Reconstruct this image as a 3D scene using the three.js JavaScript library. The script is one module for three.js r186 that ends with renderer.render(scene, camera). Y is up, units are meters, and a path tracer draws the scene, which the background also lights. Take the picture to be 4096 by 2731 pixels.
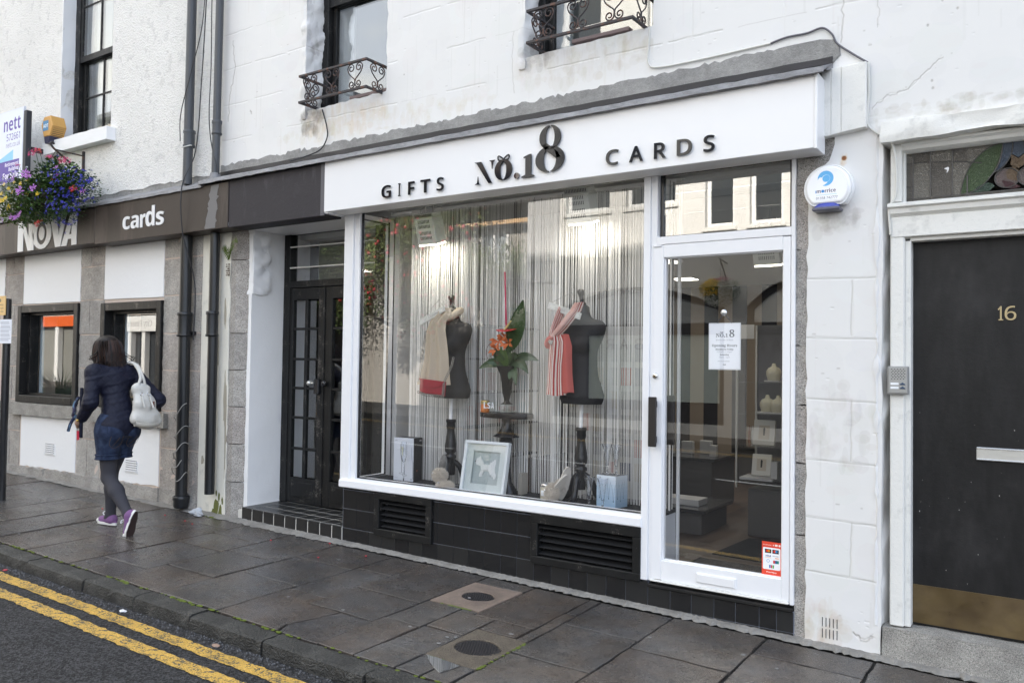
import * as THREE from 'three';
import { mergeGeometries, mergeVertices, toCreasedNormals } from 'three/addons/utils/BufferGeometryUtils.js';
import { MarchingCubes } from 'three/addons/objects/MarchingCubes.js';
import { FontLoader } from 'three/addons/loaders/FontLoader.js';
import { RectAreaLightUniformsLib } from 'three/addons/lights/RectAreaLightUniformsLib.js';

// ---------------------------------------------------------------- camera, sky, sun, exposure
const scene = new THREE.Scene();
const camera = new THREE.PerspectiveCamera(45.14, 1024 / 682, 0.05, 900);
camera.rotation.order = 'YXZ';
camera.rotation.set(0.02655748, 0.59735681, 0.01442711);
camera.position.set(0, 1.574, 4.8);
const renderer = new THREE.WebGLRenderer({ antialias: true });
renderer.toneMapping = THREE.LinearToneMapping;
renderer.toneMappingExposure = 2.85;
renderer.shadowMap.enabled = true;

const rngOf = (s) => () => { s = (s + 0x6d2b79f5) | 0; let t = Math.imul(s ^ (s >>> 15), 1 | s); t = (t + Math.imul(t ^ (t >>> 7), 61 | t)) ^ t; return ((t ^ (t >>> 14)) >>> 0) / 4294967296; };
const clamp = (x, a = 0, b = 1) => Math.min(b, Math.max(a, x)), lerp = (a, b, t) => a + (b - a) * t, sstep = (a, b, x) => { const t = clamp((x - a) / (b - a)); return t * t * (3 - 2 * t); };
// periodic value noise, p cells around
function noiseOf(seed) {
  const r = rngOf(seed), T = new Float32Array(4096); for (let i = 0; i < 4096; i++) T[i] = r();
  const h = (x, y) => T[(x * 73 + y * 1259 + ((x * y) & 63) * 7 + (x ^ (y * 3)) * 31) & 4095];
  return (x, y, p) => {
    const xi = Math.floor(x), yi = Math.floor(y), fx = x - xi, fy = y - yi, u = fx * fx * (3 - 2 * fx), v = fy * fy * (3 - 2 * fy);
    const m = (k) => ((k % p) + p) % p;
    return lerp(lerp(h(m(xi), m(yi)), h(m(xi + 1), m(yi)), u), lerp(h(m(xi), m(yi + 1)), h(m(xi + 1), m(yi + 1)), u), v);
  };
}
function fbmTile(N, cells, oct, seed, gain = 0.5, ax = 1, ay = 1) {
  const n = noiseOf(seed), out = new Float32Array(N * N);
  let amp = 1, tot = 0;
  for (let o = 0, c = cells; o < oct; o++, c *= 2, amp *= gain) {
    tot += amp; const cx = Math.max(1, Math.round(c * ax)), cy = Math.max(1, Math.round(c * ay)), p = 4096;
    for (let y = 0; y < N; y++) for (let x = 0; x < N; x++) {
      const X = (x / N) * cx, Y = (y / N) * cy, xi = Math.floor(X), yi = Math.floor(Y), fx = X - xi, fy = Y - yi, u = fx * fx * (3 - 2 * fx), v = fy * fy * (3 - 2 * fy);
      const a = n(xi % cx + o * 61, yi % cy + o * 17, p), b = n((xi + 1) % cx + o * 61, yi % cy + o * 17, p), d = n(xi % cx + o * 61, (yi + 1) % cy + o * 17, p), e = n((xi + 1) % cx + o * 61, (yi + 1) % cy + o * 17, p);
      out[y * N + x] += amp * lerp(lerp(a, b, u), lerp(d, e, u), v);
    }
  }
  for (let i = 0; i < out.length; i++) out[i] /= tot;
  return out;
}
// the sky: pale blue with broad soft clouds
{
  const W = 1024, H = 512, d = new Float32Array(W * H * 4), f = fbmTile(512, 5, 6, 77, 0.55);
  const s = (u, v) => f[(Math.floor(v * 511) & 511) * 512 + (Math.floor(u * 511) & 511)];
  for (let j = 0; j < H; j++) for (let i = 0; i < W; i++) {
    const el = ((j + 0.5) / H - 0.5) * Math.PI, y = Math.sin(el), az = ((i + 0.5) / W) * Math.PI * 2, k = (j * W + i) * 4;
    let c;
    if (y > 0) {
      const t = Math.pow(y, 0.5), bl = sstep(0, 0.7, -Math.cos(az) * Math.cos(el)), sky0 = [lerp(0.94, 0.46, t), lerp(0.92, 0.56, t), lerp(0.865, 0.73, t)], sky = [lerp(sky0[0], lerp(0.80, 0.45, t), bl), lerp(sky0[1], lerp(0.86, 0.58, t), bl), lerp(sky0[2], lerp(0.93, 0.85, t), bl)];
      const q = 1 / (0.22 + y), X = Math.cos(az) * Math.cos(el) * q * 0.22 + 0.5, Z = Math.sin(az) * Math.cos(el) * q * 0.22 + 0.5;
      const cl = sstep(0.50, 0.68, s(((X % 1) + 1) % 1, ((Z % 1) + 1) % 1) + 0.12 * sstep(-0.3, 0.7, Math.cos(az) * Math.cos(el))) * 0.85;
      c = [lerp(sky[0], 1.10, cl), lerp(sky[1], 1.05, cl), lerp(sky[2], 0.925, cl)];
    } else c = [0.25, 0.25, 0.25];
    d[k] = c[0]; d[k + 1] = c[1]; d[k + 2] = c[2]; d[k + 3] = 1;
  }
  const t = new THREE.DataTexture(d, W, H, THREE.RGBAFormat, THREE.FloatType);
  t.mapping = THREE.EquirectangularReflectionMapping; t.magFilter = t.minFilter = THREE.LinearFilter; t.needsUpdate = true;
  scene.background = t; scene.environment = t;
}
const sun = new THREE.DirectionalLight(new THREE.Color(1, 0.94, 0.85), 5);
sun.position.set(0.14, 0.46, -1).multiplyScalar(80); sun.castShadow = true; sun.shadow.radius = 1.2;
Object.assign(sun.shadow.camera, { left: -60, right: 40, top: 50, bottom: -50, near: 1, far: 220 }); sun.shadow.mapSize.set(4096, 4096);
sun.name = 'sun'; scene.add(sun, sun.target);
RectAreaLightUniformsLib.init();

// ---------------------------------------------------------------- helpers
const V = (x, y, z) => new THREE.Vector3(x, y, z);
const used = {};
const numbered = (n) => { used[n] = (used[n] ?? -1) + 1; return used[n] ? n + '_' + String(used[n]).padStart(3, '0') : n; };
function thing(name, label, category, at = [0, 0, 0], group) {
  const o = new THREE.Group(); o.name = numbered(name); o.position.set(...at); scene.add(o);
  o.userData = { label, category }; if (group) o.userData.group = group; return o;
}
function structure(name, at = [0, 0, 0]) { const o = new THREE.Group(); o.name = numbered(name); o.position.set(...at); o.userData = { kind: 'structure' }; scene.add(o); return o; }
const baseOf = (o) => { const p = V(0, 0, 0); for (; o && o !== scene; o = o.parent) p.add(o.position); return p; };
function uvBox(g) {
  const p = g.attributes.position, n = g.attributes.normal, uv = new Float32Array(p.count * 2);
  const tri = !g.index;
  for (let i = 0; i < p.count; i++) {
    let nx = n.getX(i), ny = n.getY(i), nz = n.getZ(i);
    if (tri) { const k = i - (i % 3); nx = n.getX(k) + n.getX(k + 1) + n.getX(k + 2); ny = n.getY(k) + n.getY(k + 1) + n.getY(k + 2); nz = n.getZ(k) + n.getZ(k + 1) + n.getZ(k + 2); }
    nx = Math.abs(nx); ny = Math.abs(ny); nz = Math.abs(nz);
    const x = p.getX(i), y = p.getY(i), z = p.getZ(i);
    if (nz >= nx && nz >= ny) { uv[2 * i] = x; uv[2 * i + 1] = y; } else if (ny >= nx) { uv[2 * i] = x; uv[2 * i + 1] = -z; } else { uv[2 * i] = -z; uv[2 * i + 1] = y; }
  }
  g.setAttribute('uv', new THREE.BufferAttribute(uv, 2)); return g;
}
const flat = (g) => (g.index ? g.toNonIndexed() : g);
function merge(list) {
  const a = list.flat(9).map((g) => { const f = flat(g); if (!f.attributes.normal) f.computeVertexNormals(); for (const k of Object.keys(f.attributes)) if (!['position', 'normal', 'uv'].includes(k)) f.deleteAttribute(k); if (!f.userData.uv) uvBox(f); return f; });
  const m = a.length === 1 ? a[0] : mergeGeometries(a); m.userData.uv = true; return m;
}
function part(parent, name, geo, mat, extra) {   // geometry is written in world metres and moved to its parent's base
  const g = merge(Array.isArray(geo) ? geo : [geo]).clone(); const b = parent === scene ? V(0, 0, 0) : baseOf(parent);
  g.translate(-b.x, -b.y, -b.z);
  const m = new THREE.Mesh(g, mat); m.name = parent === scene ? numbered(name) : name; m.castShadow = m.receiveShadow = true; parent.add(m);
  if (extra) Object.assign(m.userData, extra); return m;
}
function solo(name, label, category, geo, mat, at, group) { const t = part(scene, name, geo, mat, { label, category }); if (group) t.userData.group = group; if (at) { t.geometry.translate(-at[0], -at[1], -at[2]); t.position.set(...at); } return t; }
function tris(list) { const g = new THREE.BufferGeometry(); g.setAttribute('position', new THREE.Float32BufferAttribute(list.flat(3), 3)); g.computeVertexNormals(); return g; }
const quadT = (a, b, c, d) => [a, b, c, a, c, d];
// a box with chamfered edges
function box(x0, x1, y0, y1, z0, z1, b = 0.003) {
  if (x1 < x0) [x0, x1] = [x1, x0]; if (y1 < y0) [y0, y1] = [y1, y0]; if (z1 < z0) [z0, z1] = [z1, z0];
  b = Math.min(b, (x1 - x0) * 0.35, (y1 - y0) * 0.35, (z1 - z0) * 0.35);
  if (b <= 0.0004) { const g = new THREE.BoxGeometry(x1 - x0, y1 - y0, z1 - z0).toNonIndexed(); g.translate((x0 + x1) / 2, (y0 + y1) / 2, (z0 + z1) / 2); return g; }
  const X = [x0, x1], Y = [y0, y1], Z = [z0, z1], s = [1, -1];
  const P = (i, j, k, ax) => [X[i] + (ax === 0 ? 0 : s[i] * b), Y[j] + (ax === 1 ? 0 : s[j] * b), Z[k] + (ax === 2 ? 0 : s[k] * b)];
  const o = [], q = (a, c, d, e, out) => { const u = [c[0] - a[0], c[1] - a[1], c[2] - a[2]], v = [d[0] - a[0], d[1] - a[1], d[2] - a[2]]; const n = [u[1] * v[2] - u[2] * v[1], u[2] * v[0] - u[0] * v[2], u[0] * v[1] - u[1] * v[0]]; const ok = n[0] * out[0] + n[1] * out[1] + n[2] * out[2] > 0; if (e) o.push(...(ok ? quadT(a, c, d, e) : quadT(a, e, d, c))); else o.push(...(ok ? [a, c, d] : [a, d, c])); };
  for (let i = 0; i < 2; i++) { const d = i ? 1 : -1;
    q(P(i, 0, 0, 0), P(i, 1, 0, 0), P(i, 1, 1, 0), P(i, 0, 1, 0), [d, 0, 0]); q(P(0, i, 0, 1), P(1, i, 0, 1), P(1, i, 1, 1), P(0, i, 1, 1), [0, d, 0]); q(P(0, 0, i, 2), P(1, 0, i, 2), P(1, 1, i, 2), P(0, 1, i, 2), [0, 0, d]); }
  for (let i = 0; i < 2; i++) for (let j = 0; j < 2; j++) { const di = i ? 1 : -1, dj = j ? 1 : -1;
    q(P(i, j, 0, 0), P(i, j, 1, 0), P(i, j, 1, 1), P(i, j, 0, 1), [di, dj, 0]); q(P(i, 0, j, 0), P(i, 1, j, 0), P(i, 1, j, 2), P(i, 0, j, 2), [di, 0, dj]); q(P(0, i, j, 1), P(1, i, j, 1), P(1, i, j, 2), P(0, i, j, 2), [0, di, dj]);
    for (let k = 0; k < 2; k++) q(P(i, j, k, 0), P(i, j, k, 1), P(i, j, k, 2), null, [di, dj, k ? 1 : -1]); }
  return tris(o);
}
function rod(a, b, r0, r1 = r0, n = 8, caps = true) {
  const A = V(...a), B = V(...b), L = A.distanceTo(B), g = new THREE.CylinderGeometry(r1, r0, L, n, 1, !caps).toNonIndexed();
  g.translate(0, L / 2, 0); g.applyQuaternion(new THREE.Quaternion().setFromUnitVectors(V(0, 1, 0), B.clone().sub(A).normalize())); g.translate(A.x, A.y, A.z); return g;
}
function tube(pts, r, n = 6, seg, closed = false) { const c = new THREE.CatmullRomCurve3(pts.map((p) => V(...p)), closed, 'centripetal'); return new THREE.TubeGeometry(c, seg ?? pts.length * 6, r, n, closed).toNonIndexed(); }
function lathe(prof, at = [0, 0, 0], n = 24) { const g = new THREE.LatheGeometry(prof.map((p) => new THREE.Vector2(Math.max(p[0], 0.0001), p[1])), n).toNonIndexed(); g.translate(...at); return g; }
const ball = (x, y, z, r, n = 10, sx = 1, sy = 1, sz = 1) => { const g = new THREE.SphereGeometry(r, n, Math.max(6, n * 0.7 | 0)).toNonIndexed(); g.scale(sx, sy, sz); g.translate(x, y, z); return g; };
function shapeOf(pts) { const s = new THREE.Shape(); pts.forEach((p, i) => (i ? s.lineTo(p[0], p[1]) : s.moveTo(p[0], p[1]))); s.closePath(); return s; }
// outline in x,y; from z0 to z1
function ext(pts, z0, z1, bev = 0, holes = []) {
  const s = pts.isShape || pts.getPoints ? pts : shapeOf(pts); for (const h of holes) s.holes.push(new THREE.Path(h.map((p) => new THREE.Vector2(p[0], p[1]))));
  const g = new THREE.ExtrudeGeometry(s, { depth: z1 - z0 - 2 * bev, bevelEnabled: bev > 0, bevelSize: bev, bevelThickness: bev, bevelSegments: 1, bevelOffset: -bev, curveSegments: 10 });
  g.translate(0, 0, z0 + bev); return flat(g);
}
// outline in x,z standing upright from y0 to y1
function prismY(pts, y0, y1, bev = 0, holes = []) {
  const q = ext(pts, y0, y1, bev, holes).attributes.position, o = [];
  for (let k = 0; k < q.count; k += 3) for (const s of [0, 2, 1]) o.push(q.getX(k + s), q.getZ(k + s), q.getY(k + s));
  const g = new THREE.BufferGeometry(); g.setAttribute('position', new THREE.Float32BufferAttribute(o, 3)); g.computeVertexNormals(); return g;
}
const rect = (x0, x1, y0, y1) => [[x0, y0], [x1, y0], [x1, y1], [x0, y1]];
// outline in x,z (CCW seen from above does not matter), top at y(x,z), height h, chamfer c
function polySlab(pts, yf, h, c = 0.006) {
  let A = 0; for (let i = 0; i < pts.length; i++) { const p = pts[i], q = pts[(i + 1) % pts.length]; A += p[0] * q[1] - q[0] * p[1]; }
  if (A > 0) pts = pts.slice().reverse();
  const n = pts.length, cx = pts.reduce((s, p) => s + p[0], 0) / n, cz = pts.reduce((s, p) => s + p[1], 0) / n, o = [];
  const ins = pts.map((p) => { const dx = cx - p[0], dz = cz - p[1], l = Math.hypot(dx, dz) || 1; return [p[0] + (dx / l) * c * 1.4, p[1] + (dz / l) * c * 1.4]; });
  const T = (p, d) => [p[0], yf(p[0], p[1]) + d, p[1]];
  for (let i = 0; i < n; i++) { const j = (i + 1) % n; o.push(...quadT(T(pts[i], -h), T(pts[j], -h), T(pts[j], -c), T(pts[i], -c)), ...quadT(T(pts[i], -c), T(pts[j], -c), T(ins[j], 0), T(ins[i], 0)), T([cx, cz], 0), T(ins[i], 0), T(ins[j], 0)); }
  return tris(o);
}
function worn(pts, step, amt, rng) { const o = []; for (let i = 0; i < pts.length; i++) { const p = pts[i], q = pts[(i + 1) % pts.length], L = Math.hypot(q[0] - p[0], q[1] - p[1]), k = Math.max(1, Math.round(L / step)); for (let j = 0; j < k; j++) { const t = j / k, a = j ? amt : amt * 0.6; o.push([lerp(p[0], q[0], t) + (rng() - 0.5) * a * 2, lerp(p[1], q[1], t) + (rng() - 0.5) * a * 2]); } } return o; }
function rough(g, amt, freq, seed, tol = 1.0) { // push the vertices of a finely divided solid about with noise
  const n = noiseOf(seed % 1000), q = mergeVertices(new THREE.BufferGeometry().setAttribute('position', g.attributes.position.clone()).setIndex(g.index ? g.index.clone() : null), 1e-4); q.computeVertexNormals();
  const p = q.attributes.position, m = q.attributes.normal;
  for (let i = 0; i < p.count; i++) { const x = p.getX(i), y = p.getY(i), z = p.getZ(i); const v = n(x * freq + z * freq * 0.7 + 500, y * freq + z * freq * 0.6 + 500, 4000) + 0.5 * n(x * freq * 2.3 + z * freq + 900, y * freq * 2.3 - z * freq + 900, 4000) - 0.75; p.setXYZ(i, x + m.getX(i) * v * amt, y + m.getY(i) * v * amt, z + m.getZ(i) * v * amt); }
  return toCreasedNormals(q, tol);
}
const cubeGrid = (x0, x1, y0, y1, z0, z1, a, b, c) => { const g = new THREE.BoxGeometry(x1 - x0, y1 - y0, z1 - z0, a, b, c); g.translate((x0 + x1) / 2, (y0 + y1) / 2, (z0 + z1) / 2); return g; };
function flatPrint(w, h, at, rx = 0, ry = 0, rz = 0) { const g = new THREE.PlaneGeometry(w, h).toNonIndexed(); g.userData.uv = true; g.rotateZ(rz); g.rotateX(rx); g.rotateY(ry); g.translate(...at); return g; }
// profile in z,y swept along x with a little unevenness
function sweepX(prof, x0, x1, n, jit, seed, yf = () => 0) {
  const r = rngOf(seed), o = [], rows = [];
  for (let i = 0; i <= n; i++) { const x = lerp(x0, x1, i / n); rows.push(prof.map(([z, y]) => [x, y + yf(x) + (r() - 0.5) * jit, z + (r() - 0.5) * jit])); }
  for (let i = 0; i < n; i++) for (let k = 0; k < prof.length; k++) { const l = (k + 1) % prof.length; o.push(...quadT(rows[i][k], rows[i][l], rows[i + 1][l], rows[i + 1][k])); }
  for (const R of [rows[0], rows[n]]) for (let k = 1; k < prof.length - 1; k++) o.push(R[0], R[k], R[k + 1]);
  return tris(o);
}
// tapered bones joined by a smooth minimum and meshed
function flesh(bones, lo, hi, res, k = 0.03) {
  const mc = new MarchingCubes(res, new THREE.MeshBasicMaterial(), false, false, 200000); mc.isolation = 0;
  const c = [0, 1, 2].map((i) => (lo[i] + hi[i]) / 2), h = Math.max(...[0, 1, 2].map((i) => (hi[i] - lo[i]) / 2)) * 1.04, half = res / 2;
  const B = bones.map((b) => ({ ...b, d: [0, 1, 2].map((i) => b.b[i] - b.a[i]) }));
  for (let z = 0; z < res; z++) for (let y = 0; y < res; y++) for (let x = 0; x < res; x++) {
    const p = [c[0] + ((x - half) / half) * h, c[1] + ((y - half) / half) * h, c[2] + ((z - half) / half) * h]; let D = 1e3;
    for (const b of B) {
      const s = b.s || [1, 1, 1], q0 = (p[0] - b.a[0]) * s[0], q1 = (p[1] - b.a[1]) * s[1], q2 = (p[2] - b.a[2]) * s[2], e0 = b.d[0] * s[0], e1 = b.d[1] * s[1], e2 = b.d[2] * s[2];
      const L = e0 * e0 + e1 * e1 + e2 * e2, t = L > 1e-9 ? clamp((q0 * e0 + q1 * e1 + q2 * e2) / L) : 0;
      const dist = Math.hypot(q0 - e0 * t, q1 - e1 * t, q2 - e2 * t) - lerp(b.ra, b.rb ?? b.ra, t);
      const hh = Math.max(k - Math.abs(D - dist), 0) / k; D = Math.min(D, dist) - hh * hh * k * 0.25;
    }
    mc.field[x + y * res + z * res * res] = -D;
  }
  mc.update();
  const g = new THREE.BufferGeometry(); g.setAttribute('position', new THREE.BufferAttribute(mc.positionArray.slice(0, mc.count * 3), 3));
  g.scale(h, h, h); g.translate(...c);
  const m = mergeVertices(g, h / res * 0.05); m.computeVertexNormals(); return m;
}
// ---------------------------------------------------------------- textures and materials
function dataTex(N, fn, srgb = true, M = N) {
  const d = new Uint8Array(N * M * 4);
  for (let y = 0; y < M; y++) for (let x = 0; x < N; x++) { const c = fn(x, y), k = (y * N + x) * 4; d[k] = clamp(c[0]) * 255; d[k + 1] = clamp(c[1]) * 255; d[k + 2] = clamp(c[2]) * 255; d[k + 3] = 255; }
  const t = new THREE.DataTexture(d, N, M); t.wrapS = t.wrapT = THREE.RepeatWrapping; t.magFilter = THREE.LinearFilter; t.minFilter = THREE.LinearFilter; if (srgb) t.colorSpace = THREE.SRGBColorSpace; t.needsUpdate = true; return t;
}
const rep = (t, m) => { const c = t.clone(); c.repeat.set(1 / m, 1 / m); c.needsUpdate = true; return c; };
const heightTex = (N, f) => dataTex(N, (x, y) => { const v = f[y * N + x]; return [v, v, v]; }, false);
function canvasTex(w, h, draw) { const c = document.createElement('canvas'); c.width = w; c.height = h; const g = c.getContext('2d'); draw(g, w, h); const t = new THREE.CanvasTexture(c); t.colorSpace = THREE.SRGBColorSpace; t.wrapS = t.wrapT = THREE.ClampToEdgeWrapping; return t; }
const rgb = (r, g, b) => new THREE.Color().setRGB(r, g, b);
const srgb = (r, g, b) => new THREE.Color().setRGB(r / 255, g / 255, b / 255, THREE.SRGBColorSpace);
const std = (color, roughness = 0.6, o = {}) => new THREE.MeshStandardMaterial({ color, roughness, ...o });
const phys = (color, roughness = 0.5, o = {}) => new THREE.MeshPhysicalMaterial({ color, roughness, ...o });
const printMat = (tex, roughness = 0.5, o = {}) => new THREE.MeshStandardMaterial({ map: tex, roughness, ...o });
const N5 = 512, nA = fbmTile(N5, 4, 6, 11), nB = fbmTile(N5, 24, 5, 12), nC = fbmTile(N5, 96, 3, 13, 0.7), nD = fbmTile(N5, 8, 6, 14, 0.6);
const T = {};
// granite: grey and pinkish crystals with black mica
T.granite = dataTex(N5, (x, y) => { const i = y * N5 + x, a = nC[i], b = nB[(i * 7) % (N5 * N5)], c = nC[(i + 131 * N5 + 77) % (N5 * N5)], m = a > 0.66 ? -0.22 : a < 0.36 ? 0.12 : 0, l = 0.67 + (b - 0.5) * 0.12 + (nA[i] - 0.5) * 0.18 + m + (c > 0.66 ? -0.14 : 0); return [l * 1.0 + (c < 0.4 ? 0.02 : 0), l * 0.985, l * 0.955]; });
T.graniteBump = heightTex(N5, nC.map((v, i) => v * 0.6 + nB[i] * 0.4));
T.rough = heightTex(N5, (() => { const f = fbmTile(N5, 40, 3, 21, 0.55), g = fbmTile(N5, 9, 3, 22); return f.map((v, i) => clamp(sstep(0.35, 0.75, v) * 0.8 + g[i] * 0.35)); })());
T.roughTint = dataTex(N5, (x, y) => { const i = y * N5 + x, v = 1 - 0.05 * nA[i] - (nB[i] > 0.66 ? 0.05 : 0); return [v, v * 0.995, v * 0.985]; });
T.asphaltH = (() => { const f = fbmTile(N5, 64, 2, 31, 0.6), g = fbmTile(N5, 128, 2, 32); return f.map((v, i) => clamp(sstep(0.3, 0.68, v) * 0.75 + g[i] * 0.3)); })();
T.asphaltBump = heightTex(N5, T.asphaltH);
T.asphalt = dataTex(N5, (x, y) => { const i = y * N5 + x, h = T.asphaltH[i], s = nC[(i * 3 + 991) % (N5 * N5)], l = 0.13 + h * 0.22 + (nA[i] - 0.5) * 0.05 + (s > 0.70 ? 0.12 : 0); return [l, l * 1.0, l * 1.03]; });
T.slabTint = dataTex(N5, (x, y) => { const i = y * N5 + x, l = 0.385 + (nA[i] - 0.5) * 0.16 + (nB[i] - 0.5) * 0.09 + (nC[i] - 0.5) * 0.12 - (nC[(i + 9999) % (N5 * N5)] > 0.72 ? 0.09 : 0), w = (nD[i] - 0.5) * 0.05; return [l * 1.02 + w, l * 0.965, l * 0.93 - w]; });
T.slabRough = dataTex(N5, (x, y) => { const i = y * N5 + x, v = 0.235 + (nD[i] - 0.5) * 0.40 + (nC[i] - 0.5) * 0.22; return [1, clamp(v, 0.14, 0.9), 1]; }, false);
T.slabBump = heightTex(N5, nC.map((v, i) => v * 0.55 + nB[i] * 0.3 + nD[i] * 0.3));
T.kerb = dataTex(N5, (x, y) => { const i = y * N5 + x, l = 0.30 + (nA[i] - 0.5) * 0.24 + (nB[i] - 0.5) * 0.16 + (nC[i] - 0.5) * 0.12; return [l, l * 0.99, l * 0.95]; });
T.concrete = dataTex(N5, (x, y) => { const i = y * N5 + x, l = 0.585 + (nA[i] - 0.5) * 0.2 + (nB[i] - 0.5) * 0.1 + (nC[i] - 0.5) * 0.1; return [l, l * 0.99, l * 0.97]; });
T.fine = heightTex(N5, nB.map((v, i) => v * 0.5 + nC[i] * 0.3 + nA[i] * 0.4));
T.paintTint = dataTex(N5, (x, y) => { const i = y * N5 + x, v = 0.985 - (nD[i] > 0.6 ? (nD[i] - 0.6) * 0.35 : 0) - (nC[i] > 0.76 ? 0.06 : 0); return [v, v * 0.997, v * 0.985]; });
T.scuff = (() => { const f = fbmTile(N5, 5, 6, 41, 0.62, 3, 0.6), g = fbmTile(N5, 6, 6, 42, 0.6); return dataTex(N5, (x, y) => { const i = y * N5 + x, s = sstep(0.56, 0.74, f[i]) * 0.16 + sstep(0.6, 0.8, g[i]) * 0.1 + (nC[i] > 0.8 ? 0.12 : 0); return [0.80 + s, 0.80 + s, 0.80 + s]; }); })();
T.blackWear = dataTex(N5, (x, y) => { const i = y * N5 + x, c = nB[(i * 5) % (N5 * N5)] * nD[i], w = c > 0.43 ? 0.34 : 0, l = 0.125 + (nA[i] - 0.5) * 0.06 + (nC[i] > 0.78 ? 0.08 : 0); return [l + w, l + w * 0.93, l + w * 0.86]; });
T.doorDirt = (() => { const f = fbmTile(N5, 3, 6, 51, 0.6, 1, 0.7), g = fbmTile(N5, 30, 3, 52, 0.6, 1, 0.25); return dataTex(N5, (x, y) => { const i = y * N5 + x, s = sstep(0.5, 0.75, f[i]) * 0.07 + (g[i] - 0.5) * 0.07 + 0; const l = 0.14 + s; return [l, l * 0.985, l * 0.98]; }); })();
T.grainH = fbmTile(N5, 40, 4, 61, 0.6, 1.6, 0.06);
T.brass = dataTex(N5, (x, y) => { const i = y * N5 + x, a = nD[i], s = (nA[i] - 0.5) * 0.2; return [0.50 + s + (0), 0.44 + s * 0.95, 0.33 + s * 0.8 + (a - 0.5) * 0.05]; });
T.brassRough = dataTex(N5, (x, y) => { const v = 0.45 + (nD[y * N5 + x] - 0.5) * 0.7; return [1, clamp(v, 0.2, 0.9), 1]; }, false);
T.rust = dataTex(N5, (x, y) => { const i = y * N5 + x, r = sstep(0.5, 0.66, nD[i]); return [lerp(0.2, 0.36, r), lerp(0.19, 0.25, r), lerp(0.2, 0.2, r)]; });
T.carpet = dataTex(N5, (x, y) => { const i = y * N5 + x, l = 0.6 + (nC[i] - 0.5) * 0.7 + (nB[i] - 0.5) * 0.2; return [l, l, l]; });
const bumped = (t, m, s) => ({ bumpMap: rep(t, m), bumpScale: s });
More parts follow.
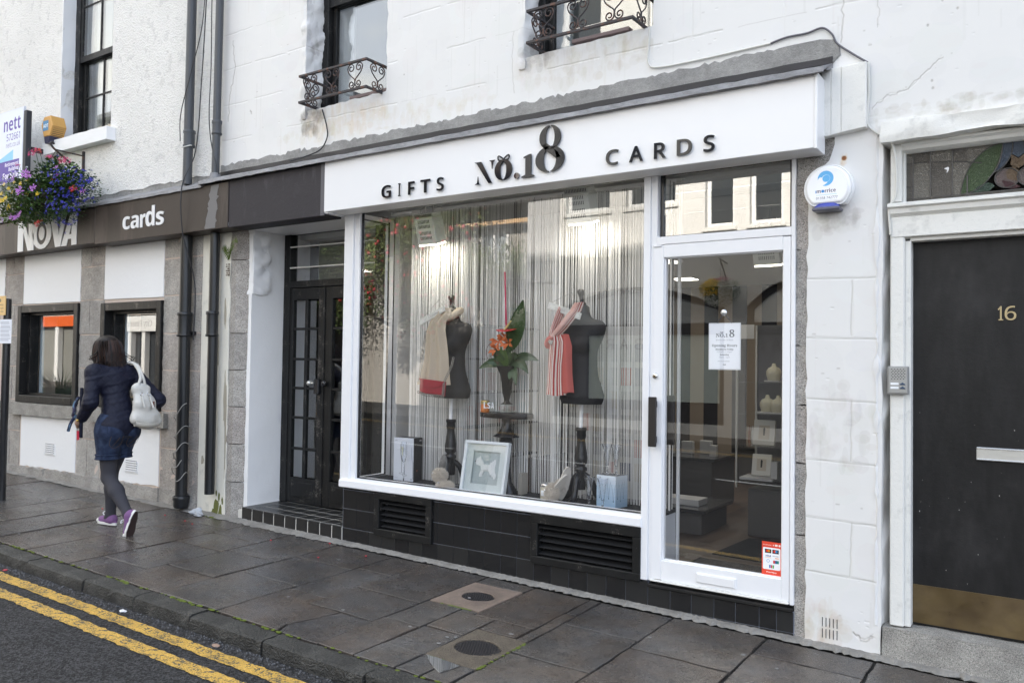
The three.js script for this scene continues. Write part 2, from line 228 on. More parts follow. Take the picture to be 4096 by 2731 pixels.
const M = {
  roughcast: std(rgb(0.86, 0.855, 0.84), 0.85, { map: rep(T.roughTint, 1.6), ...bumped(T.rough, 0.45, 0.0065) }),
  plaster: std(rgb(0.84, 0.84, 0.84), 0.7, { ...bumped(T.fine, 0.9, 0.003) }),
  cream: std(rgb(0.80, 0.775, 0.70), 0.75, { map: rep(T.paintTint, 0.8), ...bumped(T.fine, 0.6, 0.004) }),
  granite: [0, 1, 2, 3].map((k) => std(rgb(...[[0.97, 0.95, 0.93], [0.86, 0.85, 0.84], [1.0, 0.99, 0.97], [0.93, 0.89, 0.87]][k]), 0.85, { map: rep(T.granite, 0.42), ...bumped(T.graniteBump, 0.3, 0.006) })),
  graniteStep: std(rgb(0.74, 0.74, 0.72), 0.8, { map: rep(T.granite, 0.3), ...bumped(T.graniteBump, 0.3, 0.003) }),
  mortar: std(rgb(0.60, 0.50, 0.43), 0.95, bumped(T.fine, 0.2, 0.004)),
  cement: std(rgb(0.98, 0.98, 0.98), 0.95, { map: rep(T.concrete, 0.7), ...bumped(T.graniteBump, 0.35, 0.006) }),
  fillet: std(rgb(0.86, 0.83, 0.79), 0.95, { map: rep(T.concrete, 0.35), ...bumped(T.graniteBump, 0.2, 0.006) }),
  lead: std(rgb(0.75, 0.76, 0.82), 0.6, { map: rep(T.concrete, 0.6), ...bumped(T.fine, 0.25, 0.004) }),
  white: phys(rgb(0.83, 0.83, 0.84), 0.35, { ...bumped(T.fine, 1.3, 0.0006) }),
  signWhite: phys(rgb(0.835, 0.83, 0.83), 0.28),
  whiteOld: std(rgb(0.80, 0.795, 0.77), 0.55, { map: rep(T.paintTint, 0.5), ...bumped(T.fine, 0.4, 0.002) }),
  whiteStucco: std(rgb(0.82, 0.805, 0.77), 0.9, bumped(T.rough, 0.6, 0.012)),
  black: phys(rgb(0.8, 0.8, 0.8), 0.42, { specularIntensity: 0.55, map: rep(T.blackWear, 0.55), bumpMap: rep(heightTex(N5, T.grainH), 0.5), bumpScale: 0.0015 }),
  blackMatt: phys(rgb(0.018, 0.018, 0.019), 0.8, { specularIntensity: 0.35, ...bumped(T.fine, 0.2, 0.001) }),
  blackGloss: phys(rgb(0.02, 0.02, 0.022), 0.18, bumped(T.fine, 0.5, 0.0008)),
  blackTile: phys(rgb(0.013, 0.013, 0.014), 0.22, bumped(T.fine, 0.35, 0.0006)),
  blackTileWorn: phys(rgb(0.017, 0.017, 0.0175), 0.34, { ...bumped(T.fine, 0.2, 0.001) }),
  grout: std(rgb(0.24, 0.26, 0.31), 0.9), groutPale: std(rgb(0.62, 0.60, 0.55), 0.9, bumped(T.fine, 0.2, 0.003)),
  letter: phys(rgb(0.012, 0.013, 0.017), 0.07, { specularIntensity: 0.75 }),
  fasciaBrown: phys(rgb(0.085, 0.068, 0.058), 0.45, { specularIntensity: 0.5, map: rep(T.scuff, 2.2), ...bumped(T.fine, 1, 0.0015) }),
  fasciaDark: phys(rgb(0.055, 0.050, 0.058), 0.62, { specularIntensity: 0.6, map: rep(T.scuff, 1.1) , ...bumped(T.fine, 0.4, 0.002) }),
  slab: [[1, 1, 1], [0.86, 0.85, 0.86], [1.12, 1.07, 1.02], [0.95, 0.97, 1.0], [1.02, 0.94, 0.88]].map((c) => std(rgb(...[0.585, 0.59, 0.585].map((q, i) => q * c[i])), 1, { map: rep(T.slabTint, 0.9), roughnessMap: rep(T.slabRough, 1.5), ...bumped(T.slabBump, 0.45, 0.0032) })),
  manSlab: std(rgb(0.62, 0.48, 0.40), 0.9, { map: rep(T.concrete, 0.4), ...bumped(T.slabBump, 0.15, 0.004) }),
  pebble: std(rgb(0.40, 0.345, 0.275), 0.9, { map: rep(T.granite, 0.16), ...bumped(T.asphaltBump, 0.35, 0.012) }),
  joint: std(rgb(0.022, 0.021, 0.018), 1),
  kerb: std(rgb(0.5, 0.5, 0.5), 0.6, { map: rep(T.kerb, 0.35), ...bumped(T.asphaltBump, 0.5, 0.009) }),
  asphalt: phys(rgb(0.66, 0.65, 0.65), 0.8, { specularIntensity: 0.6, map: rep(T.asphalt, 0.7), ...bumped(T.asphaltBump, 0.55, 0.012) }),
  iron: std(rgb(0.028, 0.026, 0.028), 0.5, { metalness: 0.3, ...bumped(T.fine, 0.1, 0.002) }),
  wrought: std(rgb(1, 1, 1), 0.6, { map: rep(T.rust, 0.25), ...bumped(T.fine, 0.06, 0.001) }),
  pipe: phys(rgb(0.012, 0.013, 0.015), 0.3, bumped(T.fine, 0.3, 0.001)),
  pipeGrey: phys(rgb(0.055, 0.06, 0.068), 0.4, bumped(T.fine, 0.3, 0.001)),
  cable: std(rgb(0.03, 0.03, 0.033), 0.6), cableWhite: std(rgb(0.66, 0.65, 0.6), 0.6), cableGrey: std(rgb(0.30, 0.29, 0.27), 0.7),
  doorBlack: phys(rgb(0.75, 0.74, 0.76), 0.45, { specularIntensity: 0.55, map: rep(T.doorDirt, 1.3), ...bumped(T.fine, 0.5, 0.001) }),
  brass: std(rgb(0.66, 0.62, 0.58), 1, { map: rep(T.brass, 0.6), roughnessMap: rep(T.brassRough, 0.5), metalness: 0.75 }),
  chrome: std(rgb(0.75, 0.75, 0.75), 0.22, { metalness: 1 }), alu: std(rgb(0.62, 0.62, 0.6), 0.35, { metalness: 0.9, ...bumped(T.fine, 0.3, 0.0006) }),
  glass: phys(rgb(1, 1, 1), 0, { transmission: 1, ior: 2.3, thickness: 0 }),
  glassDim: phys(rgb(0.9, 0.92, 0.92), 0, { transmission: 1, ior: 2.333, thickness: 0 }),
  glassStill: phys(rgb(0.98, 1, 0.99), 0.0, { transmission: 1, ior: 1.5, thickness: 0 }),
  mirrorGlass: phys(rgb(0.02, 0.025, 0.03), 0.03, { ior: 2.0 }),
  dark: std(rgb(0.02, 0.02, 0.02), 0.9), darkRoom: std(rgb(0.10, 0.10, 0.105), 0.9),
  gloss: phys(rgb(0.9, 0.9, 0.9), 0.2), paper: std(rgb(0.83, 0.85, 0.88), 0.8),
  leaf: [[0.06, 0.125, 0.025], [0.09, 0.17, 0.035], [0.04, 0.09, 0.025], [0.13, 0.18, 0.035]].map((c) => phys(rgb(...c), 0.55, { side: THREE.DoubleSide })),
  moss: std(rgb(0.09, 0.12, 0.012), 1), 
};
const flat2 = (m) => { m.side = THREE.DoubleSide; return m; };
// the painted stone front over the shop, drawn once at its own size: joints of the stones, stains, cracks
const WX0 = -6.7, WX1 = 0.9, WY0 = 0, WY1 = 5.7;
function wallDraw(g, w, h, bump) {
  const r = rngOf(5), X = (x) => ((x - WX0) / (WX1 - WX0)) * w, Y = (y) => h - ((y - WY0) / (WY1 - WY0)) * h;
  g.fillStyle = bump ? '#c0c0c0' : '#f1f0ee'; g.fillRect(0, 0, w, h);
  for (let i = 0; i < 2600; i++) { const x = r() * w, y = r() * h, s = 4 + r() * 60, v = r() < 0.5; g.fillStyle = bump ? `rgba(${v ? '230,230,230' : '130,130,130'},0.05)` : `rgba(${v ? '252,252,252' : '196,190,182'},${0.01 + r() * 0.03})`; g.beginPath(); g.ellipse(x, y, s * 0.6, s * 0.6 * (0.3 + r()), 0, 0, 7); g.fill(); }
  const crack = (pts, wd, col, jit = 4) => { g.strokeStyle = col; g.lineWidth = wd; g.beginPath(); pts.forEach((p, i) => { const n = i ? 7 : 1, q = pts[Math.max(0, i - 1)]; for (let k = 1; k <= n; k++) { const t = k / n, x = X(lerp(q[0], p[0], t)) + (r() - 0.5) * jit, y = Y(lerp(q[1], p[1], t)) + (r() - 0.5) * jit; i || k > 1 ? g.lineTo(x, y) : g.moveTo(x, y); } }); g.stroke(); };
  // courses
  for (const y of [3.62, 3.95, 4.29, 4.62, 4.95, 5.28]) for (let x = -6.6; x < 0.9; x += 0.45) if (r() < 0.72) crack([[x, y], [x + 0.35 + r() * 0.1, y + (r() - 0.5) * 0.008]], bump ? 3 : 1 + r(), bump ? 'rgba(90,90,90,.75)' : `rgba(165,158,150,${0.04 + r() * 0.26})`, 2);
  for (let i = 0; i < 26; i++) { const y = [3.62, 3.95, 4.29, 4.62, 4.95][i % 5], x = -6.4 + r() * 7; crack([[x, y], [x, y + 0.33]], bump ? 3 : 1.2, bump ? 'rgba(100,100,100,.6)' : `rgba(175,170,163,${0.04 + r() * 0.16})`, 2); }
  // the pier right of the shop
  for (const y of [0.43, 0.73, 1.055, 1.395, 1.74, 2.075]) crack([[-1.24, y + 0.004], [-0.87, y - 0.006]], bump ? 3.5 : 1.6, bump ? 'rgba(100,100,100,.5)' : 'rgba(170,165,158,.45)', 1.5);
  for (const [a, b] of [[0.43, 0.73], [1.06, 1.4], [1.75, 2.06]]) crack([[-1.0, a], [-0.995, b]], bump ? 4 : 1.6, bump ? 'rgba(110,110,110,.7)' : 'rgba(165,160,150,.35)', 2);
  // rain streaks and dirt
  for (let i = 0; i < 420; i++) { const x = X(-6.6 + r() * 7.4), y = Y(r() < 0.6 ? 3.4 + r() * 2.2 : r() * 2.6), l = 15 + r() * 110; if (bump) continue; g.fillStyle = `rgba(150,140,126,${r() * 0.07})`; g.fillRect(x, y, 1 + r() * 3, l); }
  for (let i = 0; i < 900; i++) { const x = r() * w, y = r() * h; g.fillStyle = bump ? 'rgba(60,60,60,.5)' : `rgba(130,122,112,${r() * 0.28})`; const s = 0.5 + r() * 2; g.fillRect(x, y, s * (1 + r() * 2), s); }
  if (!bump) {
    const stain = (x, y, rx, ry, col, n) => { for (let i = 0; i < n; i++) { const a = r() * 7, q = Math.sqrt(r()); g.fillStyle = col.replace('A', (r() * 0.09).toFixed(3)); g.beginPath(); g.ellipse(X(x + Math.cos(a) * q * rx), Y(y + Math.sin(a) * q * ry), (2 + r() * 10) * Math.min(1, rx * 9), (2 + r() * 16) * Math.min(1, ry * 9), 0, 0, 7); g.fill(); } };
    stain(-5.0, 3.58, 0.5, 0.13, 'rgba(215,190,150,A)', 260); stain(-2.75, 3.62, 0.55, 0.14, 'rgba(190,175,150,A)', 230); stain(-4.6, 3.5, 1.2, 0.09, 'rgba(205,190,160,A)', 240);
    stain(-5.38, 3.62, 0.14, 0.12, 'rgba(60,48,38,A)', 130); stain(-3.1, 3.76, 0.13, 0.12, 'rgba(70,60,50,A)', 90); stain(-5.42, 4.25, 0.05, 0.5, 'rgba(70,62,55,A)', 40);
    stain(-1.15, 0.12, 0.14, 0.14, 'rgba(190,165,135,A)', 110); stain(-1.05, 1.25, 0.18, 0.25, 'rgba(170,162,152,A)', 90); stain(-1.1, 2.4, 0.15, 0.08, 'rgba(120,112,102,A)', 60); stain(-0.55, 2.95, 0.5, 0.05, 'rgba(150,140,120,A)', 160);
    g.fillStyle = 'rgba(110,52,20,.9)'; g.beginPath(); g.arc(X(-1.04), Y(2.745), 3.4, 0, 7); g.fill(); stain(-1.04, 2.735, 0.02, 0.03, 'rgba(214,150,70,A)', 60);
  }
  const cc = bump ? 'rgba(90,90,90,.7)' : 'rgba(150,143,136,.42)';
  crack([[-1.06, 3.40], [-1.05, 3.62], [-1.055, 3.8], [-1.04, 4.05], [-1.05, 4.4], [-1.0, 4.9]], 1.6, cc, 5); crack([[-0.9, 3.0], [-0.82, 3.06], [-0.72, 3.07], [-0.62, 3.16], [-0.55, 3.22]], 1.3, cc, 4);
  crack([[-0.87, 3.45], [-0.86, 3.6], [-0.84, 3.75]], 1, cc, 4); crack([[-0.98, 0.13], [-0.93, 0.10], [-0.88, 0.13]], 2.4, cc, 5); crack([[-3.28, 3.5], [-3.3, 3.7], [-3.29, 3.95]], 1, cc, 3);
  crack([[-6.47, 4.55], [-6.44, 4.3], [-6.5, 4.05], [-6.52, 3.8]], 3, cc, 7); crack([[-6.2, 3.85], [-6.18, 3.82]], 3, cc, 4);
  for (const [x, y] of [[-0.62, 3.4], [-0.55, 3.52], [-0.48, 3.46], [-0.6, 3.1], [-0.595, 3.06], [-0.42, 3.72], [-0.41, 3.7], [-4.33, 3.83]]) { g.fillStyle = cc; g.beginPath(); g.ellipse(X(x), Y(y), 1.6, 2.2, 0, 0, 7); g.fill(); }
}
const planar = (g) => { const p = g.attributes.position, uv = new Float32Array(p.count * 2); for (let i = 0; i < p.count; i++) { const z = p.getZ(i); uv[2 * i] = (p.getX(i) - z * 0.7 - WX0) / (WX1 - WX0); uv[2 * i + 1] = (p.getY(i) - WY0) / (WY1 - WY0); } g.setAttribute('uv', new THREE.BufferAttribute(uv, 2)); g.userData.uv = true; return g; };
{
  const c = canvasTex(2048, 1536, (g, w, h) => wallDraw(g, w, h, false)), b = canvasTex(2048, 1536, (g, w, h) => wallDraw(g, w, h, true)); b.colorSpace = THREE.NoColorSpace;
  for (const t of [c, b]) t.wrapS = t.wrapT = THREE.MirroredRepeatWrapping;
  M.frontWall = std(rgb(0.865, 0.86, 0.85), 0.72, { map: c, bumpMap: b, bumpScale: 0.007 });
}
const font = await new FontLoader().loadAsync('fonts/droid/droid_sans_bold.typeface.json'), fontThin = await new FontLoader().loadAsync('fonts/droid/droid_sans_regular.typeface.json'), fontSerif = await new FontLoader().loadAsync('fonts/droid/droid_serif_bold.typeface.json');
// one glyph fitted into x0..x1, y0..y1
function glyph(ch, f, x0, x1, y0, y1, z0, z1, bev = 0) {
  const sh = f.generateShapes(ch, 1), g = new THREE.ExtrudeGeometry(sh, { depth: 1, bevelEnabled: bev > 0, bevelSize: bev, bevelThickness: 0.002, bevelSegments: 1, curveSegments: 8 }); g.computeBoundingBox(); const b = g.boundingBox;
  g.translate(-b.min.x, -b.min.y, 0); g.scale((x1 - x0) / (b.max.x - b.min.x), (y1 - y0) / (b.max.y - b.min.y), z1 - z0); g.translate(x0, y0, z0); g.computeVertexNormals(); return flat(g);
}
// ---------------------------------------------------------------- the ground
const gy = (x, z) => 0.008 - 0.0183 * x - 0.02 * z;            // the pavement falls to the right and to the kerb
const ry = (x, z) => gy(x, 1.8) - 0.085 - 0.012 * Math.min(0, 0) + (z < 6 ? (z - 1.8) * 0.018 : (6 - 1.8) * 0.018 - (z - 6) * 0.018);
{
  // the road, cambered, and the open ground beyond it as one sheet
  const xs = [-400, -120, -60, -40, -30, -22, -16, -12, -8, -4, 0, 4, 8, 16, 40, 120, 400], zs = [-300, -60, -12, -9.2, 1.6, 1.8, 3, 4.5, 6, 7.5, 9, 10.3, 13, 40, 300], o = [];
  const H = (x, z) => { const xc = clamp(x, -45, 30); return z < 1.7 ? gy(xc, 1.6) - 0.13 : z > 10.25 ? ry(xc, 10.3) : ry(xc, z); };
  for (let i = 0; i < xs.length - 1; i++) for (let j = 0; j < zs.length - 1; j++) { const P = (a, b) => [xs[a], H(xs[a], zs[b]), zs[b]]; o.push(...quadT(P(i, j), P(i, j + 1), P(i + 1, j + 1), P(i + 1, j))); }
  const road = part(scene, 'road', tris(o), M.asphalt, { kind: 'structure' });
  // double yellow lines, near and far, worn at their edges
  const yel = std(rgb(1, 1, 1), 0.6, { map: dataTex(256, (x, y) => { const i = y * N5 + x, d = T.asphaltH[(y * 2) * N5 + x * 2], w = nB[i] * 0.6 + d * 0.55 > 0.76 ? 1 : 0, v = 0.95 + (nA[i] - 0.5) * 0.16; return w ? [0.36, 0.33, 0.27] : [0.86 * v, 0.69 * v, 0.32 * v]; }), ...bumped(T.asphaltBump, 0.55, 0.009) });
  yel.map.repeat.set(1 / 0.5, 1 / 0.5);
  const r = rngOf(9);
  for (const [z, w] of [[1.965, 0.098], [2.155, 0.098], [9.45, 0.1], [9.65, 0.1]]) {
    const q = []; let pa = null; for (let x = -34; x <= 3; x += z < 5 ? 0.035 : 0.5) { const a = [x, 0, z - w / 2 + (r() - 0.5) * 0.014], b = [x, 0, z + w / 2 + (r() - 0.5) * 0.014]; a[1] = ry(x, a[2]) + 0.004; b[1] = ry(x, b[2]) + 0.004; if (pa) q.push(...quadT(pa[0], pa[1], b, a)); pa = [a, b]; }
    part(road, 'yellow_line', tris(q), yel);
  }
  const q = []; for (let x = -34; x < 3; x += 3) q.push(...quadT([x, ry(x, 5.95) + 0.004, 5.95], [x, ry(x, 6.05) + 0.004, 6.05], [x + 1.4, ry(x + 1.4, 6.05) + 0.004, 6.05], [x + 1.4, ry(x + 1.4, 5.95) + 0.004, 5.95]));
  part(road, 'centre_line', tris(q), std(rgb(0.6, 0.6, 0.58), 0.7));
}
{
  // flagged pavement on a bed of dirt; every flag is its own stone
  const pv = structure('pavement');
  part(pv, 'bedding', polySlab([[-40, -0.6], [6, -0.6], [6, 1.7], [-40, 1.7]], (x, z) => gy(x, z) - 0.016, 0.1, 0.001), M.joint);
  const r = rngOf(21); let k = 0;
  const flag = (pts, mat) => {
    const g = 0.0062, cx = pts.reduce((s, p) => s + p[0], 0) / pts.length, cz = pts.reduce((s, p) => s + p[1], 0) / pts.length, up = (r() - 0.5) * 0.006, tx = (r() - 0.5) * 0.011, tz = (r() - 0.5) * 0.009;
    const P = pts.map(([x, z]) => [x + (x < cx ? g : -g) * (0.6 + r()), z + (z < cz ? g : -g) * (0.6 + r())]);
    const far = cx < -12; part(pv, 'paving_slab', polySlab(far ? P : worn(P, 0.1, 0.005, r), (x, z) => gy(x, z) + up + (x - cx) * tx + (z - cz) * tz, 0.05, 0.0022), mat ?? M.slab[(k++ * 7 + (r() * 3 | 0)) % 5]);
  };
  const R = (x0, x1, z0, z1) => [[x0, z0], [x1, z0], [x1, z1], [x0, z1]];
  const zA = 0.07, zB = 1.655;
  const course = (x0, x1, ...zs) => { const b = [zA, ...zs, zB]; for (let i = 0; i < b.length - 1; i++) flag(R(x0, x1, b[i], b[i + 1])); };
  course(0.42, 1.05, 0.8); course(-0.22, 0.42, 0.42, 1.2); course(-0.86, -0.22, 0.75); course(-1.43, -0.86, 0.35, 1.1); course(-2.0, -1.43, 0.68, 1.32);
  for (const q of [R(-2.49, -2.0, zA, 0.56), R(-2.49, -2.0, 0.56, 1.12), R(-2.49, -2.0, 1.12, zB), R(-2.995, -2.57, zA, 0.76), R(-2.57, -2.49, zA, 0.4), R(-2.57, -2.49, 0.4, 0.94), R(-3.395, -2.995, zA, 0.215), R(-3.12, -2.835, 0.76, 1.08), R(-3.12, -2.835, 1.08, 1.42), R(-2.835, -2.57, 0.76, 0.945), R(-2.835, -2.66, 1.425, zB), R(-3.12, -2.835, 1.42, zB), R(-3.395, -3.12, 0.71, 1.12), R(-3.395, -3.12, 1.12, zB), R(-4.28, -3.95, zA, 0.46), R(-3.95, -3.395, zA, 0.80), R(-4.28, -3.95, 0.46, 1.08), R(-3.95, -3.395, 0.80, 1.22), [[-3.95, 1.08], [-3.95, 1.22], [-3.66, 1.22], [-3.76, 1.56], [-3.72, zB], [-4.28, zB], [-4.28, 1.08]], [[-3.66, 1.22], [-3.395, 1.22], [-3.395, zB], [-3.72, zB], [-3.76, 1.56]]]) flag(q);
  flag(R(-3.12, -2.995, 0.71, 0.76)); flag(R(-2.66, -2.49, 1.425, zB));
  course(-4.87, -4.28, 0.52, 1.02); flag([[-4.28, 1.24], [-4.28, 1.36], [-4.49, zB], [-4.87, zB], [-4.85, 1.25]]);
  course(-5.42, -4.87, 0.72, 1.24); flag(R(-6.0, -5.42, zA, 0.44)); flag(R(-6.0, -5.42, 0.44, 0.78)); flag(R(-6.0, -5.42, 0.78, 1.39)); flag(R(-6.0, -5.42, 1.39, zB));
  course(-6.62, -6.0, 0.30, 1.02); course(-7.2, -6.62, 0.62, 1.02); flag([[-7.75, zA], [-7.2, zA], [-7.2, 1.0], [-7.42, 0.72], [-7.75, 0.72]]); flag([[-7.75, 0.72], [-7.42, 0.72], [-7.2, 1.0], [-7.2, zB], [-7.75, zB]]);
  course(-8.3, -7.75, 0.41, 1.3); course(-8.9, -8.3, 0.8); course(-9.53, -8.9, 0.5, 1.2); course(-10.1, -9.53, 0.55); course(-10.7, -10.1, 0.9); course(-11.3, -10.7, 0.4, 1.1); course(-12, -11.3, 0.9);
  for (let x = -12; x > -18; x -= 0.62) course(x - 0.62, x, 0.5 + r() * 0.7);
  // cement fillet laid unevenly along the foot of the front
  const f = []; let p0 = null; for (let x = -6.25; x <= 1.0; x += 0.022) { const z = 0.062 + (r() - 0.5) * 0.012 + (nB[(Math.floor((x + 9) * 60) * 61) % (N5 * N5)] - 0.5) * 0.07 + 0.035 * sstep(-4.4, -5.6, x), a = [x, gy(x, 0) + 0.022 + r() * 0.006, -0.03], m = [x, gy(x, z * 0.5) + 0.011 + r() * 0.006, z * 0.55], b = [x, gy(x, z) + 0.002, z]; if (p0) f.push(...quadT(p0[0], p0[1], m, a), ...quadT(p0[1], p0[2], b, m)); p0 = [a, m, b]; }
  part(pv, 'cement_fillet', tris(f), M.fillet);
  const f2 = []; p0 = null; for (let x = -14; x <= -6.2; x += 0.08) { const z = 0.09 + (r() - 0.5) * 0.04, a = [x, gy(x, 0) + 0.02 + r() * 0.01, -0.03], b = [x, gy(x, z) + 0.002, z]; if (p0) f2.push(...quadT(p0[0], p0[1], b, a)); p0 = [a, b]; }
  part(pv, 'cement_fillet', tris(f2), M.fillet);
  // kerb stones, dressed rough
  const kb = structure('kerb'), js = [1.0, 0.3, -0.42, -1.1, -1.72, -2.3, -2.9, -3.67, -4.33, -4.92, -5.52, -6.3, -6.95, -7.7, -8.4, -9.1, -9.8, -10.5, -11.2, -12, -12.8, -13.6, -14.4, -15.3, -16.2];
  for (let i = 0; i < js.length - 1; i++) {
    const x1 = js[i] - 0.007, x0 = js[i + 1] + 0.007, g = rough(cubeGrid(x0, x1, -0.2, 0.0, 1.668, 1.802 + (r() - 0.5) * 0.012, 16, 5, 5), 0.009, 24, 60 + i, 0.7), p = g.attributes.position, d = (r() - 0.5) * 0.008;
    for (let v = 0; v < p.count; v++) { let y = p.getY(v), z = p.getZ(v); if (y > -0.02 && z > 1.785) { y -= 0.008; z -= 0.006; } p.setXYZ(v, p.getX(v), y + gy(p.getX(v), z) + d - 0.002, z); } g.computeVertexNormals();
    part(kb, 'kerb_stone', toCreasedNormals(g, 0.6), M.kerb);
  }
  part(kb, 'kerb_run', polySlab([[-40, 1.67], [-16.2, 1.67], [-16.2, 1.8], [-40, 1.8]], gy, 0.2, 0.01), M.kerb);
  // moss in the joints by the kerb and round the covers
  const ms = []; const dab = (x, z, s) => { const y = gy(x, z); ms.push(ball(x, y - 0.001, z, s, 6, 1.2 + r(), 0.45, 0.8 + r() * 0.6)); };
  for (let i = 0; i < 330; i++) { const x = -2.3 - r() * 6.5; if (nB[(Math.floor((x + 20) * 19) * 37) % (N5 * N5)] > 0.47) dab(x, 1.66 + (r() - 0.5) * 0.02, 0.004 + r() * 0.008); }
  for (let i = 0; i < 46; i++) dab(-2.486 + (r() - 0.5) * 0.008, 0.97 + r() * 0.45, 0.003 + r() * 0.006);
  for (let i = 0; i < 50; i++) { dab(-3.3 + r() * 0.25, 0.712, 0.003 + r() * 0.006); dab(-2.8 + r() * 0.1, 1.424, 0.003 + r() * 0.005); }
  for (let i = 0; i < 120; i++) dab(-6.82 + r() * 0.4, 0.03 + r() * 0.06, 0.005 + r() * 0.012);
  const mo = part(scene, 'moss', ms, M.moss, { kind: 'stuff', label: 'green moss growing in pavement joints along kerb and wall foot', category: 'moss' });
}
// ---------------------------------------------------------------- the two buildings of this side
const ragged = (x0, y0, x1, y1, step, amt, r) => { const n = Math.max(1, Math.round(Math.hypot(x1 - x0, y1 - y0) / step)), o = []; for (let i = 0; i <= n; i++) o.push([lerp(x0, x1, i / n) + (i && i < n ? (r() - 0.5) * amt : 0), lerp(y0, y1, i / n) + (i && i < n ? (r() - 0.5) * amt : 0)]); return o; };
function roofBlock(t, x0, x1, ye, yr, zb, mat, roofMat) { // gable mass behind the front: back, ends, floor, two slopes
  part(t, 'rear_wall', box(x0, x1, -0.2, ye, zb, zb + 0.3, 0), mat);
  for (const [a, b] of [[x0, x0 + 0.3], [x1 - 0.3, x1]]) { const g = ext([[zb + 0.3, -0.2], [-0.36, -0.2], [-0.36, ye], [zb / 2, yr - 0.1], [zb + 0.3, ye]], 0, b - a); g.rotateY(-Math.PI / 2); g.translate(b, 0, 0); part(t, 'gable', g, mat); }
  const s = (yr - ye) / (-zb / 2);
  for (const d of [1, -1]) { const zm = zb / 2, ze = d > 0 ? 0.3 : zb - 0.3, y2 = yr - Math.abs(ze - zm) * s; const g = ext([[zm, yr], [ze, y2], [ze, y2 + 0.14], [zm, yr + 0.14]], x0 - 0.05, x1 + 0.05); g.applyMatrix4(new THREE.Matrix4().makeBasis(V(0, 0, 1), V(0, 1, 0), V(1, 0, 0))); part(t, 'roof_slope', g, roofMat); }
}
M.slate = std(rgb(0.10, 0.105, 0.115), 0.7, bumped(T.graniteBump, 0.8, 0.01));
function sash(parent, x0, x1, yb, yt, z, meet, cols, rowsLo, rowsUp, glassMat = M.glassDim) { // black sliding sash
  const w = part(parent, 'sash_window', [box(x0, x0 + 0.1, yb, yt, z - 0.06, z + 0.03), box(x1 - 0.1, x1, yb, yt, z - 0.06, z + 0.03), box(x0 + 0.1, x1 - 0.1, yt - 0.1, yt, z - 0.06, z + 0.03), box(x0 + 0.1, x1 - 0.1, yb, yb + 0.05, z - 0.07, z + 0.055)], M.black);
  const lf = (a, b, zz, cs, rs) => { const X0 = x0 + 0.1, X1 = x1 - 0.1, g = [box(X0, X0 + 0.045, a, b, zz - 0.04, zz), box(X1 - 0.045, X1, a, b, zz - 0.04, zz), box(X0 + 0.045, X1 - 0.045, a, a + 0.07, zz - 0.04, zz), box(X0 + 0.045, X1 - 0.045, b - 0.045, b, zz - 0.04, zz)];
    part(w, 'sash', g, M.black);
    for (let i = 1; i < cs; i++) part(w, 'glazing_bar', box(lerp(X0 + 0.045, X1 - 0.045, i / cs) - 0.011, lerp(X0 + 0.045, X1 - 0.045, i / cs) + 0.011, a + 0.07, b - 0.045, zz - 0.035, zz - 0.002), M.black);
    for (let i = 1; i < rs; i++) part(w, 'glazing_bar', box(X0 + 0.045, X1 - 0.045, lerp(a + 0.07, b - 0.045, i / rs) - 0.009, lerp(a + 0.07, b - 0.045, i / rs) + 0.009, zz - 0.033, zz - 0.004), M.black);
    for (let i = 0; i < cs; i++) for (let j = 0; j < rs; j++) { const u = lerp(X0 + 0.045, X1 - 0.045, i / cs) + 0.012, v = lerp(a + 0.07, b - 0.045, j / rs) + 0.01; part(w, 'pane', [-0.012, -0.026].map((dz) => flatPrint((X1 - X0 - 0.09) / cs - 0.024, (b - a - 0.115) / rs - 0.02, [u + ((X1 - X0 - 0.09) / cs - 0.024) / 2, v + ((b - a - 0.115) / rs - 0.02) / 2, zz + dz])), glassMat); } };
  lf(yb + 0.05, meet + 0.02, z - 0.025, cols, rowsLo); lf(meet - 0.02, yt - 0.1, z + 0.02, cols, rowsUp); return w;
}
const roomBox = (t, x0, x1, y0, y1, zb, zf = -0.4, mat = M.darkRoom) => part(t, 'room_lining', [box(x0, x1, y0, y1, zb - 0.05, zb, 0), box(x0 - 0.05, x0, y0, y1, zb, zf, 0), box(x1, x1 + 0.05, y0, y1, zb, zf, 0), box(x0, x1, y0 - 0.05, y0, zb, zf, 0), box(x0, x1, y1, y1 + 0.05, zb, zf, 0)], mat);
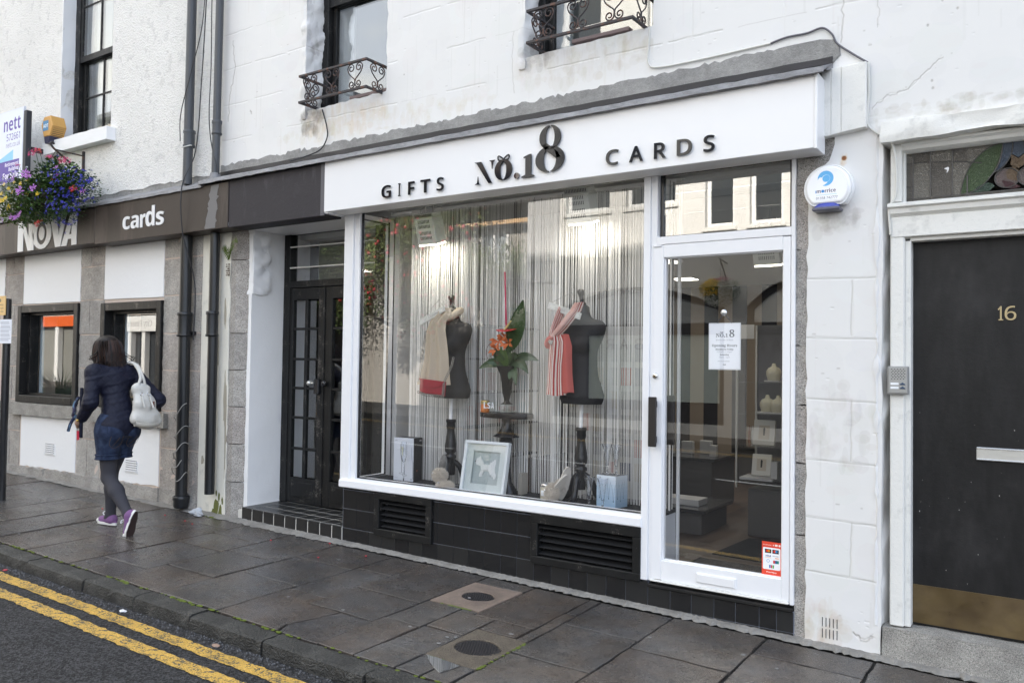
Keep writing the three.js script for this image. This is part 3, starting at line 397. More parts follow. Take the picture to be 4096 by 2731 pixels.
// the roughcast building on the left
{
  const r = rngOf(31), t = thing('roughcast_building', 'white roughcast building over the brown fascia, with granite and white panels below', 'building', [-10, 0, 0]);
  const low = ragged(-6.62, 3.33, -14, 3.30, 0.09, 0.03, r);
  part(t, 'upper_wall', ext([[-14, 8.7], ...low.slice().reverse(), [-6.62, 8.7]], -0.36, 0, 0, [rect(-9.58, -8.53, 4.03, 6.35), rect(-12.4, -11.3, 4.03, 6.35)]), M.roughcast);
  part(t, 'cement_band', ext([[-14, 3.16], [-6.62, 3.16], ...ragged(-6.62, 3.36, -14, 3.36, 0.09, 0.02, r)], -0.3, -0.006), M.cement);
  // dressed margins and sills of the upper windows
  for (const [a, b, nm] of [[-9.58, -8.53, 1], [-12.4, -11.3, 0]]) {
    part(t, 'window_sill', rough(cubeGrid(a - 0.2, b + 0.1, 3.885, 4.028, -0.3, 0.1, 24, 4, 6), 0.008, 9, 33 + nm), M.plaster);
    part(t, 'window_margin', rough(cubeGrid(a - 0.012, a + 0.004, 4.03, 6.35, -0.34, 0.006, 1, 30, 6), 0.014, 9, 35 + nm), M.plaster);
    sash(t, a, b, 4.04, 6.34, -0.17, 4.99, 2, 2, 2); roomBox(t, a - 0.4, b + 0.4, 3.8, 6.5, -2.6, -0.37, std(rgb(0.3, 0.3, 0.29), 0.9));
    for (let i = 0; i < 2; i++) { const n = 14, pf = [], x0 = i ? b - 0.42 : a + 0.12, x1 = i ? b - 0.06 : a + 0.44; for (let k = 0; k <= n; k++) pf.push([lerp(x0, x1, k / n), -0.33 - (k % 2) * 0.045]); const o = []; for (let k = 0; k < n; k++) o.push(...quadT([pf[k][0], 4.05, pf[k][1]], [pf[k + 1][0], 4.05, pf[k + 1][1]], [pf[k + 1][0], 6.3, pf[k + 1][1]], [pf[k][0], 6.3, pf[k][1]])); part(t, 'curtain', tris(o), std(rgb(0.62, 0.61, 0.55), 0.9, { side: THREE.DoubleSide })); }
  }
  // backing of the shop storey, with openings for two windows
  part(t, 'shop_wall', ext(rect(-14, -6.85, -0.3, 3.16), -0.42, -0.006, 0, [rect(-10.36, -9.06, 1.05, 2.15), rect(-8.56, -7.49, 1.07, 2.14), rect(-12.2, -10.98, 1.05, 2.15)]), M.mortar);
  // granite stones
  const ys = [0.27, 0.69, 1.06, 1.455, 1.82, 2.195, 2.56, 2.80];
  const stone = (x0, x1, y0, y1, z = 0) => part(t, 'granite_stone', rough(cubeGrid(x0 + 0.006, x1 - 0.006, y0 + 0.0065, y1 - 0.0065, -0.09, z + (r() - 0.5) * 0.007, 8, 8, 2), 0.011, 21, (r() * 1e5) | 0, 0.75), M.granite[(r() * 4) | 0]);
  for (const [a, b, seam, ph] of [[-10.79, -10.32, -10.56, 0], [-9.045, -8.56, -8.81, 0], [-7.475, -6.855, -7.17, 1]]) for (let i = 0; i < ys.length - 1; i++) { if ((i + ph) % 2 === 0) { const s = seam + (r() - 0.5) * 0.06; stone(a, s, ys[i], ys[i + 1]); stone(s, b, ys[i], ys[i + 1]); } else stone(a, b, ys[i], ys[i + 1]); }
  // rough plinth
  for (let x = -14; x < -6.86;) { const w = Math.min(0.75 + r() * 0.5, -6.855 - x); part(t, 'plinth_stone', rough(cubeGrid(x + 0.004, x + w - 0.004, -0.1, 0.285 - (x < -9 ? -0.01 : 0) + (r() - 0.5) * 0.02, -0.09, 0.03 + (r() - 0.5) * 0.01, 18, 8, 3), 0.03, 14, (r() * 1e5) | 0, 0.8), M.granite[1]); x += w; }
  // smooth white panels over and under the windows
  for (const [a, b] of [[-12.2, -10.79], [-10.318, -9.048], [-8.557, -7.478]]) {
    part(t, 'white_panel', ext([...ragged(a, 2.19, b, 2.185, 0.2, 0.006, r), ...ragged(b, 2.82, a, 2.82, 0.2, 0.004, r)], -0.06, 0.004, 0.003), M.plaster);
    part(t, 'white_panel', ext([...ragged(a + 0.03, 0.29, b - 0.01, 0.30, 0.06, 0.016, r), ...ragged(b - 0.01, 0.88, a + 0.03, 0.878, 0.2, 0.004, r)], -0.06, 0.003, 0.003), M.plaster);
    part(t, 'granite_sill', rough(cubeGrid(a - 0.17, b + (b < -8 ? 0.0 : 0.13), 0.888, 1.03, -0.2, 0.055, 26, 5, 5), 0.008, 15, (r() * 1e5) | 0, 0.8), M.graniteStep);
    const c = a < -9 && a > -11 ? -9.595 : -7.955; if (a > -11) { const vp = part(t, 'wall_vent', box(c - 0.115, c + 0.115, 0.395 + (c < -9 ? 0.06 : 0), 0.515 + (c < -9 ? 0.06 : 0), 0, 0.008, 0.002), M.plaster); for (let k = 0; k < 5; k++) { const y = 0.41 + (c < -9 ? 0.06 : 0) + k * 0.0225; part(vp, 'louvre', (() => { const g = box(c - 0.1, c + 0.1, y, y + 0.0165, -0.006, 0.006, 0.002); g.rotateX(0.0); return g; })().translate(0, 0, 0.011), M.white); part(vp, 'slot', box(c - 0.1, c + 0.1, y + 0.0165, y + 0.0225, 0.0085, 0.0095, 0), M.dark); } }
  }
  // shop windows in weathered black frames
  for (const [a, b, y0, y1] of [[-10.395, -9.04, 1.033, 2.172], [-8.582, -7.472, 1.045, 2.152], [-12.25, -10.945, 1.033, 2.172]]) {
    const m = 0.085, w = part(t, 'shop_window', [box(a, a + m, y0, y1, -0.12, 0.03, 0.006), box(b - m, b, y0, y1, -0.12, 0.03, 0.006), box(a + m, b - m, y1 - m, y1, -0.12, 0.028, 0.006), box(a + m, b - m, y0, y0 + m, -0.12, 0.034, 0.006)], M.black);
    part(w, 'inner_frame', [box(a + m, a + m + 0.05, y0 + m, y1 - m, -0.16, -0.06), box(b - m - 0.03, b - m, y0 + m, y1 - m, -0.16, -0.06), box(a + m + 0.05, b - m - 0.03, y1 - m - 0.03, y1 - m, -0.16, -0.06), box(a + m + 0.05, b - m - 0.03, y0 + m, y0 + m + 0.025, -0.16, -0.06)], M.black);
    part(w, 'pane', flatPrint(b - a - 2 * m - 0.08, y1 - y0 - 2 * m - 0.055, [(a + b) / 2 + 0.01, (y0 + y1) / 2, -0.1]), M.glassDim);
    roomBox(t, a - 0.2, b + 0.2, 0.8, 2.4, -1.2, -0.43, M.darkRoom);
    part(w, 'blind_edge', box(a + m + 0.06, a + m + 0.13, y0 + m, y1 - m, -0.19, -0.17, 0.004), std(rgb(0.45, 0.52, 0.58), 0.7));
  }
  roofBlock(t, -14, -6.64, 8.6, 11.4, -9, M.roughcast, M.slate);
}
// the painted stone building over the shop
{
  const r = rngOf(41), t = thing('painted_stone_building', 'white painted stone building above the shop sign, with two sash windows', 'building', [-2.5, 0, 0]);
  const edge = [[-1.09, 2.83], [-1.105, 2.78], [-1.12, 2.74], [-1.165, 2.70], [-1.2, 2.685], [-1.222, 2.64], [-1.238, 2.6], ...ragged(-1.236, 2.55, -1.24, 0.06, 0.07, 0.014, r), [-1.25, 0.0], [-1.245, -0.15]];
  const out = [[-6.615, 8.7], [-6.615, 3.2], [-1.09, 3.2], ...edge, [-0.845, -0.15], ...ragged(-0.845, 0.0, -0.84, 2.84, 0.12, 0.008, r), [0.62, 2.84], [0.62, -0.15], [4, -0.15], [4, 8.7]];
  const jag = (a, b, c, d, amt) => ragged(a, b, c, d, 0.05, amt, r);
  const w2 = [...jag(-5.47, 3.72, -4.52, 3.735, 0.012), ...jag(-4.515, 3.75, -4.515, 6, 0.018), [-5.47, 6]], w3 = [...jag(-3.2, 3.735, -2.21, 3.75, 0.008), ...jag(-2.205, 3.76, -2.205, 6, 0.008), [-3.2, 6]];
  part(t, 'front_wall', planar(ext(out, -0.36, 0, 0, [w2, w3])), M.frontWall);
  // battered window margins where the paint has come off
  for (const [x, a, sd] of [[-5.47, 0.10, 1], [-3.2, 0.06, 2]]) { part(t, 'window_margin', planar(rough(cubeGrid(x - 0.03, x + 0.015, 3.66, 6, -0.3, 0.012, 2, 70, 9), a * 0.55, 13, 50 + sd, 0.9)), M.frontWall); }
  // bare cement band over the lead flashing
  const top = [[-1.1, 3.29], [-1.06, 3.33], [-1.065, 3.385], [-1.1, 3.425], [-1.17, 3.44], [-1.33, 3.44], ...ragged(-1.4, 3.437, -2.7, 3.42, 0.03, 0.022, r), ...ragged(-2.75, 3.42, -5.2, 3.395, 0.03, 0.03, r), ...ragged(-5.25, 3.39, -6.6, 3.395, 0.035, 0.035, r)];
  part(t, 'cement_band', ext([[-6.615, 3.19], [-1.12, 3.19], ...top], -0.02, 0.011, 0.004), M.cement);
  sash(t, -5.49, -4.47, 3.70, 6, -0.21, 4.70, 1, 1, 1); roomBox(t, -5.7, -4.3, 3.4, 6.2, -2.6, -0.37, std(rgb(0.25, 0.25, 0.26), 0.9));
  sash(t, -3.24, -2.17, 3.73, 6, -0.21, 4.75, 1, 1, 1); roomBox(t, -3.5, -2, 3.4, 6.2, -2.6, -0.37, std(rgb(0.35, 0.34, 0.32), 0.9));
  for (const [x0, x1] of [[-5.38, -5.2], [-3.12, -2.98]]) { const o = []; for (let k = 0; k < 8; k++) { const a = lerp(x0, x1, k / 8), b = lerp(x0, x1, (k + 1) / 8), z = (i) => -0.31 - (i % 2) * 0.04; o.push(...quadT([a, 3.8, z(k)], [b, 3.8, z(k + 1)], [b, 5.95, z(k + 1)], [a, 5.95, z(k)])); } part(t, 'curtain', tris(o), std(rgb(0.6, 0.6, 0.6), 0.9, { side: THREE.DoubleSide })); }
  for (const [x0, x1, y] of [[-5.02, -4.58, 3.775], [-2.86, -2.42, 3.80]]) part(t, 'sill_strip', box(x0, x1, y, y + 0.026, -0.15, -0.085), std(rgb(0.16, 0.115, 0.11), 0.6));
  // bare granite quoins between shop and pier, and the rough patch under the sign's end
  const qy = [-0.12, 0.62, 1.03, 1.36, 1.7, 2.25, 2.62, 3.2];
  for (let i = 0; i < qy.length - 1; i++) part(t, 'granite_stone', rough(cubeGrid(-1.302, i > 4 ? -1.06 : -1.215, qy[i] + 0.003, qy[i + 1] - 0.003, -0.2, -0.012, 5, 14, 3), 0.012, 30, 70 + i, 0.8), M.granite[[0, 1, 3, 0, 1, 3, 1][i]]);
  // granite quoins left of the recess, chamfered, and the plastered strip beside them
  const hy = [-0.1, 0.45, 0.795, 1.138, 1.474, 1.811, 2.49, 2.8];
  for (let i = 0; i < hy.length - 1; i++) part(t, 'quoin_stone', prismY([[-6.432, -0.004], [-6.35, 0], [-6.246, -0.07], [-6.246, -0.2], [-6.432, -0.2]], hy[i] + 0.003, hy[i + 1] - 0.003, 0.004), M.granite[(i * 3 + 1) % 4]);
  const strip = ext([...ragged(-6.85, 0.0, -6.44, 0.0, 0.1, 0.01, r), ...ragged(-6.436, 0.3, -6.436, 2.82, 0.09, 0.02, r), [-6.852, 2.82]], -0.05, 0.002, 0.003); part(t, 'plaster_strip', strip, M.cream);
  part(t, 'strip_backing', [box(-6.9, -6.38, -0.2, 3.2, -0.45, -0.035, 0), box(-6.38, -6.26, -0.2, 3.2, -0.45, -0.12, 0)], M.mortar);
  for (const [x, y, w, h, m] of [[-6.60, 1.62, 0.03, 0.22, 1], [-6.70, 1.55, 0.045, 0.09, 1], [-6.47, 1.2, 0.02, 0.3, 1], [-6.49, 2.0, 0.018, 0.16, 1], [-6.45, 0.95, 0.016, 0.5, 1], [-6.56, 0.2, 0.05, 0.1, 0], [-6.5, 0.13, 0.04, 0.12, 0], [-6.6, 0.13, 0.05, 0.06, 0], [-6.52, 0.30, 0.018, 0.06, 0], [-6.47, 0.27, 0.014, 0.04, 0], [-6.56, 0.33, 0.012, 0.03, 0], [-6.78, 0.62, 0.03, 0.05, 1]]) { const n = 14, P = []; for (let i = 0; i < n; i++) { const a = (i / n) * 6.283, q = 0.6 + r() * 0.4; P.push([x + Math.cos(a) * w * q, y + Math.sin(a) * h * q]); } part(t, 'bare_patch', ext(P, -0.01, 0.0045), m ? std(rgb(0.42, 0.38, 0.30), 0.95, bumped(T.fine, 0.2, 0.004)) : std(rgb(0.15, 0.16, 0.045), 1, bumped(T.fine, 0.2, 0.004))); }
  roofBlock(t, -6.6, 4, 8.6, 11.5, -9, M.frontWall, M.slate);
}
// ---------------------------------------------------------------- fascias and sign
const lettersOn = (parent, word, f, boxes, y0, y1, z0, z1, mat) => [...word].forEach((c, i) => part(parent, 'letter', glyph(c, f, boxes[i][0], boxes[i][1], y0, y1, z0, z1, c === 'I' ? 0 : 0.022), mat));
{
  const r = rngOf(51), t = thing('brown_fascia', 'long dark brown fascia board of the neighbouring shop with white lettering', 'fascia board', [-9, 2.75, 0]);
  part(t, 'board', box(-14, -8.424, 2.765, 3.135, 0, 0.2, 0.004), M.fasciaBrown); part(t, 'board', box(-8.42, -6.222, 2.75, 3.165, 0, 0.2, 0.004), M.fasciaBrown);
  const W = std(rgb(0.78, 0.78, 0.78), 0.5), z0 = 0.2, z1 = 0.206;
  // tall tight white capitals
  const y0 = 2.775, y1 = 3.125, X = (u) => lerp(-10.06, -8.775, u), S = (pts, holes) => part(t, 'letter', ext(pts.map(([u, v]) => [X(u), lerp(y0, y1, v)]), z0, z1, 0, (holes || []).map((h) => h.map(([u, v]) => [X(u), lerp(y0, y1, v)]))), W);
  S([[0, 0], [0.10, 0], [0.10, 0.62], [0.185, 0], [0.29, 0], [0.29, 1], [0.195, 1], [0.195, 0.42], [0.115, 1], [0, 1]]);
  const el = (cx, cy, rx, ry, n = 28) => Array.from({ length: n }, (_, i) => [cx + Math.cos((i / n) * 6.2832) * rx, cy + Math.sin((i / n) * 6.2832) * ry]);
  S(el(0.425, 0.5, 0.165, 0.5), [el(0.425, 0.5, 0.085, 0.36).reverse()]); S(el(0.425, 0.5, 0.05, 0.22));
  S([[0.56, 1], [0.66, 1], [0.715, 0.35], [0.75, 1], [0.83, 1], [0.745, 0], [0.66, 0]]);
  S([[0.755, 0], [0.845, 0], [0.865, 0.2], [0.92, 0.2], [0.925, 0], [1, 0], [1, 1], [0.90, 1]], [[[0.885, 0.34], [0.92, 0.34], [0.92, 0.74]]]);
  [...'cards'].forEach((c, i) => part(t, 'letter', glyph(c, font, [-7.895, -7.752, -7.588, -7.495, -7.318][i], [-7.77, -7.612, -7.50, -7.345, -7.19][i], 2.858, c === 'd' ? 3.06 : 2.99, z0, z1), W));
  part(t, 'old_paint_patch', ext([...ragged(-6.55, 2.76, -6.47, 3.15, 0.03, 0.03, r), ...ragged(-6.36, 3.155, -6.4, 2.76, 0.03, 0.04, r)], 0.19, 0.2015), std(rgb(0.16, 0.155, 0.155), 0.6));
  const d = thing('dark_fascia', 'scuffed dark grey fascia board left of the white sign', 'fascia board', [-5.6, 2.75, 0]);
  part(d, 'board', box(-6.22, -4.992, 2.748, 3.175, 0, 0.193, 0.004), M.fasciaDark); part(d, 'edge_strip', box(-5.035, -4.992, 2.748, 3.175, 0.193, 0.197, 0.001), std(rgb(0.11, 0.105, 0.115), 0.7));
  const fl = thing('lead_flashing', 'weathered grey lead flashing running along the top of the fascias', 'flashing', [-7, 3.2, 0]);
  const yl = (x) => lerp(0, 0.03, clamp((x + 14) / 13));
  part(fl, 'flashing', sweepX([[-0.01, 3.285], [0.215, 3.178], [0.222, 3.15], [0.205, 3.155], [0.2, 3.165], [-0.01, 3.25]], -14, -6.6, 90, 0.006, 52, (x) => -0.005), M.lead);
  part(fl, 'flashing', sweepX([[-0.01, 3.295], [0.23, 3.205], [0.238, 3.172], [0.222, 3.172], [0.21, 3.19], [-0.01, 3.26]], -6.62, -1.1, 80, 0.006, 53), M.lead);
  part(fl, 'flashing_lip', sweepX([[0.0, 3.325], [0.016, 3.325], [0.02, 3.285], [0.0, 3.28]], -6.6, -1.1, 60, 0.004, 54), M.iron);
}
{
  const t = thing('shop_sign', 'white shop sign board with raised black letters GIFTS, NO.18 and CARDS', 'shop sign', [-3, 2.77, 0]);
  part(t, 'board', box(-4.99, -1.152, 2.774, 3.182, 0, 0.2, 0.003), M.signWhite); part(t, 'end_trim', box(-1.152, -1.135, 2.768, 3.19, 0.03, 0.206, 0.003), M.signWhite);
  part(t, 'screw', [[-4.9, 3.13], [-3.2, 3.14], [-1.5, 3.145]].map(([x, y]) => rod([x, y, 0.198], [x, y, 0.2022], 0.004, 0.004, 8)), M.white);
  const z0 = 0.209, z1 = 0.218;
  lettersOn(t, 'GIFTS', fontThin, [[-4.343, -4.25], [-4.173, -4.155], [-4.074, -4.016], [-3.955, -3.864], [-3.80, -3.738]], 2.815, 2.912, z0, z1, M.letter);
  lettersOn(t, 'CARDS', fontThin, [[-2.421, -2.333], [-2.26, -2.166], [-2.092, -2.015], [-1.944, -1.849], [-1.778, -1.71]], 2.828, 2.925, z0, z1, M.letter);
  const L = (pts, nm = 'letter', holes = []) => part(t, nm, ext(pts, z0, z1, 0, holes), M.letter);
  const arc = (cx, cy, rx, ry, a0, a1, n = 16) => Array.from({ length: n + 1 }, (_, i) => { const a = lerp(a0, a1, i / n) * Math.PI / 180; return [cx + Math.cos(a) * rx, cy + Math.sin(a) * ry]; });
  // cut-through capitals N O . 1 8
  const N = [[-3.459, -3.283, 2.82, 2.977]][0], nx = (u) => lerp(N[0], N[1], u), ny = (v) => lerp(N[2], N[3], v);
  L([[nx(0), ny(1)], [nx(0.33), ny(1)], [nx(0.86), ny(0.0)], [nx(0.70), ny(0)], [nx(0.12), ny(0.93)]]);
  L([[nx(0.03), ny(0)], [nx(0.30), ny(0)], [nx(0.21), ny(0.07)], [nx(0.175), ny(0.36)], [nx(0.145), ny(0.07)]]); L([[nx(0.72), ny(1)], [nx(1), ny(1)], [nx(0.91), ny(0.92)], [nx(0.86), ny(0.62)], [nx(0.83), ny(0.92)]]);
  const cres = (cx, cy, ro, ry2, ri, ry3, side) => L(side < 0 ? [...arc(cx, cy, ro, ry2, 94, 266), ...arc(cx, cy, ri, ry3, 266, 94)] : [...arc(cx, cy, ro, ry2, -86, 86), ...arc(cx, cy, ri, ry3, 86, -86)]);
  cres(-3.212, 2.899, 0.072, 0.073, 0.026, 0.066, -1); cres(-3.212, 2.899, 0.072, 0.073, 0.026, 0.066, 1);
  for (const s of [-1, 1]) { part(t, 'bow', tube([[-3.212, 2.968, 0.2135], [-3.212 + s * 0.022, 2.99, 0.2135], [-3.212 + s * 0.045, 2.998, 0.2135], [-3.212 + s * 0.042, 2.972, 0.2135], [-3.212 + s * 0.02, 2.966, 0.2135]], 0.0055, 6, 24, true), M.letter); part(t, 'bow', rod([-3.212, 2.965, 0.2135], [-3.212 + s * 0.034, 2.925, 0.2135], 0.006, 0.006, 6), M.letter); }
  part(t, 'full_stop', rod([-3.101, 2.845, z0], [-3.101, 2.845, z1], 0.021, 0.021, 24), phys(rgb(0.03, 0.01, 0.012), 0.05, { clearcoat: 1 }));
  L([[-3.06, 2.824], [-2.96, 2.824], [-2.96, 2.834], [-2.984, 2.842], [-2.984, 2.979], [-3.0, 2.979], [-3.045, 2.965], [-3.045, 2.957], [-3.030, 2.957], [-3.030, 2.842], [-3.06, 2.834]]);
  cres(-2.838, 3.07, 0.083, 0.081, 0.034, 0.074, -1); cres(-2.838, 3.07, 0.083, 0.081, 0.036, 0.074, 1); cres(-2.838, 2.925, 0.112, 0.087, 0.048, 0.08, -1); cres(-2.838, 2.925, 0.112, 0.087, 0.05, 0.08, 1);
  L([[-2.90, 3.02], [-2.866, 3.035], [-2.775, 2.965], [-2.752, 2.93], [-2.79, 2.925], [-2.875, 2.99]]);
}
// ---------------------------------------------------------------- the shop front
{
  const r = rngOf(61), t = thing('shopfront', 'white framed shop front with large display window above black tiled base', 'shopfront', [-3.2, 0.2, 0]);
  const W = M.white;
  part(t, 'corner_post', [box(-4.955, -4.853, 0.56, 2.822, -0.075, 0.0), box(-4.853, -4.80, 0.56, 2.822, -0.075, -0.018)], W);
  part(t, 'head', [box(-4.955, -1.302, 2.803, 2.84, -0.09, 0.0), box(-4.80, -2.25, 2.795, 2.803, -0.06, -0.014)], W);
  part(t, 'window_sill', sweepX([[-0.11, 0.627], [-0.03, 0.623], [0.012, 0.615], [0.028, 0.604], [0.03, 0.556], [0.02, 0.548], [-0.11, 0.548]], -4.935, -2.246, 1, 0, 1), W);
  part(t, 'mullion', [box(-2.252, -2.205, 0.223, 2.803, -0.075, 0.012), box(-2.205, -2.162, 0.223, 2.803, -0.11, 0.0)], W);
  part(t, 'gasket', [box(-4.80, -4.787, 0.625, 2.796, -0.06, -0.04, 0.001), box(-4.787, -2.262, 2.786, 2.796, -0.06, -0.04, 0.001), box(-2.262, -2.253, 0.632, 2.786, -0.06, -0.04, 0.001), box(-4.787, -2.262, 0.626, 0.631, -0.06, -0.04, 0.001)], M.blackGloss);
  part(t, 'window_pane', flatPrint(2.53, 2.156, [-3.52, 1.709, -0.05]), M.glass);
  // glazed return beside the recess
  part(t, 'side_frame', [box(-4.90, -4.86, 0.56, 2.80, -0.50, -0.43), box(-4.89, -4.865, 0.56, 0.62, -0.43, -0.08), box(-4.885, -4.862, 2.75, 2.80, -0.43, -0.08)], W);
  part(t, 'side_gasket', [box(-4.858, -4.848, 0.61, 2.77, -0.432, -0.42, 0.001), box(-4.858, -4.85, 0.608, 0.618, -0.42, -0.08, 0.001), box(-4.858, -4.85, 2.745, 2.757, -0.42, -0.08, 0.001)], M.blackGloss);
  part(t, 'side_pane', flatPrint(0.35, 2.14, [-4.875, 1.685, -0.255], 0, Math.PI / 2), M.glassStill);
  // transom over the door with glass louvres
  part(t, 'transom_bar', box(-2.162, -1.325, 2.335, 2.385, -0.085, 0.006), W); part(t, 'door_jamb', box(-1.325, -1.302, 0.222, 2.803, -0.1, 0.008), W);
  part(t, 'louvre_frame', [box(-2.157, -2.135, 2.39, 2.80, -0.07, -0.035), box(-1.345, -1.325, 2.39, 2.80, -0.07, -0.035), box(-2.135, -1.345, 2.388, 2.395, -0.07, -0.035), box(-2.135, -1.345, 2.785, 2.80, -0.07, -0.035)], M.blackGloss);
  for (let k = 0; k < 3; k++) part(t, 'glass_louvre', box(-2.134, -1.346, 2.397 + k * 0.131, 2.397 + k * 0.131 + 0.136, -0.056 + (k % 2) * 0.007, -0.052 + (k % 2) * 0.007, 0.0005), M.glass);
  part(t, 'threshold', [box(-2.2, -1.303, 0.185, 0.207, -0.12, 0.02, 0.004), box(-2.16, -1.303, 0.207, 0.226, -0.12, -0.008, 0.003)], std(rgb(0.22, 0.17, 0.14), 0.7, { map: rep(T.blackWear, 0.4) }));
  // black tiles on their bedding
  part(t, 'tile_bedding', [ext(rect(-4.912, -2.206, -0.12, 0.545), -0.05, -0.006, 0, [rect(-4.53, -3.98, 0.225, 0.525), rect(-3.06, -2.265, 0.225, 0.528)]), box(-2.206, -1.302, -0.12, 0.183, -0.12, -0.006, 0), box(-4.916, -4.908, 0.05, 0.54, -0.44, -0.006, 0)], M.grout);
  const rows = [-0.08, 0.064, 0.218, 0.375, 0.529, 0.547], cols = [-4.911, -4.758, -4.617, -4.478, -4.338, -4.198, -4.058, -3.914, -3.764, -3.623, -3.484, -3.341, -3.202, -3.06, -2.92, -2.78, -2.64, -2.5, -2.36, -2.205, -2.054, -1.916, -1.773, -1.641, -1.5, -1.4, -1.303];
  for (let i = 0; i < cols.length - 1; i++) for (let j = 0; j < rows.length - 1; j++) {
    let x0 = cols[i], x1 = cols[i + 1], y0 = rows[j], y1 = rows[j + 1]; const g1 = [-4.549, -3.962, 0.207], g2 = [-3.077, -2.206, 0.207];
    for (const [a, b, yb] of [g1, g2]) { if (y0 > yb - 0.02 && x0 < b && x1 > a) { if (x0 < a && a - x0 > 0.03) x1 = a; else if (x1 > b && x1 - b > 0.03) x0 = b; else x0 = x1; } }
    if (x1 - x0 < 0.02 || (x0 > -2.21 && y0 > 0.1)) continue; if (x0 > -2.21 && y1 > 0.1) y1 = 0.182;
    part(t, 'tile', box(x0 + 0.0018, x1 - 0.0018, y0 + 0.0018, y1 - 0.0018, -0.008, -0.0008 + r() * 0.0012, 0.0012), j < 2 && r() < 0.5 ? M.blackTileWorn : M.blackTile);
  }
  for (let i = 0; i < 3; i++) for (let j = 0; j < 3; j++) part(t, 'tile', box(-4.9165, -4.913, [0.064, 0.218, 0.375][j] + 0.0014, [0.218, 0.375, 0.529][j] - 0.0014, -0.14 * i - 0.145, -0.14 * i - 0.01, 0.0008), M.blackTile);
  // two louvred wooden vents
  for (const [x0, x1, y0, y1, i0, i1, j0, j1] of [[-4.549, -3.962, 0.207, 0.542, -4.497, -4.02, 0.262, 0.492], [-3.077, -2.249, 0.207, 0.545, -3.02, -2.305, 0.258, 0.482]]) {
    const v = part(t, 'louvre_vent', [box(x0, x1, j1, y1, -0.06, 0.022, 0.004), box(x0, x1, y0, j0, -0.06, 0.022, 0.004), box(x0, i0, j0, j1, -0.06, 0.0215, 0.004), box(i1, x1, j0, j1, -0.06, 0.0215, 0.004)], M.black);
    part(v, 'vent_back', box(i0, i1, j0, j1, -0.1, -0.085, 0), M.dark);
    const n = 5; for (let k = 0; k < n; k++) { const y = lerp(j0, j1, (k + 0.5) / n); const g = box(i0, i1, -0.0045, 0.0045, -0.034, 0.034, 0.002); g.rotateX(0.3); g.translate(0, y, -0.036); part(v, 'louvre', g, M.blackMatt); }
  }
}
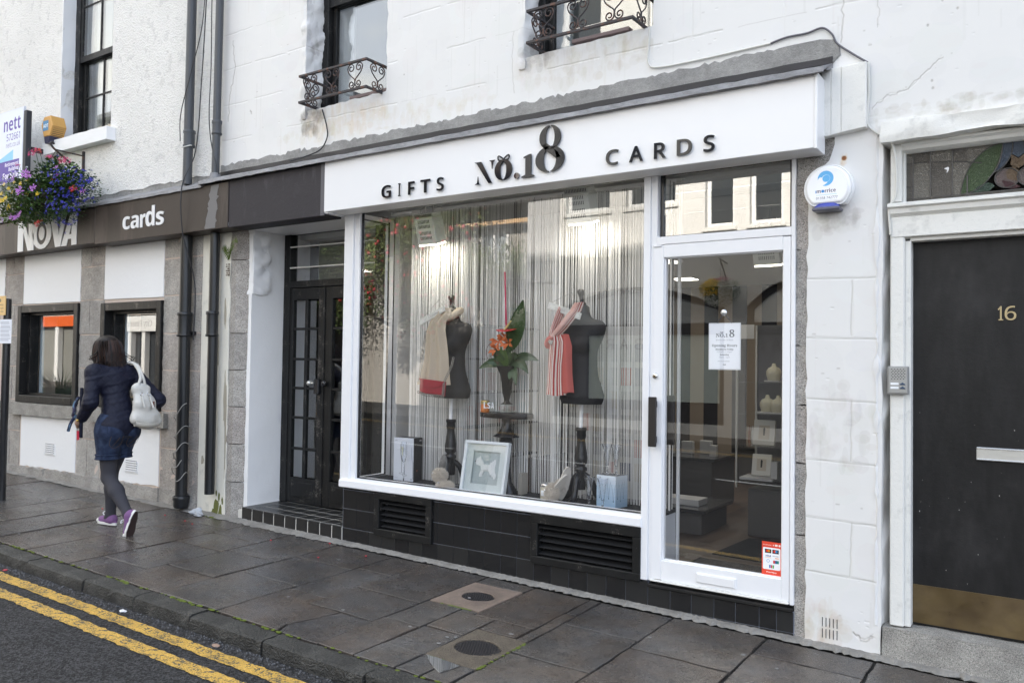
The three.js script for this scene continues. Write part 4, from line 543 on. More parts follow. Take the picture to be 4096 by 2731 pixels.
// ---------------------------------------------------------------- the glazed shop door
{
  const t = thing('shop_door', 'white framed glass shop door with black pull handle and opening hours notice', 'door', [-2.18, 0.24, 0]), W = M.white;
  part(t, 'door_frame', [box(-2.184, -2.115, 0.24, 2.333, -0.07, 0.004), box(-1.372, -1.328, 0.236, 2.33, -0.07, 0.004), box(-2.115, -1.372, 2.252, 2.333, -0.07, 0.004), box(-2.115, -1.372, 0.236, 0.36, -0.07, 0.0035)], W);
  part(t, 'bead', [box(-2.115, -2.108, 0.36, 2.252, -0.035, -0.012), box(-1.379, -1.372, 0.36, 2.252, -0.035, -0.012), box(-2.108, -1.379, 2.245, 2.252, -0.035, -0.012), box(-2.108, -1.379, 0.36, 0.367, -0.035, -0.012)], W);
  part(t, 'pane', flatPrint(0.73, 1.88, [-1.744, 1.306, -0.03]), M.glass);
  part(t, 'pull_handle', [box(-2.186, -2.133, 1.066, 1.377, 0.045, 0.062, 0.004), box(-2.172, -2.148, 1.09, 1.13, 0.004, 0.045), box(-2.172, -2.148, 1.31, 1.35, 0.004, 0.045)], std(rgb(0.028, 0.024, 0.022), 0.35));
  part(t, 'pull_handle', box(-2.13, -2.078, 1.07, 1.385, -0.115, -0.098, 0.004), std(rgb(0.028, 0.024, 0.022), 0.35));
  const lk = part(t, 'lock', lathe([[0.0, 0.016], [0.013, 0.016], [0.019, 0.01], [0.021, 0]], [0, 0, 0], 20).rotateX(Math.PI / 2).translate(-2.163, 1.507, 0.003), M.chrome); part(lk, 'key_barrel', rod([-2.163, 1.507, 0.018], [-2.163, 1.507, 0.0215], 0.007, 0.007, 12), M.brass);
  const lp = part(t, 'letter_plate', [box(-1.882, -1.634, 0.262, 0.322, 0.003, 0.012, 0.003)], W); part(lp, 'flap', box(-1.872, -1.644, 0.268, 0.314, 0.012, 0.0155, 0.002), M.signWhite);
  part(t, 'hinge_cap', [box(-2.184, -2.13, 2.321, 2.334, 0.004, 0.012)], W);
  part(t, 'weather_bar', box(-2.184, -1.328, 0.226, 0.2355, -0.04, 0.02, 0.002), M.whiteOld);
  // hours notice hung from a suction hook, card-payment sticker
  const n = canvasTex(400, 580, (g, w, h) => {
    g.fillStyle = '#f3f5fa'; g.fillRect(0, 0, w, h); g.fillStyle = '#4a4d57'; g.textAlign = 'center';
    g.font = 'bold 66px serif'; g.fillText('NO', 138, 172); g.beginPath(); g.arc(200, 166, 8, 0, 7); g.fill(); g.fillText('1', 228, 172); g.font = 'bold 132px serif'; g.fillText('8', 296, 172); g.lineWidth = 4; g.strokeStyle = '#4a4d57'; g.beginPath(); g.ellipse(152, 112, 10, 6, 0.5, 0, 7); g.ellipse(174, 112, 10, 6, -0.5, 0, 7); g.stroke();
    g.font = '24px sans-serif'; g.fillText('G I F T S  &  C A R D S', 200, 218); g.font = 'bold 44px serif'; g.fillText('Opening Hours', 200, 296); g.font = 'bold 28px sans-serif'; g.fillText('Monday to Friday', 200, 340); g.fillText('Saturday', 200, 410);
    g.fillStyle = '#a9adb8'; g.font = '27px sans-serif'; g.fillText('9.30am - 5.30pm', 200, 372); g.fillText('10am - 5pm', 200, 442); g.fillStyle = '#5a5d67'; g.font = '17px sans-serif'; g.fillText('Find us on Facebook', 190, 490); g.lineWidth = 3; g.beginPath(); g.ellipse(190, 528, 8, 5, 0.5, 0, 7); g.ellipse(210, 528, 8, 5, -0.5, 0, 7); g.stroke();
  });
  const nt = thing('opening_hours_notice', 'white opening hours notice hanging inside the glass shop door', 'notice', [-1.733, 1.55, -0.04]);
  part(nt, 'card', box(-1.834, -1.634, 1.553, 1.838, -0.046, -0.043, 0.0005), std(rgb(0.7, 0.72, 0.75), 0.4)); part(nt, 'print', flatPrint(0.19, 0.272, [-1.734, 1.696, -0.0422]), printMat(n, 0.6));
  part(nt, 'ribbon', [rod([-1.78, 1.838, -0.043], [-1.738, 1.895, -0.04], 0.004, 0.004, 5), rod([-1.69, 1.838, -0.043], [-1.733, 1.895, -0.04], 0.004, 0.004, 5)], std(rgb(0.05, 0.05, 0.06), 0.6));
  part(nt, 'suction_hook', ball(-1.737, 1.90, -0.036, 0.02, 14, 1, 1, 0.35), phys(rgb(0.75, 0.77, 0.8), 0.08, { metalness: 0.8 }));
  const s = canvasTex(256, 440, (g, w, h) => {
    g.fillStyle = '#e2472e'; g.fillRect(0, 0, w, h); g.fillStyle = '#f4f5f7'; g.beginPath(); g.roundRect(14, 76, 226, 290, 16); g.fill(); g.fillStyle = '#fbe9e4'; g.font = '19px sans-serif'; g.fillText('We welcome...', 12, 50); g.beginPath(); g.roundRect(168, 26, 36, 26, 6); g.arc(228, 40, 14, 0, 7); g.fill(); g.beginPath(); g.moveTo(140, 40); g.lineTo(156, 28); g.lineTo(156, 52); g.fill();
    const c2 = (x, y, a, b) => { g.fillStyle = '#16161c'; g.fillRect(x, y, 82, 52); g.fillStyle = a; g.beginPath(); g.arc(x + 30, y + 24, 17, 0, 7); g.fill(); g.globalAlpha = 0.85; g.fillStyle = b; g.beginPath(); g.arc(x + 52, y + 24, 17, 0, 7); g.fill(); g.globalAlpha = 1; };
    c2(40, 98, '#eb3223', '#f5a623'); c2(136, 98, '#eb3223', '#35a0dc'); g.fillStyle = '#1a2570'; g.font = 'italic bold 34px sans-serif'; g.fillText('VISA', 44, 200); g.fillStyle = '#f0a33a'; g.fillRect(44, 208, 78, 5); g.fillStyle = '#8a8d96'; g.font = 'bold 16px sans-serif'; g.fillText('DISCOVER', 138, 190); g.fillStyle = '#ef8a35'; g.fillRect(170, 206, 48, 10); g.strokeStyle = '#3876b5'; g.lineWidth = 4; g.beginPath(); g.arc(82, 254, 18, 0, 7); g.stroke(); g.fillStyle = '#c9343a'; g.fillRect(146, 240, 28, 40); g.fillStyle = '#1d5f8e'; g.fillRect(172, 240, 26, 40); g.fillStyle = '#14877a'; g.fillRect(196, 240, 24, 40);
    g.fillStyle = '#2b62ae'; g.fillRect(96, 304, 18, 42); g.fillStyle = '#c22f3a'; g.fillRect(118, 304, 18, 42); g.fillStyle = '#49a444'; g.fillRect(140, 304, 18, 42); g.fillStyle = '#fbe9e4'; g.font = 'bold 24px sans-serif'; g.fillText('worldpay', 84, 408); g.beginPath(); g.arc(68, 400, 8, 0, 7); g.fill();
  });
  part(scene, 'payment_sticker', flatPrint(0.115, 0.192, [-1.437, 0.462, -0.0285]), printMat(s, 0.5), { label: 'red card payment sticker in the bottom corner of the shop door glass', category: 'sticker' });
}
// ---------------------------------------------------------------- the recess with its own door
{
  const r = rngOf(71), t = thing('tiled_step', 'black tiled step in the recess left of the display window', 'step', [-5.55, 0.1, 0]);
  const yt = (x) => lerp(0.243, 0.225, (x + 6.19) / 1.15);
  part(t, 'step_core', box(-6.245, -4.918, -0.1, 0.215, -0.62, -0.0005, 0), M.groutPale);
  const core2 = ext([[-6.2, 0.2], [-4.918, 0.2], [-4.918, 0.2225], [-6.2, 0.2415]], -0.62, -0.004); part(t, 'step_bed', core2, M.groutPale);
  const xs = [-6.192, -6.049, -5.897, -5.757, -5.613, -5.470, -5.324, -5.178, -5.035, -4.918];
  for (let i = 0; i < 9; i++) { const a = xs[i] + 0.004, b = xs[i + 1] - 0.004; part(t, 'tile', ext([[a, 0.095], [b, 0.095], [b, yt(b)], [a, yt(a)]], -0.02, 0.002, 0.0025), M.blackTileWorn); for (let j = 0; j < 4; j++) { const z1 = -0.024 - j * 0.142, z0 = z1 - 0.135; const g = ext([[a, yt(a) - 0.01], [b, yt(b) - 0.01], [b, yt(b)], [a, yt(a)]], z0, z1, 0.002); part(t, 'tile', g, M.blackTileWorn); } }
  const wl = structure('recess_wall', [-6.2, 0.2, -0.2]);
  part(wl, 'plaster', rough(cubeGrid(-6.3, -6.205, 0.05, 2.76, -0.5, -0.066, 2, 40, 8), 0.006, 6, 72), M.plaster);
  const rp = rough(cubeGrid(-6.25, -6.192, 2.18, 2.77, -0.25, -0.072, 4, 40, 14), 0.05, 11, 74, 0.4); part(wl, 'rubble_stone', rp, M.plaster);
  part(wl, 'soffit', [box(-6.42, -4.95, 2.762, 2.80, -0.46, 0.19, 0.004)], M.white);
  part(wl, 'back_wall', [box(-6.4, -6.2, -0.1, 3.2, -0.75, -0.5, 0), box(-6.2, -4.9, 2.84, 3.2, -0.75, -0.5, 0)], M.plaster);
  const d = thing('double_door', 'black double door with many small panes in the recess', 'door', [-5.6, 0.25, -0.44]), B = M.black, z = -0.44;
  part(d, 'door_frame', [box(-6.2, -6.115, 0.24, 2.835, z - 0.08, z + 0.01), box(-6.115, -4.95, 2.765, 2.835, z - 0.08, z + 0.01), box(-6.115, -4.95, 2.255, 2.318, z - 0.08, z + 0.012), box(-5.02, -4.9, 0.24, 2.765, z - 0.08, z + 0.01)], B);
  const ft = std(rgb(0.30, 0.29, 0.27), 0.9); part(d, 'fanlight_backing', box(-6.1, -5.03, 2.32, 2.765, z - 0.36, z - 0.33, 0), ft);
  part(d, 'fanlight', flatPrint(1.08, 0.445, [-5.57, 2.541, z - 0.03]), M.glass); for (const y of [2.637, 2.44]) part(d, 'fanlight_bar', rod([-6.11, y + 0.004, z + 0.012], [-5.02, y - 0.004, z + 0.012], 0.007, 0.007, 8), M.whiteOld);
  for (const [x0, x1] of [[-6.165, -5.652], [-5.642, -5.13]]) {
    const lf = part(d, 'door_leaf', [box(x0, x0 + 0.098, 0.25, 2.25, z - 0.045, z), box(x1 - 0.075, x1, 0.25, 2.25, z - 0.045, z), box(x0 + 0.098, x1 - 0.075, 2.14, 2.25, z - 0.045, z), box(x0 + 0.098, x1 - 0.075, 0.25, 0.478, z - 0.045, z - 0.002), box(x0 + 0.13, x1 - 0.105, 0.30, 0.44, z - 0.04, z + 0.004, 0.006)], B);
    const a = x0 + 0.098, b = x1 - 0.075, m = (a + b) / 2 + 0.004, yy = [0.478, 0.748, 1.037, 1.313, 1.584, 1.868, 2.14];
    part(lf, 'glazing_bar', box(m - 0.02, m + 0.02, 0.478, 2.14, z - 0.04, z - 0.004), B); for (let k = 1; k < 6; k++) part(lf, 'glazing_bar', [box(a, m - 0.02, yy[k] - 0.012, yy[k] + 0.012, z - 0.04, z - 0.006), box(m + 0.02, b, yy[k] - 0.012, yy[k] + 0.012, z - 0.04, z - 0.006)], B);
    for (let k = 0; k < 6; k++) for (const [u, v] of [[a, m - 0.02], [m + 0.02, b]]) { const ang = (r() - 0.5) * 0.02; part(lf, 'pane', flatPrint(v - u, yy[k + 1] - yy[k] - 0.024, [(u + v) / 2, (yy[k] + yy[k + 1]) / 2, z - 0.022], ang * 0.6, ang), M.glassDim); }
  }
  part(d, 'meeting_strip', box(-5.66, -5.634, 0.25, 2.25, z, z + 0.012, 0.003), B);
  const lk = part(d, 'lock_box', box(-5.732, -5.67, 1.27, 1.405, z, z + 0.04, 0.006), M.blackGloss); part(lk, 'knob', [ball(-5.762, 1.366, z + 0.06, 0.026, 12), rod([-5.72, 1.366, z + 0.05], [-5.76, 1.366, z + 0.06], 0.01, 0.01, 8)], M.alu); part(d, 'round_knob', ball(-5.605, 1.365, z + 0.03, 0.03, 12, 1, 1, 0.8), M.blackGloss);
  part(d, 'lobby', [box(-6.3, -4.85, 0.2, 3.2, -2.0, -1.95, 0), box(-6.35, -6.3, 0.2, 3.2, -2, -0.76, 0), box(-6.3, -5.0, 3.2, 3.25, -2, -0.5, 0), box(-6.3, -5.0, 0.15, 0.2, -2, -0.62, 0)], std(rgb(0.22, 0.22, 0.23), 0.9));
}
// ---------------------------------------------------------------- door number sixteen
{
  const r = rngOf(81), t = thing('entrance_door', 'black front door numbered 16 with stained glass fanlight and granite step', 'door', [-0.2, 0.2, -0.1]), O = M.whiteOld;
  part(t, 'granite_step', rough(cubeGrid(-0.838, 0.9, -0.1, 0.198, -0.3, 0.012, 34, 6, 6), 0.012, 12, 82, 0.9), M.graniteStep);
  // battered plaster reveal
  const rv = rough(prismY([[-0.868, 0.004], [-0.845, 0.0], [-0.792, -0.07], [-0.79, -0.3], [-0.868, -0.3]], 0.195, 2.84), 0.0, 9, 83);
  const rv2 = (() => { const g = new THREE.BoxGeometry(1, 1, 1, 4, 60, 4), p = g.attributes.position; for (let i = 0; i < p.count; i++) { const u = p.getX(i) + 0.5, v = p.getZ(i) + 0.5, y = lerp(0.195, 2.86, p.getY(i) + 0.5); p.setXYZ(i, lerp(-0.872, lerp(-0.787, -0.842, v), u), y, lerp(-0.3, lerp(0.008, -0.055, u * u), v)); } return rough(g, 0.03, 10, 84, 0.8); })(); part(t, 'reveal', planar(rv2), M.frontWall);
  part(t, 'lintel', rough(cubeGrid(-0.84, 0.8, 2.80, 2.90, -0.3, 0.045, 40, 5, 6), 0.018, 7, 85, 0.8), M.whiteOld);
  part(t, 'jamb', [box(-0.806, -0.735, 0.2, 2.30, -0.16, -0.028, 0.006), box(-0.737, -0.706, 0.2, 2.28, -0.16, -0.05, 0.004)], O);
  part(t, 'jamb', [box(0.30, 0.37, 0.2, 2.30, -0.16, -0.028, 0.006), box(0.27, 0.30, 0.2, 2.28, -0.16, -0.05, 0.004)], O);
  part(t, 'head', [box(-0.806, 0.37, 2.284, 2.395, -0.16, -0.024, 0.004), box(-0.737, 0.30, 2.262, 2.284, -0.16, -0.05, 0.003)], O);
  part(t, 'cornice', sweepX([[-0.16, 2.478], [-0.02, 2.472], [0.012, 2.46], [0.012, 2.446], [-0.004, 2.438], [-0.008, 2.412], [-0.02, 2.402], [-0.026, 2.395], [-0.16, 2.395]].reverse(), -0.815, 0.38, 4, 0, 86), O);
  part(t, 'fanlight_frame', [box(-0.806, -0.75, 2.478, 2.80, -0.16, -0.03, 0.004), box(-0.75, -0.737, 2.478, 2.76, -0.16, -0.07, 0.003), sweepX([[-0.16, 2.80], [-0.02, 2.80], [-0.012, 2.785], [-0.03, 2.775], [-0.04, 2.758], [-0.07, 2.748], [-0.16, 2.748]].reverse(), -0.75, 0.38, 2, 0, 87), box(0.31, 0.38, 2.478, 2.75, -0.16, -0.03, 0.004)], O);
  // leaf, kick plate, letter plate, figures
  part(t, 'door_leaf', box(-0.708, 0.272, 0.205, 2.264, -0.17, -0.12, 0.003), M.doorBlack); part(t, 'kick_plate', box(-0.704, 0.268, 0.214, 0.418, -0.12, -0.1165, 0.0008), M.brass);
  const lp = part(t, 'letter_plate', box(-0.405, -0.13, 1.106, 1.174, -0.12, -0.112, 0.003), M.alu); part(lp, 'rim', [box(-0.405, -0.13, 1.164, 1.174, -0.112, -0.103, 0.003), box(-0.405, -0.13, 1.106, 1.115, -0.112, -0.103, 0.003)], M.chrome);
  const num = std(rgb(0.42, 0.34, 0.2), 0.4, { metalness: 0.7 }); part(t, 'figure', glyph('1', fontSerif, -0.307, -0.284, 1.832, 1.905, -0.12, -0.113), num); part(t, 'figure', glyph('6', fontThin, -0.277, -0.226, 1.832, 1.905, -0.12, -0.113), num);
  const chips = []; for (let i = 0; i < 22; i++) { const x = -0.7 + r() * 0.5, y = 0.44 + r() * 0.9, s = 0.0008 + r() * r() * r() * 0.007; chips.push(box(x, x + s, y, y + s * (1 + r() * 2.5), -0.1202, -0.1193, 0)); } part(t, 'paint_chips', chips, std(rgb(0.45, 0.43, 0.4), 0.8), { kind: 'stuff' });
  // leaded glass; cames and pieces by hand, figure in the middle of the door width
  const zF = -0.105, G = (c, k = 0) => phys(rgb(...c), 0.28, { transmission: 0.25, ior: 1.5, thickness: 0, ...bumped(T.rough, 0.11 + k * 0.05, 0.006) });
  const gl = { clear: G([0.20, 0.18, 0.155]), clear2: G([0.26, 0.24, 0.205], 1), green: G([0.10, 0.15, 0.07]), green2: G([0.06, 0.10, 0.07], 1), blue: G([0.10, 0.13, 0.18]), amber: G([0.22, 0.15, 0.09]), pink: G([0.22, 0.17, 0.16]), plum: G([0.10, 0.04, 0.045]) };
  const pc = (pts, m, nm = 'glass_piece') => part(t, nm, ext(pts, zF - 0.004, zF + (r() - 0.5) * 0.001), m), came = std(rgb(0.09, 0.085, 0.08), 0.55, { metalness: 0.4 });
  const yA = (x) => 2.700 - 0.9 * Math.pow(Math.max(0, x + 0.72), 2) * 0.35 - 0.006, xs = [-0.737, -0.705, -0.62, -0.515, -0.445], Y0 = 2.478, Y1 = 2.75;
  for (let i = 0; i < 4; i++) { const a = xs[i], b = xs[i + 1]; pc([[a, 2.50], [b, 2.50], [b, yA(b)], [a, yA(a)]], i % 2 ? gl.clear2 : gl.clear); pc([[a, yA(a)], [b, yA(b)], [b, Y1], [a, Y1]], i % 2 ? gl.clear : gl.clear2); pc([[a, Y0], [b, Y0], [b, 2.50], [a, 2.50]], gl.clear); }
  const bez = (p, n = 10) => new THREE.CubicBezierCurve(...p.map((q) => new THREE.Vector2(...q))).getPoints(n).map((v) => [v.x, v.y]);
  const cx = -0.215, mir = (P) => P.map(([x, y]) => [2 * cx - x, y]).reverse();
  const greenL = [...bez([[-0.475, 2.50], [-0.47, 2.62], [-0.40, 2.72], [-0.315, 2.745]]), ...bez([[-0.285, 2.745], [-0.29, 2.66], [-0.31, 2.62], [-0.35, 2.565]]), [-0.40, 2.52]];
  pc([[-0.445, Y0], [0.015, Y0], [0.015, 2.50], [-0.445, 2.50]], gl.clear); pc([[-0.445, 2.6], [-0.43, 2.66], [-0.37, 2.72], [-0.31, 2.75], [-0.445, 2.75]], gl.clear2); pc(mir([[-0.445, 2.6], [-0.43, 2.66], [-0.37, 2.72], [-0.31, 2.75], [-0.445, 2.75]]), gl.clear2);
  pc(greenL, gl.green); pc(mir(greenL), gl.green); const bl = [[-0.283, 2.75], [-0.242, 2.75], ...bez([[-0.245, 2.69], [-0.26, 2.64], [-0.29, 2.61], [-0.325, 2.60]]), [-0.345, 2.572], ...bez([[-0.35, 2.568], [-0.31, 2.61], [-0.285, 2.66], [-0.284, 2.745]])]; pc(bl, gl.blue); pc(mir(bl), gl.blue);
  pc([[-0.24, 2.75], [-0.19, 2.75], [-0.185, 2.69], [-0.215, 2.665], [-0.245, 2.69]], gl.blue); pc([[-0.245, 2.685], [-0.215, 2.66], [-0.185, 2.685], [-0.18, 2.63], [-0.215, 2.61], [-0.25, 2.63]], gl.amber);
  const circ = (x, y, a, b, n = 18) => Array.from({ length: n }, (_, i) => [x + Math.cos((i / n) * 6.2832) * a, y + Math.sin((i / n) * 6.2832) * b]); pc(circ(-0.265, 2.565, 0.055, 0.05), gl.pink, 'glass_rose'); pc(circ(-0.165, 2.565, 0.055, 0.05), gl.pink, 'glass_rose'); pc([[-0.215, 2.625], [-0.18, 2.58], [-0.205, 2.545], [-0.245, 2.56], [-0.25, 2.6]].map(([x, y]) => [x - 0.02, y]), gl.amber); pc([[-0.29, 2.555], [-0.25, 2.545], [-0.205, 2.515], [-0.235, 2.506], [-0.27, 2.512]], gl.plum); pc(bez([[-0.43, 2.505], [-0.38, 2.56], [-0.34, 2.56], [-0.32, 2.53]]).concat([[-0.345, 2.505]]), gl.green2);
  const cm = []; for (const x of xs.slice(1)) cm.push(box(x - 0.003, x + 0.003, Y0, x < -0.45 ? Y1 : 2.6, zF, zF + 0.003, 0)); cm.push(box(-0.737, 0.3, 2.498, 2.503, zF, zF + 0.003, 0), box(-0.737, -0.705, 2.565, 2.57, zF, zF + 0.003, 0)); const P = []; for (let x = -0.737; x <= -0.36; x += 0.03) P.push([x, yA(x), zF + 0.001]); cm.push(tube(P, 0.003, 5)); for (const q of [greenL, mir(greenL), bl, mir(bl), circ(-0.265, 2.565, 0.055, 0.05), circ(-0.165, 2.565, 0.055, 0.05)]) cm.push(tube(q.map(([x, y]) => [x, y, zF + 0.001]), 0.0028, 5, q.length * 2, true));
  part(t, 'lead_came', cm, came); part(t, 'broken_glass', ext([[-0.535, 2.655], [-0.555, 2.648], [-0.54, 2.64], [-0.542, 2.622], [-0.533, 2.635], [-0.53, 2.65]], zF, zF + 0.002), M.white);
  part(t, 'hall', [box(-0.8, 0.4, 0.1, 3, -1.6, -1.55, 0), box(-0.85, -0.8, 0.1, 3, -1.6, -0.37, 0), box(0.38, 0.43, 0.1, 3, -1.6, -0.37, 0), box(-0.8, 0.38, 2.95, 3, -1.55, -0.31, 0)], std(rgb(0.35, 0.33, 0.30), 0.9));
  // entry phone on the jamb
  const e = thing('entry_phone', 'grey metal entry phone with two buttons beside the black door', 'intercom', [-0.757, 1.44, -0.03]);
  part(e, 'casing', box(-0.815, -0.711, 1.437, 1.588, -0.028, 0.0, 0.004), std(rgb(0.30, 0.30, 0.29), 0.45, { metalness: 0.3 })); part(e, 'face', box(-0.806, -0.718, 1.446, 1.58, 0.0, 0.004, 0.002), std(rgb(0.38, 0.38, 0.37), 0.4, { metalness: 0.5 }));
  const hl = []; for (let i = 0; i < 7; i++) for (let j = 0; j < 5; j++) hl.push(box(-0.795 + j * 0.0145 + (i % 2) * 0.006, -0.789 + j * 0.0145 + (i % 2) * 0.006, 1.519 + i * 0.0085, 1.5225 + i * 0.0085, 0.004, 0.0048, 0)); part(e, 'speaker_slots', hl, M.dark);
  for (const y of [1.488, 1.467]) { part(e, 'name_card', box(-0.798, -0.758, y, y + 0.012, 0.004, 0.0055, 0.0006), M.paper); part(e, 'button', ext([[-0.752, y], [-0.725, y], [-0.725, y + 0.005], [-0.738, y + 0.014], [-0.752, y + 0.005]], 0.004, 0.008, 0.001), std(rgb(0.03, 0.06, 0.12), 0.4)); }
}
// ---------------------------------------------------------------- pipes, cables, boxes on the front
{
  const r = rngOf(91);
  const pipe = (name, label, x, rad, parts) => { const t = thing(name, label, 'drainpipe', [x, 0, 0.08]); parts(t, x, rad); return t; };
  const collar = (t, x, y, rad, m, gap = 0.16) => part(t, 'collar', lathe([[rad, -0.02], [rad * 1.28, -0.018], [rad * 1.3, 0.0], [rad * 1.16, 0.006], [rad * 1.16, gap - 0.02], [rad * 1.3, gap - 0.014], [rad * 1.3, gap + 0.012], [rad, gap + 0.016]], [x, y, 0.08], 20), m);
  pipe('drainpipe', 'black drainpipe with cable coiled round its foot, left of the two', -7.0, 0.055, (t, x, d) => {
    part(t, 'lower_pipe', rod([x + 0.012, 0.26, 0.08], [x, 2.76, 0.08], d, d, 20), M.pipe); collar(t, x, 1.80, d, M.pipe, 0.2); part(t, 'foot', lathe([[0.062, 0], [0.07, 0.02], [0.07, 0.07], [0.078, 0.08], [0.078, 0.11], [0.062, 0.115]], [x + 0.012, 0.16, 0.08], 20), M.pipe);
    part(t, 'upper_pipe', rod([x, 3.24, 0.09], [x + 0.02, 8.5, 0.09], 0.044, 0.044, 20), M.pipeGrey); collar(t, x, 3.62, 0.044, M.pipeGrey, 0.13); part(t, 'bracket', [box(x - 0.075, x + 0.075, 1.80, 1.835, 0.0, 0.03)], M.pipe);
  });
  pipe('drainpipe', 'shorter black drainpipe on the cream strip, stopping above the pavement', -6.575, 0.045, (t, x, d) => {
    part(t, 'lower_pipe', rod([x + 0.004, 0.33, 0.07], [x, 2.76, 0.07], d, d, 20), M.pipe); collar(t, x, 1.80, d, M.pipe, 0.2); part(t, 'upper_pipe', rod([x, 3.25, 0.085], [x + 0.02, 8.5, 0.085], 0.036, 0.036, 20), M.pipeGrey); collar(t, x, 3.68, 0.036, M.pipeGrey, 0.1); part(t, 'base_flare', rod([x, 3.22, 0.085], [x, 3.30, 0.085], 0.06, 0.045, 16), M.lead);
  });
  const coil = []; for (let i = 0; i <= 90; i++) { const a = (i / 90) * 6.28 * 4.2, y = lerp(1.12, 0.42, Math.pow(i / 90, 0.8)) + Math.sin(i * 0.9) * 0.02; coil.push([-7.0 + Math.cos(a) * (0.07 + 0.02 * Math.sin(i * 0.37)), y + Math.cos(a) * 0.03, 0.085 + Math.sin(a) * 0.072]); }
  solo('coiled_cable', 'grey cable wound loosely round the foot of the left drainpipe', 'cable', tube(coil, 0.0045, 5, 240), M.cableGrey);
  solo('white_tie', 'white cable tie round the upper part of the left drainpipe', 'cable tie', tube([[-7.05, 3.63, 0.10], [-7.0, 3.59, 0.15], [-6.945, 3.61, 0.10], [-7.0, 3.62, 0.045]], 0.006, 5, 30, true), M.cableWhite);
  const wires = [['hanging_cable', 'thin black cable slanting down the wall and over the brown fascia', [[-6.72, 6.0, 0.1], [-6.756, 4.97, 0.1], [-6.80, 4.2, 0.1], [-6.85, 3.5, 0.12], [-6.86, 3.2, 0.235], [-6.87, 2.76, 0.215], [-6.875, 2.3, 0.07], [-6.885, 1.75, 0.06]], 0.006], ['hanging_cable', 'thin black cable hugging the right upper drainpipe', [[-6.64, 6, 0.12], [-6.641, 4.94, 0.12], [-6.63, 4.3, 0.12], [-6.625, 3.8, 0.13], [-6.59, 3.55, 0.12], [-6.5, 3.28, 0.1]], 0.005], ['hanging_cable', 'thin black cable curving past the left upper drainpipe', [[-6.68, 6, 0.16], [-6.72, 4.72, 0.16], [-6.89, 4.3, 0.15], [-7.06, 3.9, 0.14], [-7.07, 3.66, 0.13]], 0.005], ['loose_wire', 'dark wire dangling from the balconied window to the flashing', [[-5.24, 3.70, 0.01], [-5.17, 3.54, 0.02], [-5.16, 3.46, 0.02], [-5.22, 3.36, 0.03], [-5.36, 3.30, 0.08], [-5.47, 3.26, 0.15]], 0.0055]];
  for (const [n, l, p, w] of wires) solo(n, l, 'cable', tube(p, w, 6, p.length * 10), M.cable);
  solo('painted_cable', 'cream painted cable running from the upper right window sill along the wall', 'cable', tube([[-2.225, 3.74, 0.006], [-2.232, 3.62, 0.008], [-2.236, 3.53, 0.008], [-2.21, 3.482, 0.012], [-2.15, 3.468, 0.012], [-1.85, 3.464, 0.012], [-1.55, 3.472, 0.01], [-1.45, 3.475, 0.008]], 0.0065, 6, 80), M.cableWhite);
  solo('painted_cable', 'flaking blackish cable arching over the end of the sign', 'cable', tube([[-1.45, 3.475, 0.008], [-1.36, 3.49, 0.01], [-1.24, 3.49, 0.01], [-1.155, 3.5, 0.012], [-1.105, 3.455, 0.012], [-1.08, 3.40, 0.012], [-1.0, 3.325, 0.012], [-0.915, 3.255, 0.012]], 0.006, 6, 70), std(rgb(0.13, 0.125, 0.14), 0.7));
  solo('painted_cable', 'white cable with clips dropping beside the boxed panel to the black door', 'cable', tube([[-0.912, 3.255, 0.014], [-0.908, 3.1, 0.014], [-0.912, 2.91, 0.014], [-0.88, 2.87, 0.014], [-0.80, 2.80, 0.016], [-0.782, 2.75, -0.0], [-0.779, 2.5, -0.01], [-0.806, 2.455, -0.01], [-0.803, 2.30, -0.015]], 0.0075, 6, 90), M.cableWhite);
  const bx = thing('boxed_panel', 'white painted wooden box panel on the wall right of the sign', 'panel', [-1.03, 2.86, 0]);
  for (const [a, b, z] of [[-1.152, -1.10, 0.05], [-1.099, -1.045, 0.052], [-1.044, -0.916, 0.055]]) part(bx, 'board', ext([[a, lerp(2.866, 2.89, (a + 1.152) / 0.24)], [b, lerp(2.866, 2.89, (b + 1.152) / 0.24)], [b, 3.25], [a, 3.245]], -0.01, z, 0.003), M.whiteOld);
  // round white alarm sounder with print and blue lens
  const al = thing('alarm_sounder', 'round white alarm box with blue swirl beside the shop door', 'alarm box', [-1.11, 2.58, 0]);
  const c = [-1.113, 2.577], tex = canvasTex(512, 512, (g) => {
    g.fillStyle = '#f7f8fb'; g.fillRect(0, 0, 512, 512); g.fillStyle = '#5fb3ea'; g.beginPath(); g.arc(240, 150, 92, -Math.PI * 1.02, Math.PI * 0.62); g.quadraticCurveTo(285, 205, 262, 150); g.arc(240, 150, 42, 0, -Math.PI * 0.9, true); g.quadraticCurveTo(165, 120, 148, 165); g.fill(); g.beginPath(); g.arc(245, 152, 42, 0, 7); g.fill(); g.strokeStyle = '#a8d6f6'; g.lineWidth = 4; g.beginPath(); g.arc(247, 150, 44, -1.8, 1.3); g.stroke();
    g.fillStyle = '#4b3a50'; g.font = 'bold 60px sans-serif'; g.fillText('m', 132, 322); g.fillText('rrice', 226, 322); g.fillStyle = '#2f86cc'; g.beginPath(); g.arc(208, 304, 18, 0, 7); g.fill(); g.fillRect(122, 290, 10, 32); g.fillStyle = '#c8e0f3'; g.fillRect(130, 344, 240, 8); g.fillStyle = '#4b4a58'; g.font = '40px sans-serif'; g.fillText('01358 742777', 128, 400);
  });
  const disc = (rad, n = 40, cut = -0.098) => { const P = []; for (let i = 0; i < n; i++) { const a = (i / n) * 6.2832, y = Math.sin(a) * rad; P.push([c[0] + Math.cos(a) * rad, Math.max(c[1] + y, c[1] + cut)]); } return P; };
